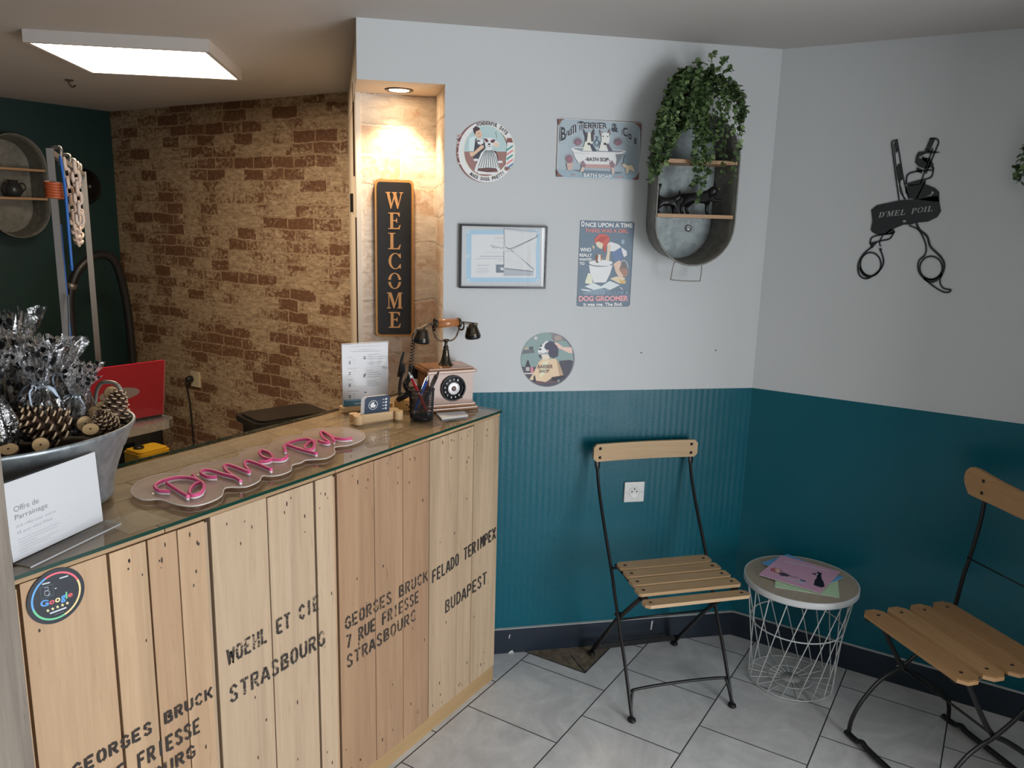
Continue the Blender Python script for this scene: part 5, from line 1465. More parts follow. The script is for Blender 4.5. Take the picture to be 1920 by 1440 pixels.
# ---- pen pot with pens
PX = Vector((1.951, 1.563, Z0))
pp = empty('pen_pot', Matrix.Translation(PX), 'round black wire-mesh pot holding pens beside the old telephone', 'pen pot')
b = MB().mat(plain('black_mesh_metal', (0.014, 0.014, 0.016), 0.35, 0.5))
R0, R1, HP = 0.0365, 0.0405, 0.098
NV_ = 72
for k in range(NV_):
    for s in (1, -1):
        a0 = 2 * pi * k / NV_; a1 = a0 + s * 0.62
        pts = [(cos(a0 + (a1 - a0) * t) * (R0 + (R1 - R0) * t), sin(a0 + (a1 - a0) * t) * (R0 + (R1 - R0) * t), 0.006 + (HP - 0.010) * t) for t in (0, .25, .5, .75, 1)]
        b.tube(pts, 0.00062, 3, caps=False)
b.build('mesh_wall', pp)
b = MB().mat(plain('black_mesh_metal', (0.014, 0.014, 0.016), 0.35, 0.5)); b.lathe([(R0, 0.0), (R0 + 0.0015, 0.002), (R0 + 0.001, 0.008), (R0 - 0.001, 0.008), (0.0, 0.004)], 40, caps=(True, False)); b.build('base', pp)
b = MB().mat(plain('black_mesh_metal', (0.014, 0.014, 0.016), 0.35, 0.5)); b.tube([(R1 * cos(2 * pi * k / 40), R1 * sin(2 * pi * k / 40), HP - 0.002) for k in range(40)], 0.0022, 6, True); b.build('rim', pp)
VR = Vector((0.535, -0.844, 0)); VD = Vector((0.83, 0.52, 0))   # across and along the view
def pen(label, body, tipm, p0, p1, r=0.0045):
    p0 = PX + p0; p1 = PX + p1; d = (p1 - p0); L = d.length
    e = empty('pen', Matrix.Translation(p0) @ d.to_track_quat('Z', 'Y').to_matrix().to_4x4(), label, 'pen', 'pens in the mesh pot')
    b = MB().mat(body); b.lathe([(r * .75, 0.016), (r, 0.03), (r * 1.05, L * .5), (r * 1.0, L - 0.022)], 14); b.build('barrel', e)
    b = MB().mat(tipm); b.lathe([(0.0006, 0.0), (0.0016, 0.004), (r * .75, 0.016)], 14); b.build('tip', e); b = MB().mat(tipm); b.lathe([(r * 1.12, L * .5), (r * 1.12, L * .5 + 0.004)], 14)
    b.build('barrel_ring', e)
    b = MB().mat(tipm); b.lathe([(r * 1.0, L - 0.022), (r * .8, L - 0.010), (r * .55, L - 0.009), (r * .55, L)], 14); b.box(-0.0012, 0.0012, r, r + 0.0018, L - 0.05, L - 0.012); b.build('push_button', e)
def vv(a, d, z): return VR * a + VD * d + Vector((0, 0, z))
SIL = plain('silver_plastic', (0.62, 0.63, 0.65), 0.25, 0.5)
pen('red ballpoint pen leaning left in the mesh pot', plain('red_pen_plastic', (0.42, 0.012, 0.018), 0.3), SIL, vv(0.026, -0.016, 0.012), vv(-0.042, 0.002, 0.150))
pen('blue ballpoint pen leaning right in the mesh pot', plain('blue_pen_plastic', (0.012, 0.06, 0.33), 0.3), SIL, vv(-0.026, -0.012, 0.012), vv(0.022, 0.006, 0.142), 0.005)
pen('thick black pen leaning far right in the mesh pot', plain('dark_pen_plastic', (0.03, 0.02, 0.02), 0.35), plain('dark_pen_plastic', (0.03, 0.02, 0.02), 0.35), vv(-0.010, 0.014, 0.012), vv(0.052, 0.020, 0.150), 0.0062)

# ---- white notes in front of the phone
b = MB().mat(WC_); b.tint = 0
for i in range(4):
    b.prism([(2.021 - i * .0006, 1.556), (1.972 - i * .0006, 1.497 - i * .0004), (2.058, 1.4555), (2.099, 1.500)], Z0 + i * 0.0013, Z0 + i * 0.0013 + 0.0011)
tag(b.build('note_pad'), 'small stack of white cards lying in front of the telephone', 'card stack')

# ---- the old telephone
WDv = Vector((0.85, -0.526, 0)).normalized(); DDv = Vector((0.526, 0.85, 0)).normalized()
PB = Vector((2.166, 1.489, Z0)) - WDv * 0.095 + DDv * 0.070
tp = empty('telephone', frame(PB, WDv, DDv), 'antique wooden rotary telephone with brass cradle and handset at the counter end', 'telephone')
TW = wood('phone_walnut', (0.36, 0.165, 0.07), (0.15, 0.055, 0.02), 0.28, 1.6, 'X', 0.8, False, 0.5)
TW2 = wood('phone_front_veneer', (0.34, 0.19, 0.125), (0.21, 0.105, 0.065), 0.35, 1.6, 'X', 0.6, False, 0.3)
b = MB().mat(TW)
b.box(-0.095, 0.095, -0.070, 0.070, 0.0, 0.012, bev=0.004); b.box(-0.088, 0.088, -0.064, 0.064, 0.012, 0.024, bev=0.004); b.build('base_moulding', tp)
b = MB().mat(TW); b.box(-0.079, 0.079, -0.0555, 0.056, 0.023, 0.128); b.build('cabinet', tp)
b = MB().mat(TW2); b.box(-0.0785, 0.0785, -0.0575, -0.0555, 0.024, 0.128); b.build('front_panel', tp)
b = MB().mat(TW); b.box(-0.088, 0.088, -0.066, 0.066, 0.128, 0.139, bev=0.003); b.box(-0.080, 0.080, -0.058, 0.058, 0.139, 0.146, bev=0.003); b.build('lid', tp)
BRZ = plain('dark_bronze', (0.075, 0.048, 0.030), 0.25, 0.85); BRB = plain('blackened_brass', (0.095, 0.078, 0.058), 0.2, 0.85)
DM = Matrix.Translation((0.006, -0.0577, 0.077)) @ Matrix.Rotation(radians(90), 4, 'X')
b = MB().mat(plain('black_dial', (0.012, 0.012, 0.013), 0.22)); b.lathe([(0.0, 0.002), (0.041, 0.002), (0.0435, 0.0), (0.0445, 0.0), (0.0445, 0.006), (0.042, 0.008), (0.040, 0.0045)], 56, DM, caps=(False, False)); b.build('dial_base', tp)
dl = MB().mat(plain('chrome_dial_ring', (0.34, 0.34, 0.35), 0.18, 0.9)); dl.lathe([(0.0, 0.0085), (0.018, 0.0085), (0.0235, 0.0075), (0.024, 0.004)], 40, DM, caps=(False, False))
dl.mat(BRB)
holes = [radians(62 - 30 * 0 + 27.5 * k) for k in range(10)]
seg = 120
# finger wheel with ten holes
wheel = []
for k in range(seg):
    pass
dial = dl.build('dial_hub', tp)
b = MB().mat(plain('finger_wheel_black', (0.020, 0.020, 0.022), 0.18, 0.4))
def hole_ring(b, holes, r0, r1, rh, rc, z, Mx):
    n = 14
    for a in holes:
        cxh, cyh = rc * cos(a), rc * sin(a)
        pts = [(cxh + rh * cos(t), cyh + rh * sin(t)) for t in [2 * pi * i / n for i in range(n)]]
        b.tube([Mx @ Vector((x, y, z)) for x, y in pts], 0.0008, 5, True)
hole_ring(b, holes, 0, 0, 0.0054, 0.031, 0.0085, DM)
b.tube([DM @ Vector((0.0395 * cos(2 * pi * i / 48), 0.0395 * sin(2 * pi * i / 48), 0.008)) for i in range(48)], 0.0012, 6, True)
b.build('finger_wheel', tp)
b = MB().mat(plain('dial_number_white', (0.75, 0.75, 0.74), 0.4))
for k, a in enumerate(holes):
    vs, fs, asp = glyphs('1234567890'[k], 0.03); cxh, cyh = 0.031 * cos(a), 0.031 * sin(a); hgt = 0.0066; wdt = hgt * 0.62
    s0 = b.add([DM @ Vector((cxh - wdt / 2 + x * wdt, cyh - hgt / 2 + y * hgt, 0.0068)) for x, y in vs])
    for ff in fs: b.face([s0 + i for i in ff])
for k in range(14):
    a0, a1 = 2 * pi * k / 14 + 0.05, 2 * pi * (k + 1) / 14 - 0.05
    b.quad([DM @ Vector((r * cos(a), r * sin(a), 0.0093 if r < .018 else 0.0089)) for r, a in ((0.0135, a0), (0.0205, a0), (0.0205, a1), (0.0135, a1))])
b.build('dial_numbers', tp)
b = MB().mat(plain('dial_centre', (0.20, 0.13, 0.12), 0.3)); b.lathe([(0.0095, 0.0085), (0.0085, 0.0105), (0.0, 0.011)], 24, DM, caps=(False, False)); b.build('dial_centre', tp)
b = MB().mat(BRZ)
b.tube(spline([DM @ Vector(p) for p in ((0.020, -0.030, 0.009), (0.027, -0.034, 0.011), (0.030, -0.030, 0.010))], 4), 0.0016, 6); b.build('finger_stop', tp)
b = MB().mat(BRB)
b.lathe([(0.026, 0.146), (0.024, 0.149), (0.019, 0.156), (0.0135, 0.175), (0.0105, 0.192), (0.0115, 0.195), (0.0085, 0.199), (0.0095, 0.206), (0.006, 0.212), (0.005, 0.222), (0.010, 0.229), (0.011, 0.233), (0.0, 0.235)], 32, Matrix.Translation((0.004, 0.005, 0)), caps=(True, False)); b.build('cradle_column', tp)
b = MB().mat(BRZ)
HZ = 0.272
for s in (-1, 1):
    b.tube(spline([(0.004 + s * 0.004, 0.005, 0.228), (0.004 + s * 0.022, 0.005, 0.229), (0.004 + s * 0.036, 0.005, 0.240), (0.004 + s * 0.043, 0.004, 0.256), (0.004 + s * 0.048, 0.004, 0.272), (0.004 + s * 0.050, 0.0, 0.284)], 5), 0.0030, 8)
    b.tube(spline([(0.004 + s * 0.046, -0.002, 0.266), (0.004 + s * 0.050, -0.020, 0.268), (0.004 + s * 0.052, -0.026, 0.282), (0.004 + s * 0.050, -0.022, 0.294)], 4), 0.0028, 8)
b.build('cradle_fork', tp)
# handset
hs = MB().mat(wood('handset_wood', (0.46, 0.18, 0.065), (0.24, 0.08, 0.03), 0.28, 2.0, 'X', 0.6, False, 0.5))
TI = 0.0
hs.tube([(0.004 - 0.040, -0.004, 0.288), (0.004 + 0.040, -0.004, 0.291)], 0.0145, 24)
hand = hs.build('handset_grip', tp)
b = MB().mat(BRB)
for s in (-1, 1):
    b.tube([(0.004 + s * 0.038, -0.004, 0.2895), (0.004 + s * 0.046, -0.004, 0.290)], 0.0165, 20)
    zz = 0.290
    b.tube(spline([(0.004 + s * 0.046, -0.004, zz), (0.004 + s * 0.068, -0.006, zz + (-0.002 if s > 0 else -0.004)), (0.004 + s * 0.100, -0.010, zz + (-0.006 if s > 0 else -0.016)), (0.004 + s * 0.108, -0.011, zz + (-0.008 if s > 0 else -0.019))], 5), 0.0042, 10)
b.build('handset_bar', tp)
for s, nm_ in ((-1, 'mouthpiece'), (1, 'earpiece')):
    b = MB().mat(BRB); Mc = Matrix.Translation((0.004 + s * 0.088, -0.009, 0.283 if s > 0 else 0.274)) @ Matrix.Rotation(radians(-6 * s), 4, 'Y') @ Matrix.Rotation(radians(180), 4, 'X')
    b.lathe([(0.008, -0.004), (0.010, 0.002), (0.017, 0.004), (0.019, 0.012), (0.025, 0.030), (0.0265, 0.034), (0.0255, 0.036)], 32, Mc, caps=(True, False))
    b.mat(plain('black_bakelite', (0.010, 0.010, 0.011), 0.25)); b.lathe([(0.0262, 0.035), (0.0275, 0.040), (0.026, 0.048), (0.020, 0.050), (0.0, 0.047)], 32, Mc, caps=(False, False))
    b.build(nm_, tp)
# coiled cord: hangs from the mouthpiece, heaps up beside the pot
def helix(path, R, turns, n=10):
    P = spline(path, 10); m = len(P); out = []; tot = int(turns * n)
    for i in range(tot + 1):
        t = i / tot * (m - 1.001); k = int(t); p = P[k].lerp(P[k + 1], t - k); d = (P[k + 1] - P[k]).normalized()
        u = d.cross(Vector((0.3, 0.9, 0.2))).normalized(); w = d.cross(u); a = 2 * pi * i / n
        out.append(p + u * R * cos(a) + w * R * sin(a))
    return out
b = MB().mat(plain('black_cord', (0.010, 0.009, 0.008), 0.25))
mx = 0.004 - 0.112
b.tube(spline([(mx + 0.004, -0.011, 0.270), (mx - 0.006, -0.010, 0.262), (mx - 0.012, -0.008, 0.246), (mx - 0.010, -0.006, 0.236)], 5), 0.0022, 7)
b.tube(helix([(mx - 0.008, -0.006, 0.236), (mx - 0.012, -0.002, 0.19), (mx - 0.014, 0.006, 0.14), (mx - 0.016, 0.016, 0.105)], 0.0068, 15, 9), 0.0019, 6)
b.tube(helix([(mx - 0.016, 0.016, 0.105), (mx - 0.030, 0.010, 0.085), (mx - 0.022, 0.0, 0.062), (mx - 0.034, 0.010, 0.045), (mx - 0.050, 0.020, 0.034), (mx - 0.030, 0.034, 0.022), (mx - 0.016, 0.012, 0.012), (mx - 0.010, 0.05, 0.012), (-0.06, 0.074, 0.012)], 0.0085, 46, 9), 0.0022, 6)
b.build('coiled_cord', tp)

# ---- black phone holder behind the price list
MH = frame(Vector((2.070, 1.735, Z0)), T, -N)
ph = empty('phone_holder', MH, 'black swivelling clamp stand beside the coiled cord behind the card holder', 'phone holder')
BP = plain('black_plastic', (0.012, 0.012, 0.013), 0.4)
b = MB().mat(BP); b.lathe([(0.032, 0.0), (0.032, 0.004), (0.027, 0.008), (0.0, 0.009)], 32); b.build('foot', ph)
b = MB().mat(BP); b.tube(spline([(-0.008, 0, 0.006), (-0.016, 0, 0.04), (-0.012, 0, 0.085), (-0.002, 0, 0.12)], 5), 0.0052, 10); b.build('stem', ph)
b = MB().mat(BP); b.tube([(-0.020, -0.01, 0.098), (-0.004, -0.01, 0.185)], 0.0052, 8); b.box(-0.016, 0.004, -0.016, 0.006, 0.112, 0.142, bev=0.003); b.build('clamp_bar', ph)
b = MB().mat(BP); b.box(0.006, 0.054, -0.012, 0.012, 0.092, 0.138, Matrix.Rotation(radians(4), 4, 'Y'), bev=0.003); b.build('clamp_head', ph)
b = MB().mat(plain('honey_wood_block', (0.55, 0.29, 0.08), 0.5)); b.box(0.0, 0.05, 0.0, 0.03, 0.0, 0.03, bev=0.002)
tag(b.build('wood_block', M=frame(Vector((1.985, 1.705, Z0)), T, -N)), 'small honey-coloured wooden block behind the pen pot', 'wooden block')

# ---- zinc basket with bags and cones
TBc = Vector((0.795, 1.727, Z0))
tb = empty('zinc_tub', Matrix.Translation(TBc), 'large galvanised oval basin full of wrapped gifts on the near end of the counter', 'zinc basin')
b = MB().mat(M_GALV)
b.lathe([(0.86, 0.0), (0.93, 0.003), (1.0, 0.010), (1.01, 0.020), (0.985, 0.024), (1.06, 0.075), (1.14, 0.120), (1.16, 0.124), (1.235, 0.160), (1.27, 0.170), (1.28, 0.176), (1.265, 0.180), (1.235, 0.176), (1.22, 0.165), (1.13, 0.120), (0.97, 0.024), (0.95, 0.014), (0.0, 0.012)], 72, Matrix.Identity(4), 0.196, 0.142, caps=(True, False))
# top flares more across than along: the rim is rounder than the base
for v in b.v:
    t = max(0.0, min(1.0, v.z / 0.17)); v.y *= 1 + 0.09 * t
b.build('basin', tb)
b = MB().mat(plain('handle_wire', (0.42, 0.42, 0.38), 0.35, 0.7))
for s in (1,):
    b.tube(spline([(0.238, -0.010, 0.155), (0.245, -0.008, 0.19), (0.246, -0.004, 0.220), (0.242, 0.012, 0.238), (0.232, 0.045, 0.238), (0.227, 0.062, 0.220), (0.223, 0.068, 0.19), (0.218, 0.066, 0.155)], 6), 0.0045, 10)
b.build('handle', tb)

CONE1 = plain('cone_scale_dark', (0.075, 0.038, 0.020), 0.7); CONE2 = plain('cone_scale_tip', (0.50, 0.36, 0.22), 0.6)
def pinecone(M, label, n=62):
    b = MB().mat(CONE1); R_, Hh = 0.026, 0.062
    b.lathe([(0.0, 0.0), (R_ * .55, 0.006), (R_ * .62, Hh * .4), (R_ * .3, Hh * .85), (0.0, Hh)], 14, caps=(False, False))
    for i in range(n):
        t = i / n; z = 0.003 + t * (Hh - 0.004); a = i * 2.39996; r = R_ * (1.05 - 0.75 * t ** 1.7) * (0.75 + 0.25 * min(1, t * 8))
        d = Vector((cos(a), sin(a), 0)); s = Vector((-sin(a), cos(a), 0)); w = 0.0125 * (1 - 0.45 * t); zz = Vector((0, 0, z))
        up = Vector((0, 0, 1)); lift = 0.006 * (0.3 + t)
        p0 = zz + d * r * 0.35; tip = zz + d * r + up * lift
        rim_ = [tip + s * (w * .52 * cos(q * pi / 5)) + d * (w * .42 * sin(q * pi / 5)) for q in range(6)]
        top = [p0 - s * w * .3, p0 + s * w * .3] + rim_; m_ = len(top)
        a0 = b.add(top); a1 = b.add([v_ - up * (0.0026 if q < 2 else 0.0022) for q, v_ in enumerate(top)])
        b.mat(CONE1); b.face([a0 + q for q in range(m_)]); b.face([a1 + q for q in reversed(range(m_))])
        for q in (0, 1, m_ - 1): b.face((a0 + q, a1 + q, a1 + (q + 1) % m_, a0 + (q + 1) % m_))
        b.mat(CONE2)
        for q in range(2, m_ - 1): b.face((a0 + q, a1 + q, a1 + q + 1, a0 + q + 1))
        inn = [tip + up * .0004 + s * (w * .34 * cos(q * pi / 5)) + d * (w * .14 * sin(q * pi / 5)) for q in range(6)]
        ro = [v_ + up * .0004 for v_ in rim_]; a2 = b.add(ro + inn)
        for q in range(5): b.face((a2 + q, a2 + q + 1, a2 + 6 + q + 1, a2 + 6 + q))
    o = b.build('pine_cone', M=M); tag(o, label, 'pine cone', 'pine cones in the basin'); return o
ZR = Z0 + 0.176
def aim(p, d, roll=0, k=1.0):
    return Matrix.Translation(p) @ Vector(d).to_track_quat('Z', 'Y').to_matrix().to_4x4() @ Matrix.Rotation(roll, 4, 'Z') @ Matrix.Scale(k, 4)
pinecone(aim((0.860, 1.632, ZR + 0.000), (-0.70, 0.30, 0.45), 0, 1.5), 'biggest pine cone, near the middle of the basin rim')
pinecone(aim((0.978, 1.668, ZR - 0.014), (0.25, 0.0, 0.75), 1, 1.2), 'pine cone at the right end of the basin beside its handle')
pinecone(aim((0.950, 1.632, ZR - 0.010), (-0.45, -0.35, 0.6), 2, 0.95), 'pine cone lying low against the front rim, left of the end one')

SLICE = plain('wood_slice_face', (0.78, 0.53, 0.27), 0.6); BARK = plain('slice_bark', (0.14, 0.08, 0.04), 0.8)
def slice_(p, d, r, label):
    b = MB().mat(SLICE); M = aim(p, d)
    b.lathe([(0.0, -0.003), (r * .93, -0.003), (r * .93, 0.003), (0.0, 0.003)], 20, caps=(False, False), smooth=False)
    b.mat(BARK); b.lathe([(r * .93, -0.0032), (r, -0.003), (r, 0.003), (r * .93, 0.0032)], 20, caps=(False, False)); b.lathe([(0.0, 0.0034), (r * .14, 0.0034), (r * .14, 0.003)], 10, caps=(False, False))
    tag(b.build('wood_slice', M=M), label, 'wood slice', 'wood slices in the basin')
CD_ = (-0.80, -0.58, -0.05)
for p, d, r, lb in (((1.001, 1.696, 1.240), (-0.7, -0.6, 0.35), 0.016, 'topmost round wood slice, just left of the basin handle'),
                    ((1.008, 1.683, 1.222), (-0.7, -0.5, 0.5), 0.018, 'wood slice directly below the topmost one by the handle'),
                    ((0.977, 1.694, 1.210), (-0.6, -0.7, 0.4), 0.017, 'wood slice behind the cones, lower left of the topmost one'),
                    ((0.949, 1.680, 1.205), (-0.9, -0.3, 0.3), 0.017, 'tilted wood slice left of the small pine cone'),
                    ((0.908, 1.645, 1.195), (-0.5, -0.8, 0.3), 0.018, 'wood slice between the biggest cone and the small one'),
                    ((0.898, 1.610, 1.190), (-0.3, -0.5, 0.8), 0.017, 'flat wood slice just right of the biggest pine cone'),
                    ((0.785, 1.590, 1.186), (-0.4, -0.7, 0.6), 0.016, 'wood slice at the front rim left of the biggest cone'),
                    ((0.735, 1.612, 1.184), (-0.2, -0.4, 0.9), 0.018, 'wood slice closest to the grey post')):
    slice_(p, d, r, lb)
CINN = plain('cinnamon_bark', (0.36, 0.17, 0.07), 0.6)
b = MB().mat(CINN); b.tube([(0, 0, -0.022), (0, 0, 0.022)], 0.012, 14); tag(b.build('wood_log', M=aim((0.800, 1.680, 1.222), (-0.5, 0.6, 0.1))), 'short brown log lying on the biggest pine cone', 'log')

def bag_mat():
    k = NT('printed_cellophane'); k.t.nodes.remove(k.p); v = k.coord('Object')
    vo = k.n('ShaderNodeTexVoronoi', i_Scale=62.0, i_Randomness=0.9); k.l(v, vo.inputs['Vector'])
    spots = k.ramp(vo.outputs['Distance'], (0.36, 1.0), (0.42, 0.0))
    n = k.noise(v, 30, 4, 0.6)
    spots = k.math('MULTIPLY', spots, k.ramp(n, (0.42, 0.0), (0.50, 1.0)))
    tr = k.n('ShaderNodeBsdfTransparent'); tr.inputs[0].default_value = (0.90, 0.91, 0.93, 1)
    gl = k.n('ShaderNodeBsdfGlossy'); gl.inputs['Roughness'].default_value = 0.06
    df = k.n('ShaderNodeBsdfPrincipled'); df.inputs['Base Color'].default_value = (0.012, 0.012, 0.014, 1); df.inputs['Roughness'].default_value = 0.2
    fr = k.n('ShaderNodeLayerWeight', i_Blend=0.55)
    bp = k.n('ShaderNodeBump', i_Strength=0.9, i_Distance=0.004); k.l(k.noise(v, 75, 3, 0.55, 1.0), bp.inputs['Height'])
    k.l(bp.outputs[0], gl.inputs['Normal']); k.l(bp.outputs[0], fr.inputs['Normal'])
    m1 = k.n('ShaderNodeMixShader'); k.l(k.math('MULTIPLY_ADD', fr.outputs['Fresnel'], 0.8, 0.12), m1.inputs[0]); k.l(tr.outputs[0], m1.inputs[1]); k.l(gl.outputs[0], m1.inputs[2])
    m2 = k.n('ShaderNodeMixShader'); k.l(spots, m2.inputs[0]); k.l(m1.outputs[0], m2.inputs[1]); k.l(df.outputs[0], m2.inputs[2])
    k.l(m2.outputs[0], k.out.inputs[0]); return k.m
CELLO = bag_mat()
RIB = plain('pale_ribbon', (0.55, 0.65, 0.78), 0.35); TREAT = plain('dog_treat', (0.42, 0.27, 0.14), 0.7); TREAT2 = plain('rawhide_stick', (0.66, 0.56, 0.40), 0.6)
def gift_bag(p, d, k, seed, label):
    rnd = random.Random(seed)
    e = empty('gift_bag', aim(p, d, seed, k), label, 'gift bag', 'cellophane gift bags in the basin')
    b = MB().mat(CELLO); seg = 44
    prof = [(0.020, 0.0), (0.038, 0.008), (0.043, 0.03), (0.041, 0.06), (0.033, 0.085), (0.018, 0.102), (0.013, 0.110), (0.018, 0.122), (0.030, 0.148), (0.040, 0.176)]
    rings = []
    for i, (r, z) in enumerate(prof):
        ph_ = rnd.uniform(0, 6); ps = []
        for q in range(seg):
            a = 2 * pi * q / seg; am = 0.10 + (0.22 if i > 6 else 0.0)
            rr = r * (1 + am * sin(7 * a + seed + i * .15) + 0.08 * sin(13 * a + ph_) + rnd.uniform(-.07, .07)); zz = z + (rnd.uniform(-.012, .012) if i == len(prof) - 1 else rnd.uniform(-.003, .003))
            ps.append((rr * cos(a), rr * sin(a), zz))
        rings.append(b.add(ps))
    for a0, c0 in zip(rings, rings[1:]):
        for q in range(seg): q2 = (q + 1) % seg; b.face((a0 + q, a0 + q2, c0 + q2, c0 + q), smooth=False)
    b.face([rings[0] + q for q in reversed(range(seg))]); b.build('cellophane', e)
    b = MB().mat(RIB); b.tube([(0.0105 * cos(2 * pi * q / 16), 0.0105 * sin(2 * pi * q / 16), 0.107) for q in range(16)], 0.0028, 6, True)
    for q in range(5):
        a = rnd.uniform(0, 6.3); b.tube(spline([(0.009 * cos(a), 0.009 * sin(a), 0.107), (0.024 * cos(a), 0.024 * sin(a), 0.10), (0.034 * cos(a + .3), 0.034 * sin(a + .3), 0.078)], 4), (0.0022), 4)
    b.build('ribbon', e)
    b = MB().mat(TREAT)
    for q in range(7):
        a = rnd.uniform(0, 6.3); rr = rnd.uniform(0, 0.026); b.lathe([(0.0, -0.009), (0.008, -0.006), (0.010, 0.0), (0.008, 0.006), (0.0, 0.009)], 8, aim((rr * cos(a), rr * sin(a), rnd.uniform(0.014, 0.055)), (rnd.uniform(-1, 1), rnd.uniform(-1, 1), rnd.uniform(-1, 1))), caps=(False, False))
    b.mat(TREAT2)
    for q in range(2):
        a = rnd.uniform(0, 6.3); b.tube([(0.018 * cos(a), 0.018 * sin(a), 0.012), (0.016 * cos(a + .6), 0.016 * sin(a + .6), 0.078)], 0.0042, 8)
    b.build('treats', e)
BG = [((0.665, 1.752, ZR - 0.02), (-0.15, 0.1, 1), 1.55, 'gift bag standing tallest at the left, its top cut by the photo edge'),
      ((0.745, 1.800, ZR - 0.02), (0.0, 0.1, 1), 1.42, 'gift bag behind the big pine cone, second from the left'),
      ((0.845, 1.800, ZR - 0.015), (0.05, 0.10, 1), 1.42, 'tall gift bag in front of the near steel post'),
      ((0.905, 1.765, ZR - 0.02), (0.14, 0.0, 1), 1.12, 'gift bag sloping down toward the red laptop'),
      ((0.950, 1.770, ZR - 0.01), (0.30, 0.0, 1), 0.75, 'low gift bag nearest the basin handle'),
      ((0.840, 1.705, ZR - 0.02), (0.0, -0.15, 1), 1.10, 'gift bag with blue ribbon directly above the biggest pine cone'),
      ((0.735, 1.680, ZR - 0.02), (-0.1, -0.15, 1), 1.15, 'gift bag behind the left wood slices of the basin'),
      ((0.680, 1.650, ZR - 0.03), (-0.3, -0.3, 1), 0.85, 'gift bag leaning forward at the lower left of the basin'),
      ((0.895, 1.700, ZR - 0.02), (0.2, -0.2, 1.0), 0.80, 'small gift bag amid the wood slices on the right')]
for i, (p, d, k_, lb) in enumerate(BG): gift_bag(p, d, k_, i + 1, lb)
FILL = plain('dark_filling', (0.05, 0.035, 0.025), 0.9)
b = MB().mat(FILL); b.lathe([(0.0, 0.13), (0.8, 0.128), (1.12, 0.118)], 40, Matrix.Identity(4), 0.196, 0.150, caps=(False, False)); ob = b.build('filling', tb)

# ================================================================== bistro chairs, side table
IRON = plain('black_iron', (0.022, 0.021, 0.022), 0.35, 0.4)
SLAT = wood('chair_beech_slats', (0.62, 0.43, 0.235), (0.34, 0.19, 0.09), 0.45, 1.2, 'X', 0.9)
SLAT2 = wood('oiled_oak_slats', (0.56, 0.335, 0.155), (0.27, 0.125, 0.05), 0.42, 1.2, 'X', 1.0)
SCREW = plain('dark_screw_head', (0.05, 0.035, 0.028), 0.4, 0.6)


def chamfer(x0, x1, d0, d1, c):
    return [(x0 + c, d0), (x1 - c, d0), (x1, d0 + c), (x1, d1 - c), (x1 - c, d1), (x0 + c, d1), (x0, d1 - c), (x0, d0 + c)]


ch = empty('folding_chair', frame((2.396, 0.773, 0), (0.733, -0.680, 0), (0.680, 0.733, 0)), 'folding bistro chair with black iron frame and straight slats in front of the wall socket', 'chair', 'folding bistro chairs')
for s in (-1, 1):
    x = s * 0.189; b = MB().mat(IRON)
    pts = spline([(x, 0.0, 0.010), (x, 0.073, 0.150), (x, 0.158, 0.290), (x, 0.245, 0.440), (x, 0.318, 0.550), (x, 0.380, 0.650), (x, 0.418, 0.730), (x, 0.430, 0.790), (x, 0.436, 0.842)], 6)
    n_ = len(pts); rr = []
    for i in range(n_):
        t = i / (n_ - 1); rr.append((0.0056, 0.0085) if t < 0.80 else (0.0095 + (t - .8) * 0.02, 0.0035))
    b.tube(pts, rr, 8, flat=(1, 0, 0)); b.build('back_post', ch)
    b = MB().mat(IRON); x2 = s * 0.176
    b.tube([(x2, 0.425, 0.012), (x2, 0.205, 0.262), (x2, 0.020, 0.436)], (0.008), 8, flat=(1, 0, 0)); b.build('rear_leg', ch)
    for (xx, dd, nm_) in ((x, 0.0, 'foot'), (x2, 0.425, 'foot')):
        b = MB().mat(IRON); b.lathe([(0.0, 0.0), (0.012, 0.0), (0.0145, 0.004), (0.013, 0.009), (0.007, 0.014), (0.0, 0.014)], 16, Matrix.Translation((xx, dd, 0)), 1.0, 1.2, caps=(False, False)); b.build(nm_, ch)
    b = MB().mat(SCREW); b.tube([(x - s * 0.02, 0.172, 0.303), (x + s * 0.008, 0.172, 0.303)], 0.006, 10); b.build('pivot_bolt', ch)
b = MB().mat(IRON); b.tube(spline([(-0.189, 0.012, 0.028), (-0.178, 0.030, 0.082), (-0.160, 0.040, 0.090), (0, 0.045, 0.092), (0.160, 0.040, 0.090), (0.178, 0.030, 0.082), (0.189, 0.012, 0.028)], 6), 0.0052, 8); b.build('front_stretcher', ch)
b = MB().mat(IRON); b.box(-0.176, 0.176, 0.405, 0.410, 0.030, 0.052); b.build('rear_stretcher', ch)
b = MB().mat(IRON); b.tube([(-0.176, 0.205, 0.262), (0.176, 0.205, 0.262)], 0.004, 8); b.build('cross_rod', ch)
b = MB().mat(IRON)
for s in (-1, 1): b.tube([(s * 0.165, -0.045, 0.440), (s * 0.160, 0.262, 0.447)], (0.004, 0.011), 8, flat=(0, 0, 1))
b.tube([(-0.19, 0.236, 0.447), (0.19, 0.236, 0.447)], 0.005, 8)
b.build('seat_rail', ch)
rnd = random.Random(5)
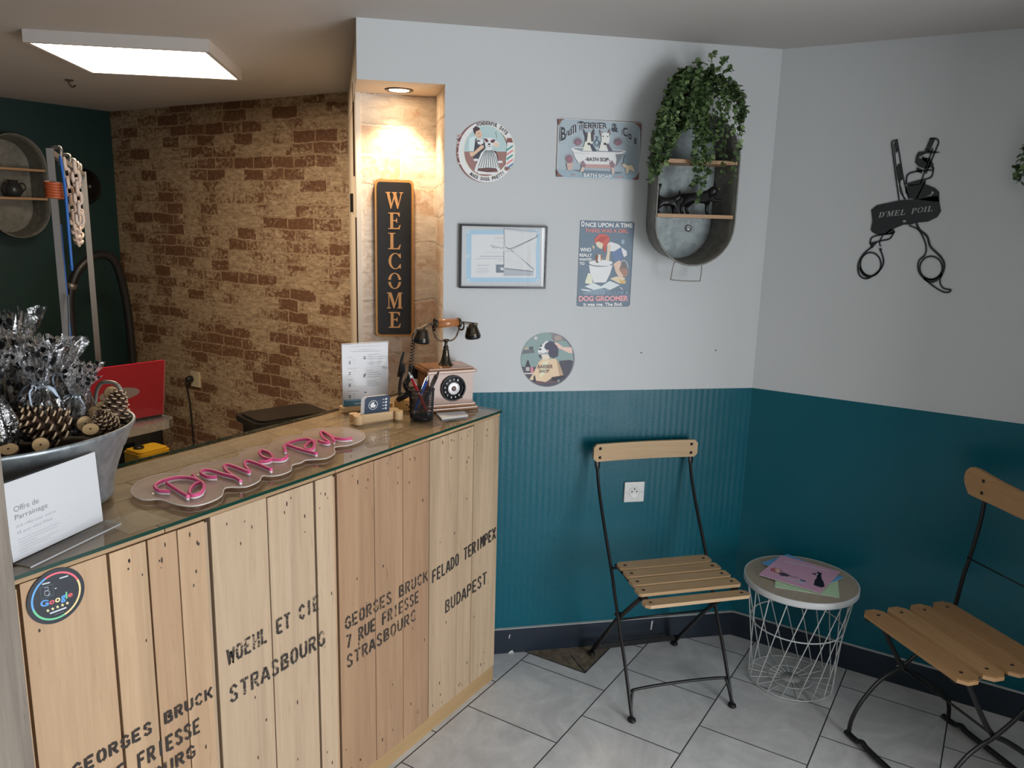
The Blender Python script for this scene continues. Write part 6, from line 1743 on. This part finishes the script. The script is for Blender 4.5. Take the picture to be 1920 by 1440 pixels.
for i, (d0, d1, hw_, z0, z1) in enumerate([(-0.062, -0.006, 0.189, 0.441, 0.4485), (0.004, 0.054, 0.186, 0.450, 0.4525), (0.063, 0.113, 0.182, 0.4525, 0.454), (0.122, 0.172, 0.178, 0.4545, 0.456), (0.181, 0.240, 0.176, 0.4555, 0.457)]):
    b = MB().mat(SLAT); b.tint = rnd.uniform(0, 0.45)
    Mx = Matrix.Rotation(radians(-7 if i == 0 else 0), 4, 'X'); zc = z0
    Mt = Matrix.Translation((0, d0, zc)) @ Mx
    c_ = 0.013 if i in (0, 4) else 0.006
    b.prism(chamfer(-hw_, hw_, 0, d1 - d0, c_), 0.0, 0.011, Mt)
    sl = b.build('seat_slat', ch)
    b = MB().mat(SCREW)
    for s in (-1, 1): b.lathe([(0.0, 0.0135), (0.005, 0.0125), (0.006, 0.011)], 12, Mt @ Matrix.Translation((s * (hw_ - 0.024), (d1 - d0) / 2, 0)), caps=(False, False))
    b.build('screws', sl)
def curved_board(poly, y0, th, curve, M=None):
    """board outline in x-z, bent by curve(x), thickness th"""
    tr = tessellate_polygon([[Vector((x, z, 0)) for x, z in poly]]); return tr
b = MB().mat(SLAT); b.tint = 0.1
NX = 14
def board(b, prof, curve, th):
    """prof: list of (x, zlow, zhigh)"""
    F, B_ = [], []
    for x, zl, zh in prof:
        y = curve(x); F.append(b.add([(x, y, zl), (x, y, zh)])); B_.append(b.add([(x, y + th, zl), (x, y + th, zh)]))
    for i in range(len(prof) - 1):
        b.face((F[i], F[i + 1], F[i + 1] + 1, F[i] + 1)); b.face((B_[i] + 1, B_[i + 1] + 1, B_[i + 1], B_[i]))
        b.face((F[i] + 1, F[i + 1] + 1, B_[i + 1] + 1, B_[i] + 1)); b.face((B_[i], B_[i + 1], F[i + 1], F[i]))
    b.face((F[0], F[0] + 1, B_[0] + 1, B_[0])); b.face((B_[-1], B_[-1] + 1, F[-1] + 1, F[-1]))
z0, z1, hw_ = 0.784, 0.850, 0.209
prof = [(-hw_, z0 + .012, z1 - .012), (-hw_ + .012, z0, z1)] + [(x, z0, z1) for x in np.linspace(-0.17, 0.17, 12)] + [(hw_ - .012, z0, z1), (hw_, z0 + .012, z1 - .012)]
board(b, prof, lambda x: 0.416 + 0.012 * (1 - (x / hw_) ** 2), 0.012)
bk = b.build('backrest', ch)
b = MB().mat(SCREW)
for s in (-1, 1):
    for zz in (0.800, 0.834): b.lathe([(0.0, 0.003), (0.005, 0.002), (0.006, 0.0)], 12, Matrix.Translation((s * 0.184, 0.4185, zz)) @ Matrix.Rotation(radians(90), 4, 'X'), caps=(False, False))
b.build('screws', bk)

# ---- second chair, curved legs, faces along the slanted wall
c2 = empty('folding_chair', frame((2.593, 0.272, 0), (-0.679, -0.734, 0), (0.734, -0.679, 0)), 'folding bistro chair with curved iron legs, cut by the right photo edge', 'chair', 'folding bistro chairs')
FL = [(0.0, 0.008), (0.005, 0.059), (0.030, 0.114), (0.080, 0.176), (0.127, 0.208), (0.176, 0.231)]
RL = [(0.390, 0.008), (0.384, 0.063), (0.361, 0.107), (0.306, 0.150), (0.234, 0.198), (0.176, 0.232), (0.127, 0.300), (0.085, 0.370), (0.055, 0.420)]
PO = FL + [(0.250, 0.285), (0.320, 0.360), (0.356, 0.425), (0.373, 0.535), (0.390, 0.609), (0.403, 0.683), (0.411, 0.756), (0.413, 0.850)]
for k, x in enumerate((0.0, 0.372)):
    b = MB().mat(IRON); b.tube(spline([(x, d_, z_) for d_, z_ in PO], 5), (0.0052, 0.0085), 8, flat=(1, 0, 0)); b.build('back_post', c2)
    b = MB().mat(IRON); xi = x + (0.011 if k == 0 else -0.011); b.tube(spline([(xi, d_, z_) for d_, z_ in RL], 5), (0.0052, 0.0085), 8, flat=(1, 0, 0)); b.build('rear_leg', c2)
    b = MB().mat(IRON); b.tube([(xi, 0.005, 0.424), (xi, 0.352, 0.422)], (0.004, 0.010), 8, flat=(0, 0, 1)); b.build('seat_rail', c2)
for d_ in (0.0, 0.390):
    b = MB().mat(IRON)
    P = spline([(-0.012, d_, 0.010), (0.0, d_, 0.009), (0.04, d_, 0.011), (0.065, d_, 0.022), (0.09, d_, 0.016), (0.186, d_, 0.016), (0.282, d_, 0.016), (0.307, d_, 0.022), (0.332, d_, 0.011), (0.372, d_, 0.009), (0.384, d_, 0.010)], 4)
    b.tube(P, (0.0085, 0.010), 8); b.build('floor_stretcher', c2)
b = MB().mat(IRON); b.tube([(0.0, 0.378, 0.600), (0.372, 0.378, 0.600)], 0.0025, 8); b.build('back_rod', c2); b = MB().mat(IRON); b.tube([(0.0, 0.176, 0.231), (0.372, 0.176, 0.231)], 0.004, 8); b.build('cross_rod', c2)
for i, (d0, d1) in enumerate([(0.004, 0.078), (0.092, 0.166), (0.180, 0.256), (0.270, 0.346)]):
    b = MB().mat(SLAT2); b.tint = rnd.uniform(0.0, 0.5); Mt = Matrix.Translation((0, d0, 0.4265))
    c_ = 0.020
    pl = chamfer(-0.022, 0.396, 0, d1 - d0, c_); b.prism(pl, 0.002, 0.013, Mt); b.prism(chamfer(-0.019, 0.393, 0.003, d1 - d0 - 0.003, c_), 0.013, 0.0145, Mt)
    sl = b.build('seat_slat', c2)
    b = MB().mat(SCREW)
    for xx in (0.018, 0.352): b.lathe([(0.0, 0.0160), (0.005, 0.0155), (0.006, 0.0140)], 12, Mt @ Matrix.Translation((xx, (d1 - d0) / 2, 0)), caps=(False, False))
    b.build('screws', sl)
b = MB().mat(SLAT2); b.tint = 0.3
prof = [(-0.066, 0.848, 0.866), (-0.063, 0.836, 0.878), (-0.056, 0.822, 0.888), (-0.050, 0.812, 0.893), (-0.046, 0.805, 0.895), (-0.034, 0.802, 0.8965), (-0.015, 0.800, 0.894), (0.02, 0.797, 0.886), (0.06, 0.794, 0.878), (0.12, 0.789, 0.870), (0.186, 0.787, 0.868), (0.25, 0.789, 0.870), (0.31, 0.794, 0.878), (0.352, 0.797, 0.886), (0.387, 0.800, 0.894), (0.406, 0.802, 0.8965), (0.418, 0.805, 0.895), (0.428, 0.822, 0.888), (0.436, 0.840, 0.872)]
board(b, prof, lambda x: 0.386 + 0.022 * (1 - ((x - 0.186) / 0.25) ** 2), 0.013); bk = b.build('backrest', c2)
b = MB().mat(SCREW)
for xx in (0.0, 0.372):
    for zz in (0.822, 0.862):
        yy = 0.386 + 0.022 * (1 - ((xx - 0.186) / 0.25) ** 2)
        b.lathe([(0.0, 0.003), (0.005, 0.002), (0.006, 0.0)], 12, Matrix.Translation((xx, yy, zz)) @ Matrix.Rotation(radians(90), 4, 'X'), caps=(False, False))
b.build('screws', bk)

# ---- wire side table
TC = Vector((2.830, 0.516, 0))
WIRE = plain('white_wire', (0.62, 0.63, 0.62), 0.4); TRAY = plain('white_tray_enamel', (0.70, 0.71, 0.71), 0.35)
sd = empty('side_table', Matrix.Translation(TC), 'round wire-basket side table with pale wooden lid between the two chairs', 'side table')
TOPW = wood('greyish_oak_veneer', (0.55, 0.47, 0.365), (0.35, 0.28, 0.205), 0.45, 0.7, 'X', 1.1, False)
def disc_hole(b, R, hc, hr, z0, z1, seg=64):
    """disc with a round hole: outer ring stitched to the hole ring"""
    o = [(R * cos(2 * pi * i / seg), R * sin(2 * pi * i / seg)) for i in range(seg)]
    hn = [(hc[0] + hr * cos(2 * pi * i / seg), hc[1] + hr * sin(2 * pi * i / seg)) for i in range(seg)]
    A0, A1 = b.add([(x, y, z0) for x, y in o]), b.add([(x, y, z1) for x, y in o]); H0, H1 = b.add([(x, y, z0) for x, y in hn]), b.add([(x, y, z1) for x, y in hn])
    for i in range(seg):
        j = (i + 1) % seg
        b.face((A1 + i, A1 + j, H1 + j, H1 + i)); b.face((A0 + j, A0 + i, H0 + i, H0 + j)); b.face((A0 + i, A0 + j, A1 + j, A1 + i)); b.face((H0 + j, H0 + i, H1 + i, H1 + j))
b = MB().mat(TOPW); disc_hole(b, 0.1925, (0.076, 0.117), 0.0165, 0.392, 0.4045)
b.build('wooden_top', sd)
b = MB().mat(TRAY); b.lathe([(0.1925, 0.3925), (0.1925, 0.4035), (0.1955, 0.4055), (0.1985, 0.4035), (0.1985, 0.384), (0.1965, 0.381), (0.188, 0.381), (0.188, 0.3915)], 72, caps=(False, False)); b.build('tray_rim', sd)
NW = 18; RT, RB, ZT_, ZB_ = 0.186, 0.150, 0.384, 0.010
for k in range(NW):
    a0 = 2 * pi * k / NW; a1 = a0 - 0.66; b = MB().mat(WIRE)
    p0 = Vector((RT * cos(a0), RT * sin(a0), ZT_)); p1 = Vector((RB * cos(a1), RB * sin(a1), ZB_))
    q = Vector((0.035 * cos(a1), 0.035 * sin(a1), 0.006))
    b.tube([p0, p0.lerp(p1, .5), p1, p1.lerp(q, .06) + Vector((0, 0, -.003)), q], 0.0021, 6); b.build('wire', sd)
def ringtube(name, R, z, r):
    b = MB().mat(WIRE); b.tube([(R * cos(2 * pi * i / 56), R * sin(2 * pi * i / 56), z) for i in range(56)], r, 6, True); b.build(name, sd)
rm = 0.5
ringtube('middle_ring', 0.1605, 0.235, 0.0028); ringtube('bottom_ring', 0.150, 0.006, 0.0024); ringtube('inner_ring', 0.078, 0.0085, 0.0022); ringtube('top_ring', RT, 0.380, 0.0025)
b = MB().mat(WIRE); b.lathe([(0.0, 0.004), (0.038, 0.004), (0.038, 0.006), (0.0, 0.006)], 24, caps=(False, False)); b.build('base_disc', sd)

# magazines on the table: measured corners on the lid
f0 = hquad(1920, 998, [(2.98054, 0.79976), (3.30014, 0.35765), (2.66969, 0.26343), (2.4129, 0.62752)])
Tz = 0.4058
def magazine(quad, z, col, edge, label, art=None):
    P = [Vector((*f0(q), 0)) for q in quad]; c = sum(P, Vector()) / 4
    ex = (P[1] - P[0]).normalized()
    e = empty('magazine', frame(c + Vector((0, 0, z)), ex, ZU.cross(ex)), label, 'magazine', 'magazines on the side table')
    inv = e.matrix_world.inverted(); L = [inv @ (p + Vector((0, 0, z))) for p in P]
    w = ((L[1] - L[0]).length + (L[2] - L[3]).length) / 4; h_ = ((L[3] - L[0]).length + (L[2] - L[1]).length) / 4
    b = MB().mat(plain('magazine_pages', (0.72, 0.72, 0.70), 0.6)); b.box(-w + .001, w - .001, -h_ + .001, h_ - .001, 0.0, 0.0022); b.build('pages', e)
    b = MB().mat(col); b.box(-w, w, -h_, h_, 0.0022, 0.0028); b.build('cover', e)
    if art:
        g = lambda p: (lambda v: (v.x, v.y))(inv @ Vector((*f0(p), z)))
        A = Art(g, 0.0028, 1.6); art(A); A.build('cover_print', e)
    return e
def pinkart(A):
    A.l((226, 176, 198), 13, [(700, 258), (900, 300), (1120, 350), (1340, 405)])
    A.p((176, 92, 92), [(490, 400), (500, 360), (560, 350), (620, 365), (660, 395), (630, 450), (590, 430), (540, 410)]); A.p((212, 170, 158), [(560, 365), (620, 368), (640, 410), (600, 430), (570, 400)])
    A.p((74, 62, 84), [(610, 430), (680, 420), (760, 450), (765, 480), (700, 480), (640, 465)]); A.p((60, 54, 72), [(650, 395), (680, 400), (660, 410)])
    A.p((196, 160, 186), [(680, 470), (800, 500), (900, 530), (840, 560), (700, 520)]); A.l((90, 76, 100), 9, [(760, 460), (830, 490), (900, 495)])
    A.p((86, 92, 120), [(925, 510), (960, 530), (1010, 540), (990, 560), (930, 545)]); A.p((160, 172, 200), [(850, 530), (950, 550), (1000, 580), (900, 570)])
    A.p((32, 34, 44), [(1085, 430), (1140, 435), (1180, 415), (1190, 405), (1200, 425), (1235, 430), (1225, 470), (1235, 520), (1260, 560), (1275, 620), (1240, 640), (1160, 620), (1100, 590), (1130, 540), (1160, 500), (1165, 460), (1110, 450)])
    A.p((206, 200, 210), [(1150, 440), (1180, 435), (1175, 460), (1155, 460)]); A.p((206, 150, 176), [(1020, 580), (1090, 545), (1130, 555), (1120, 590), (1100, 610)])
GRN = plain('green_magazine', lin((176, 214, 168), 1.5), 0.35); BLU = plain('blue_magazine', lin((96, 156, 204), 1.5), 0.3); PNK = plain('pink_magazine', lin((196, 152, 176), 1.6), 0.35)
magazine([(500, 590), (1430, 745), (1520, 440), (640, 290)], Tz, GRN, None, 'pale green booklet at the bottom of the pile on the side table')
magazine([(470, 300), (1370, 700), (1440, 365), (560, 165)], Tz + 0.0032, BLU, None, 'blue booklet in the middle of the pile on the side table')
magazine([(375, 462), (1270, 735), (1465, 385), (600, 170)], Tz + 0.0064, PNK, None, 'pink booklet with a black dog, topmost on the side table', pinkart)

# ================================================================== the grooming room behind the counter
# steel rail with two posts standing on the floor
BD = Vector((0.54, 0.84, 0)).normalized(); BN = Vector((0.84, -0.54, 0)).normalized()
FR = frame((1.257, 2.350, 0), BD, ZU)     # local x along the bar, y up, z toward the brick wall side
rk = empty('grooming_rack', FR, 'tall steel grooming rack with two posts and a hook rail in the back room', 'grooming rack')
def lp_(x, y, z=0.0): return Vector((x, y, z))
b = MB().mat(M_STEEL); b.box(-0.009, 0.009, 0.0, 1.81, -0.004, 0.014); b.box(-0.05, 0.05, 0.0, 0.02, -0.03, 0.03); b.build('post', rk)
b = MB().mat(M_STEEL); b.box(1.58, 1.604, 0.0, 1.81, -0.006, 0.018); b.box(1.54, 1.64, 0.0, 0.02, -0.03, 0.03); b.build('post', rk)
b = MB().mat(M_STEEL); b.box(0.0, 1.60, 1.790, 1.806, 0.0, 0.014); rail = b.build('rail', rk)
b = MB().mat(M_STEEL)
for x in (0.35, 0.75, 1.05, 1.25, 1.42): b.tube(spline([(x, 1.806, 0.006), (x, 1.835, 0.006), (x + 0.01, 1.83, -0.02), (x + 0.02, 1.80, -0.03)], 4), 0.006, 6)
b.build('rail_hooks', rk)
CHN = plain('cream_plastic_chain', (0.72, 0.56, 0.45), 0.5)
def chain(name, pts, L, Wd, r, label, mat=CHN, M=FR):
    P = spline([lp_(*p) for p in pts], 14); b = MB().mat(mat); acc = 0.0; flip = False; last = P[0]; i = 1
    seq = [P[0]]
    for p in P[1:]:
        while (p - seq[-1]).length > L * 0.68:
            seq.append(seq[-1] + (p - seq[-1]).normalized() * L * 0.68)
    for i in range(len(seq) - 1):
        c = (seq[i] + seq[i + 1]) / 2; d = (seq[i + 1] - seq[i]).normalized(); u = Vector((0, 0, 1)) if i % 2 else d.cross(Vector((0, 0, 1))).normalized()
        hl, hw = L / 2 - r, Wd / 2 - r
        link = [c + d * (hl - hw + hw * cos(radians(a))) + u * hw * sin(radians(a)) for a in range(-90, 91, 36)] + [c - d * (hl - hw + hw * cos(radians(a))) - u * hw * sin(radians(a)) for a in range(-90, 91, 36)]
        b.tube(link, r, 6, True)
    o = b.build(name, M=M); tag(o, label, 'chain', 'plastic chains on the rack'); return o
chain('plastic_chain', [(0.05, 1.785, 0.035), (0.08, 1.70, 0.04), (0.13, 1.62, 0.04), (0.22, 1.56, 0.04), (0.31, 1.535, 0.04), (0.40, 1.56, 0.04), (0.48, 1.64, 0.04), (0.52, 1.745, 0.035)], 0.040, 0.026, 0.0045, 'cream plastic chain drooping in a loop from the rack rail')
chain('plastic_chain', [(0.05, 1.78, 0.06), (0.055, 1.72, 0.062), (0.06, 1.64, 0.062), (0.065, 1.585, 0.062)], 0.044, 0.028, 0.005, 'short cream plastic chain hanging straight beside the near steel post')
OR = plain('orange_coil_band', (0.48, 0.10, 0.03), 0.4); b = MB().mat(OR)
pts = []
for i in range(6 * 12):
    a = 2 * pi * i / 12; pts.append((0.021 * cos(a), 1.672 + 0.0075 * i / 12 * 1.0 + 0.001, 0.006 + 0.021 * sin(a)))
b.tube(pts, 0.0046, 6); tag(b.build('orange_band', M=FR), 'orange coiled band wrapped around the near steel post', 'band')
BLU_ = plain('blue_webbing', (0.02, 0.14, 0.50), 0.5); BLU2 = plain('light_blue_webbing', (0.25, 0.42, 0.62), 0.5)
def strap(pts, w, mat, label):
    b = MB().mat(mat); b.tube(spline([lp_(*p) for p in pts], 6), (0.0015, w / 2), 6, flat=None); o = b.build('leash', M=FR); tag(o, label, 'leash', 'blue leashes on the rack')
b = MB().mat(BLU_); b.box(0.018, 0.024, 1.12, 1.60, -0.002, 0.016); b.box(0.018, 0.024, 1.60, 1.79, 0.004, 0.010)
b.mat(BLU2)
for i in range(30): b.box(0.0238, 0.0243, 1.13 + i * 0.015, 1.137 + i * 0.015, 0.000, 0.014)
tag(b.build('leash', M=FR), 'bright blue leash hanging down the right side of the near post', 'leash', 'blue leashes on the rack')
b = MB().mat(BLU_); b.tube(spline([lp_(-0.02, 1.79, 0.03), lp_(-0.030, 1.70, 0.036), lp_(-0.032, 1.58, 0.036), lp_(-0.028, 1.47, 0.036)], 5), 0.004, 6)
b.tube(spline([lp_(-0.028, 1.47, 0.036), lp_(-0.022, 1.58, 0.036), lp_(-0.020, 1.70, 0.036), lp_(-0.02, 1.79, 0.03)], 5), 0.004, 6)
tag(b.build('leash', M=FR), 'thin blue leash looped down the left side of the near post', 'leash', 'blue leashes on the rack')
b = MB().mat(plain('grey_cord', (0.10, 0.13, 0.14), 0.5)); b.tube(spline([lp_(-0.03, 1.40, 0.02), lp_(-0.06, 1.34, 0.02), lp_(-0.10, 1.29, 0.02), lp_(-0.08, 1.24, 0.02), lp_(-0.01, 1.22, 0.02)], 6), 0.0025, 6)
tag(b.build('cord', M=FR), 'thin grey cord looping left of the near steel post', 'cord')

# oval zinc shelf on the green wall with its things
MG = frame((2.465, YG, 1.500), (1, 0, 0), ZU)
gsf = empty('oval_wall_shelf', MG, 'oval zinc tub hung as a shelf on the dark green wall at the left edge', 'wall shelf')
b = MB().mat(M_GALVW); oval_tub(b, 0.300, 0.540, 0.345, 0.585, 0.15)
b.tube([(x, y, 0.152) for x, y in stadium(0.345, 0.585, 18)], 0.004, 8, True)
for v in b.v: v.y += 0.26
b.build('tub_side', gsf)
b = MB().mat(M_GALVW); b.prism([(x, y + 0.26) for x, y in stadium(0.296, 0.535)], 0.0045, 0.006); b.build('back_plate', gsf)
for yy in (0.185, 0.350):
    b = MB().mat(SH); b.prism([(-0.14, 0.006), (0.14, 0.006), (0.166, 0.15), (-0.166, 0.15)], yy, yy + 0.013, Matrix(((1, 0, 0, 0), (0, 0, 1, 0), (0, 1, 0, 0), (0, 0, 0, 1)))); b.build('shelf_board', gsf)
TEAP = plain('dark_grey_ceramic', (0.030, 0.034, 0.036), 0.3)
e = empty('dark_jug', frame((2.470, YG - 0.085, 1.500 + 0.198), (1, 0, 0), (0, 1, 0)), 'dark round jug with handle on the lower board of the green wall shelf', 'jug')
b = MB().mat(TEAP); b.lathe([(0.0, 0.0), (0.030, 0.0), (0.048, 0.025), (0.050, 0.050), (0.038, 0.075), (0.026, 0.085), (0.030, 0.098), (0.026, 0.098), (0.0, 0.090)], 28, caps=(False, False)); b.build('body', e)
b = MB().mat(TEAP); b.tube(spline([(0.036, 0, 0.078), (0.062, 0, 0.078), (0.072, 0, 0.055), (0.048, 0, 0.030)], 5), 0.005, 8); b.build('handle', e)
# glossy black round thing hung on the green wall
e = empty('black_helmet', frame((2.930, YG, 1.780), (1, 0, 0), ZU), 'round glossy black dome hung on the green wall behind the far post', 'wall decoration')
b = MB().mat(plain('gloss_black', (0.006, 0.006, 0.007), 0.12)); b.lathe([(0.115, 0.0), (0.112, 0.03), (0.09, 0.065), (0.05, 0.088), (0.0, 0.095)], 40, caps=(True, False)); b.build('dome', e)
b = MB().mat(M_STEEL); b.lathe([(0.012, 0.090), (0.008, 0.10), (0.0, 0.102)], 14, caps=(False, False)); b.build('cap', e)

# dryer hose
hz = empty('dryer_hose', Matrix.Translation((2.84, 4.70, 0)), 'black ribbed hose arching over the back corner of the room', 'hose')
b = MB().mat(plain('black_ribbed_hose', (0.012, 0.012, 0.013), 0.4))
HPp = [(2.52, 4.62, 0.70), (2.515, 4.62, 1.00), (2.52, 4.62, 1.14), (2.56, 4.61, 1.265), (2.63, 4.60, 1.345), (2.72, 4.60, 1.378), (2.80, 4.60, 1.335), (2.855, 4.62, 1.17), (2.88, 4.63, 0.97), (2.885, 4.63, 0.70), (2.88, 4.63, 0.35)]
P = [p - Vector((2.84, 4.70, 0)) for p in spline([Vector(p) for p in HPp], 12)]
b.tube(P, [0.024 + (0.0022 if i % 2 else 0.0) for i in range(len(P))], 12); b.build('hose', hz)
b = MB().mat(M_STEEL); b.tube([P[28], P[31]], 0.030, 14); b.build('coupling', hz)
b = MB().mat(plain('black_plastic', (0.012, 0.012, 0.013), 0.4)); b.box(-0.36, -0.18, -0.22, 0.02, 0.0, 0.62, bev=0.02); b.box(-0.06, 0.14, -0.2, 0.04, 0.0, 0.36, bev=0.02); b.build('blower_box', hz)

# wall socket with plug and cable on the brick wall
ZBk = lambda y, z: frame((XB, y, z), (0, -1, 0), ZU)
e = empty('wall_socket', ZBk(4.375, 0.585), 'cream wall socket with a black plug on the brick wall', 'wall socket')
b = MB().mat(plain('ivory_plastic', (0.70, 0.60, 0.42), 0.4)); b.box(-0.050, 0.040, -0.05, 0.05, 0.0, 0.011, bev=0.003); b.build('cover_plate', e)
b = MB().mat(M_BLACK); b.lathe([(0.022, 0.0), (0.020, 0.02), (0.012, 0.04), (0.0, 0.042)], 20, Matrix.Translation((-0.038, 0.0, 0.011)), caps=(True, False))
b.tube(spline([(-0.038, 0, 0.045), (-0.044, -0.03, 0.05), (-0.050, -0.08, 0.035), (-0.052, -0.2, 0.02), (-0.050, -0.42, 0.015), (-0.052, -0.58, 0.01)], 6), 0.005, 8)
b.build('plug_cable', e)

# pedestal table with the red laptop
te = empty('work_table', frame((1.80, 3.36, 0), (1, 0, 0), (0, 1, 0)), 'table with a rounded silver edge carrying the red laptop', 'table')
b = MB().mat(plain('brushed_aluminium', (0.52, 0.53, 0.55), 0.28, 0.85)); b.prism(rrect(-0.35, -0.24, 0.345, 0.22, 0.06, 8), 0.690, 0.728); b.build('tabletop', te)
b = MB().mat(M_BLACK); b.tube([(0.05, 0, 0.02), (0.05, 0, 0.685)], 0.03, 14); b.build('pedestal', te)
b = MB().mat(M_BLACK); b.lathe([(0.22, 0.0), (0.22, 0.015), (0.05, 0.03), (0.0, 0.03)], 32, Matrix.Translation((0.05, 0, 0)), caps=(True, False)); b.build('foot', te)
b = MB().mat(M_BLACK); b.box(0.12, 0.26, -0.16, -0.02, 0.64, 0.685); b.build('drawer_box', te)
lt = empty('laptop', frame((1.965, 3.235, 0.7285), Vector((1, -0.10, 0)), Vector((0.10, 1, 0))), 'red laptop with a grey oval logo seen from behind', 'laptop')
RED = plain('red_lid', (0.42, 0.012, 0.028), 0.25)
b = MB().mat(plain('laptop_base_black', (0.02, 0.02, 0.022), 0.4)); b.box(-0.185, 0.155, -0.02, 0.215, 0.0, 0.016); b.build('base', lt)
tlm = Matrix.Translation((0, -0.018, 0.012)) @ Matrix.Rotation(radians(10), 4, 'X') @ Matrix(((1, 0, 0, 0), (0, 0, -1, 0), (0, 1, 0, 0), (0, 0, 0, 1)))
b = MB().mat(RED); b.prism(rrect(-0.185, 0.0, 0.160, 0.258, 0.006), -0.004, 0.004, tlm)
b.mat(plain('pink_lid_edge', (0.62, 0.16, 0.20), 0.3)); b.box(0.158, 0.1615, 0.004, 0.254, -0.005, 0.0045, tlm); b.build('lid', lt)
b = MB().mat(plain('grey_oval_logo', (0.36, 0.30, 0.29), 0.3, 0.3)); b.prism(ell(-0.040, 0.128, 0.088, 0.028, 40), 0.004, 0.0046, tlm); b.build('oval_badge', lt)
b = MB().mat(M_BLACK)
vs, fs, asp = glyphs('GO', 0.02)
s0 = b.add([tlm @ Vector((-0.085 + x * 0.070, 0.114 + y * 0.028, 0.0050)) for x, y in vs])
for ff in fs: b.face([s0 + i for i in ff])
b.build('badge_lettering', lt)

# bin and yellow canister
e = empty('waste_bin', frame((2.625, 2.985, 0), Vector((0.96, -0.27, 0)), Vector((0.27, 0.96, 0))), 'black plastic bin with a closed lid against the brick wall side', 'bin')
b = MB().mat(M_BLACK); b.prism(rrect(-0.16, -0.11, 0.19, 0.12, 0.03, 5), 0.0, 0.645); b.build('body', e)
b = MB().mat(plain('black_lid_plastic', (0.016, 0.015, 0.014), 0.35)); b.prism(rrect(-0.185, -0.13, 0.215, 0.14, 0.035, 5), 0.645, 0.672); b.prism(rrect(-0.165, -0.11, 0.195, 0.12, 0.04, 5), 0.672, 0.682); b.build('lid', e)
e = empty('yellow_canister', frame((2.235, 3.52, 0), (1, 0, 0), (0, 1, 0)), 'yellow plastic canister on the floor beside the table foot', 'canister')
YL = plain('yellow_plastic', (0.62, 0.36, 0.02), 0.4)
b = MB().mat(YL); b.prism(rrect(-0.085, -0.07, 0.085, 0.07, 0.02, 5), 0.0, 0.485); b.prism(rrect(-0.078, -0.063, 0.078, 0.063, 0.02, 5), 0.485, 0.495); b.build('body', e)
b = MB().mat(M_BLACK); b.lathe([(0.025, 0.495), (0.025, 0.505), (0.0, 0.505)], 18, Matrix.Translation((-0.03, 0.02, 0)), caps=(True, False)); b.build('cap', e)
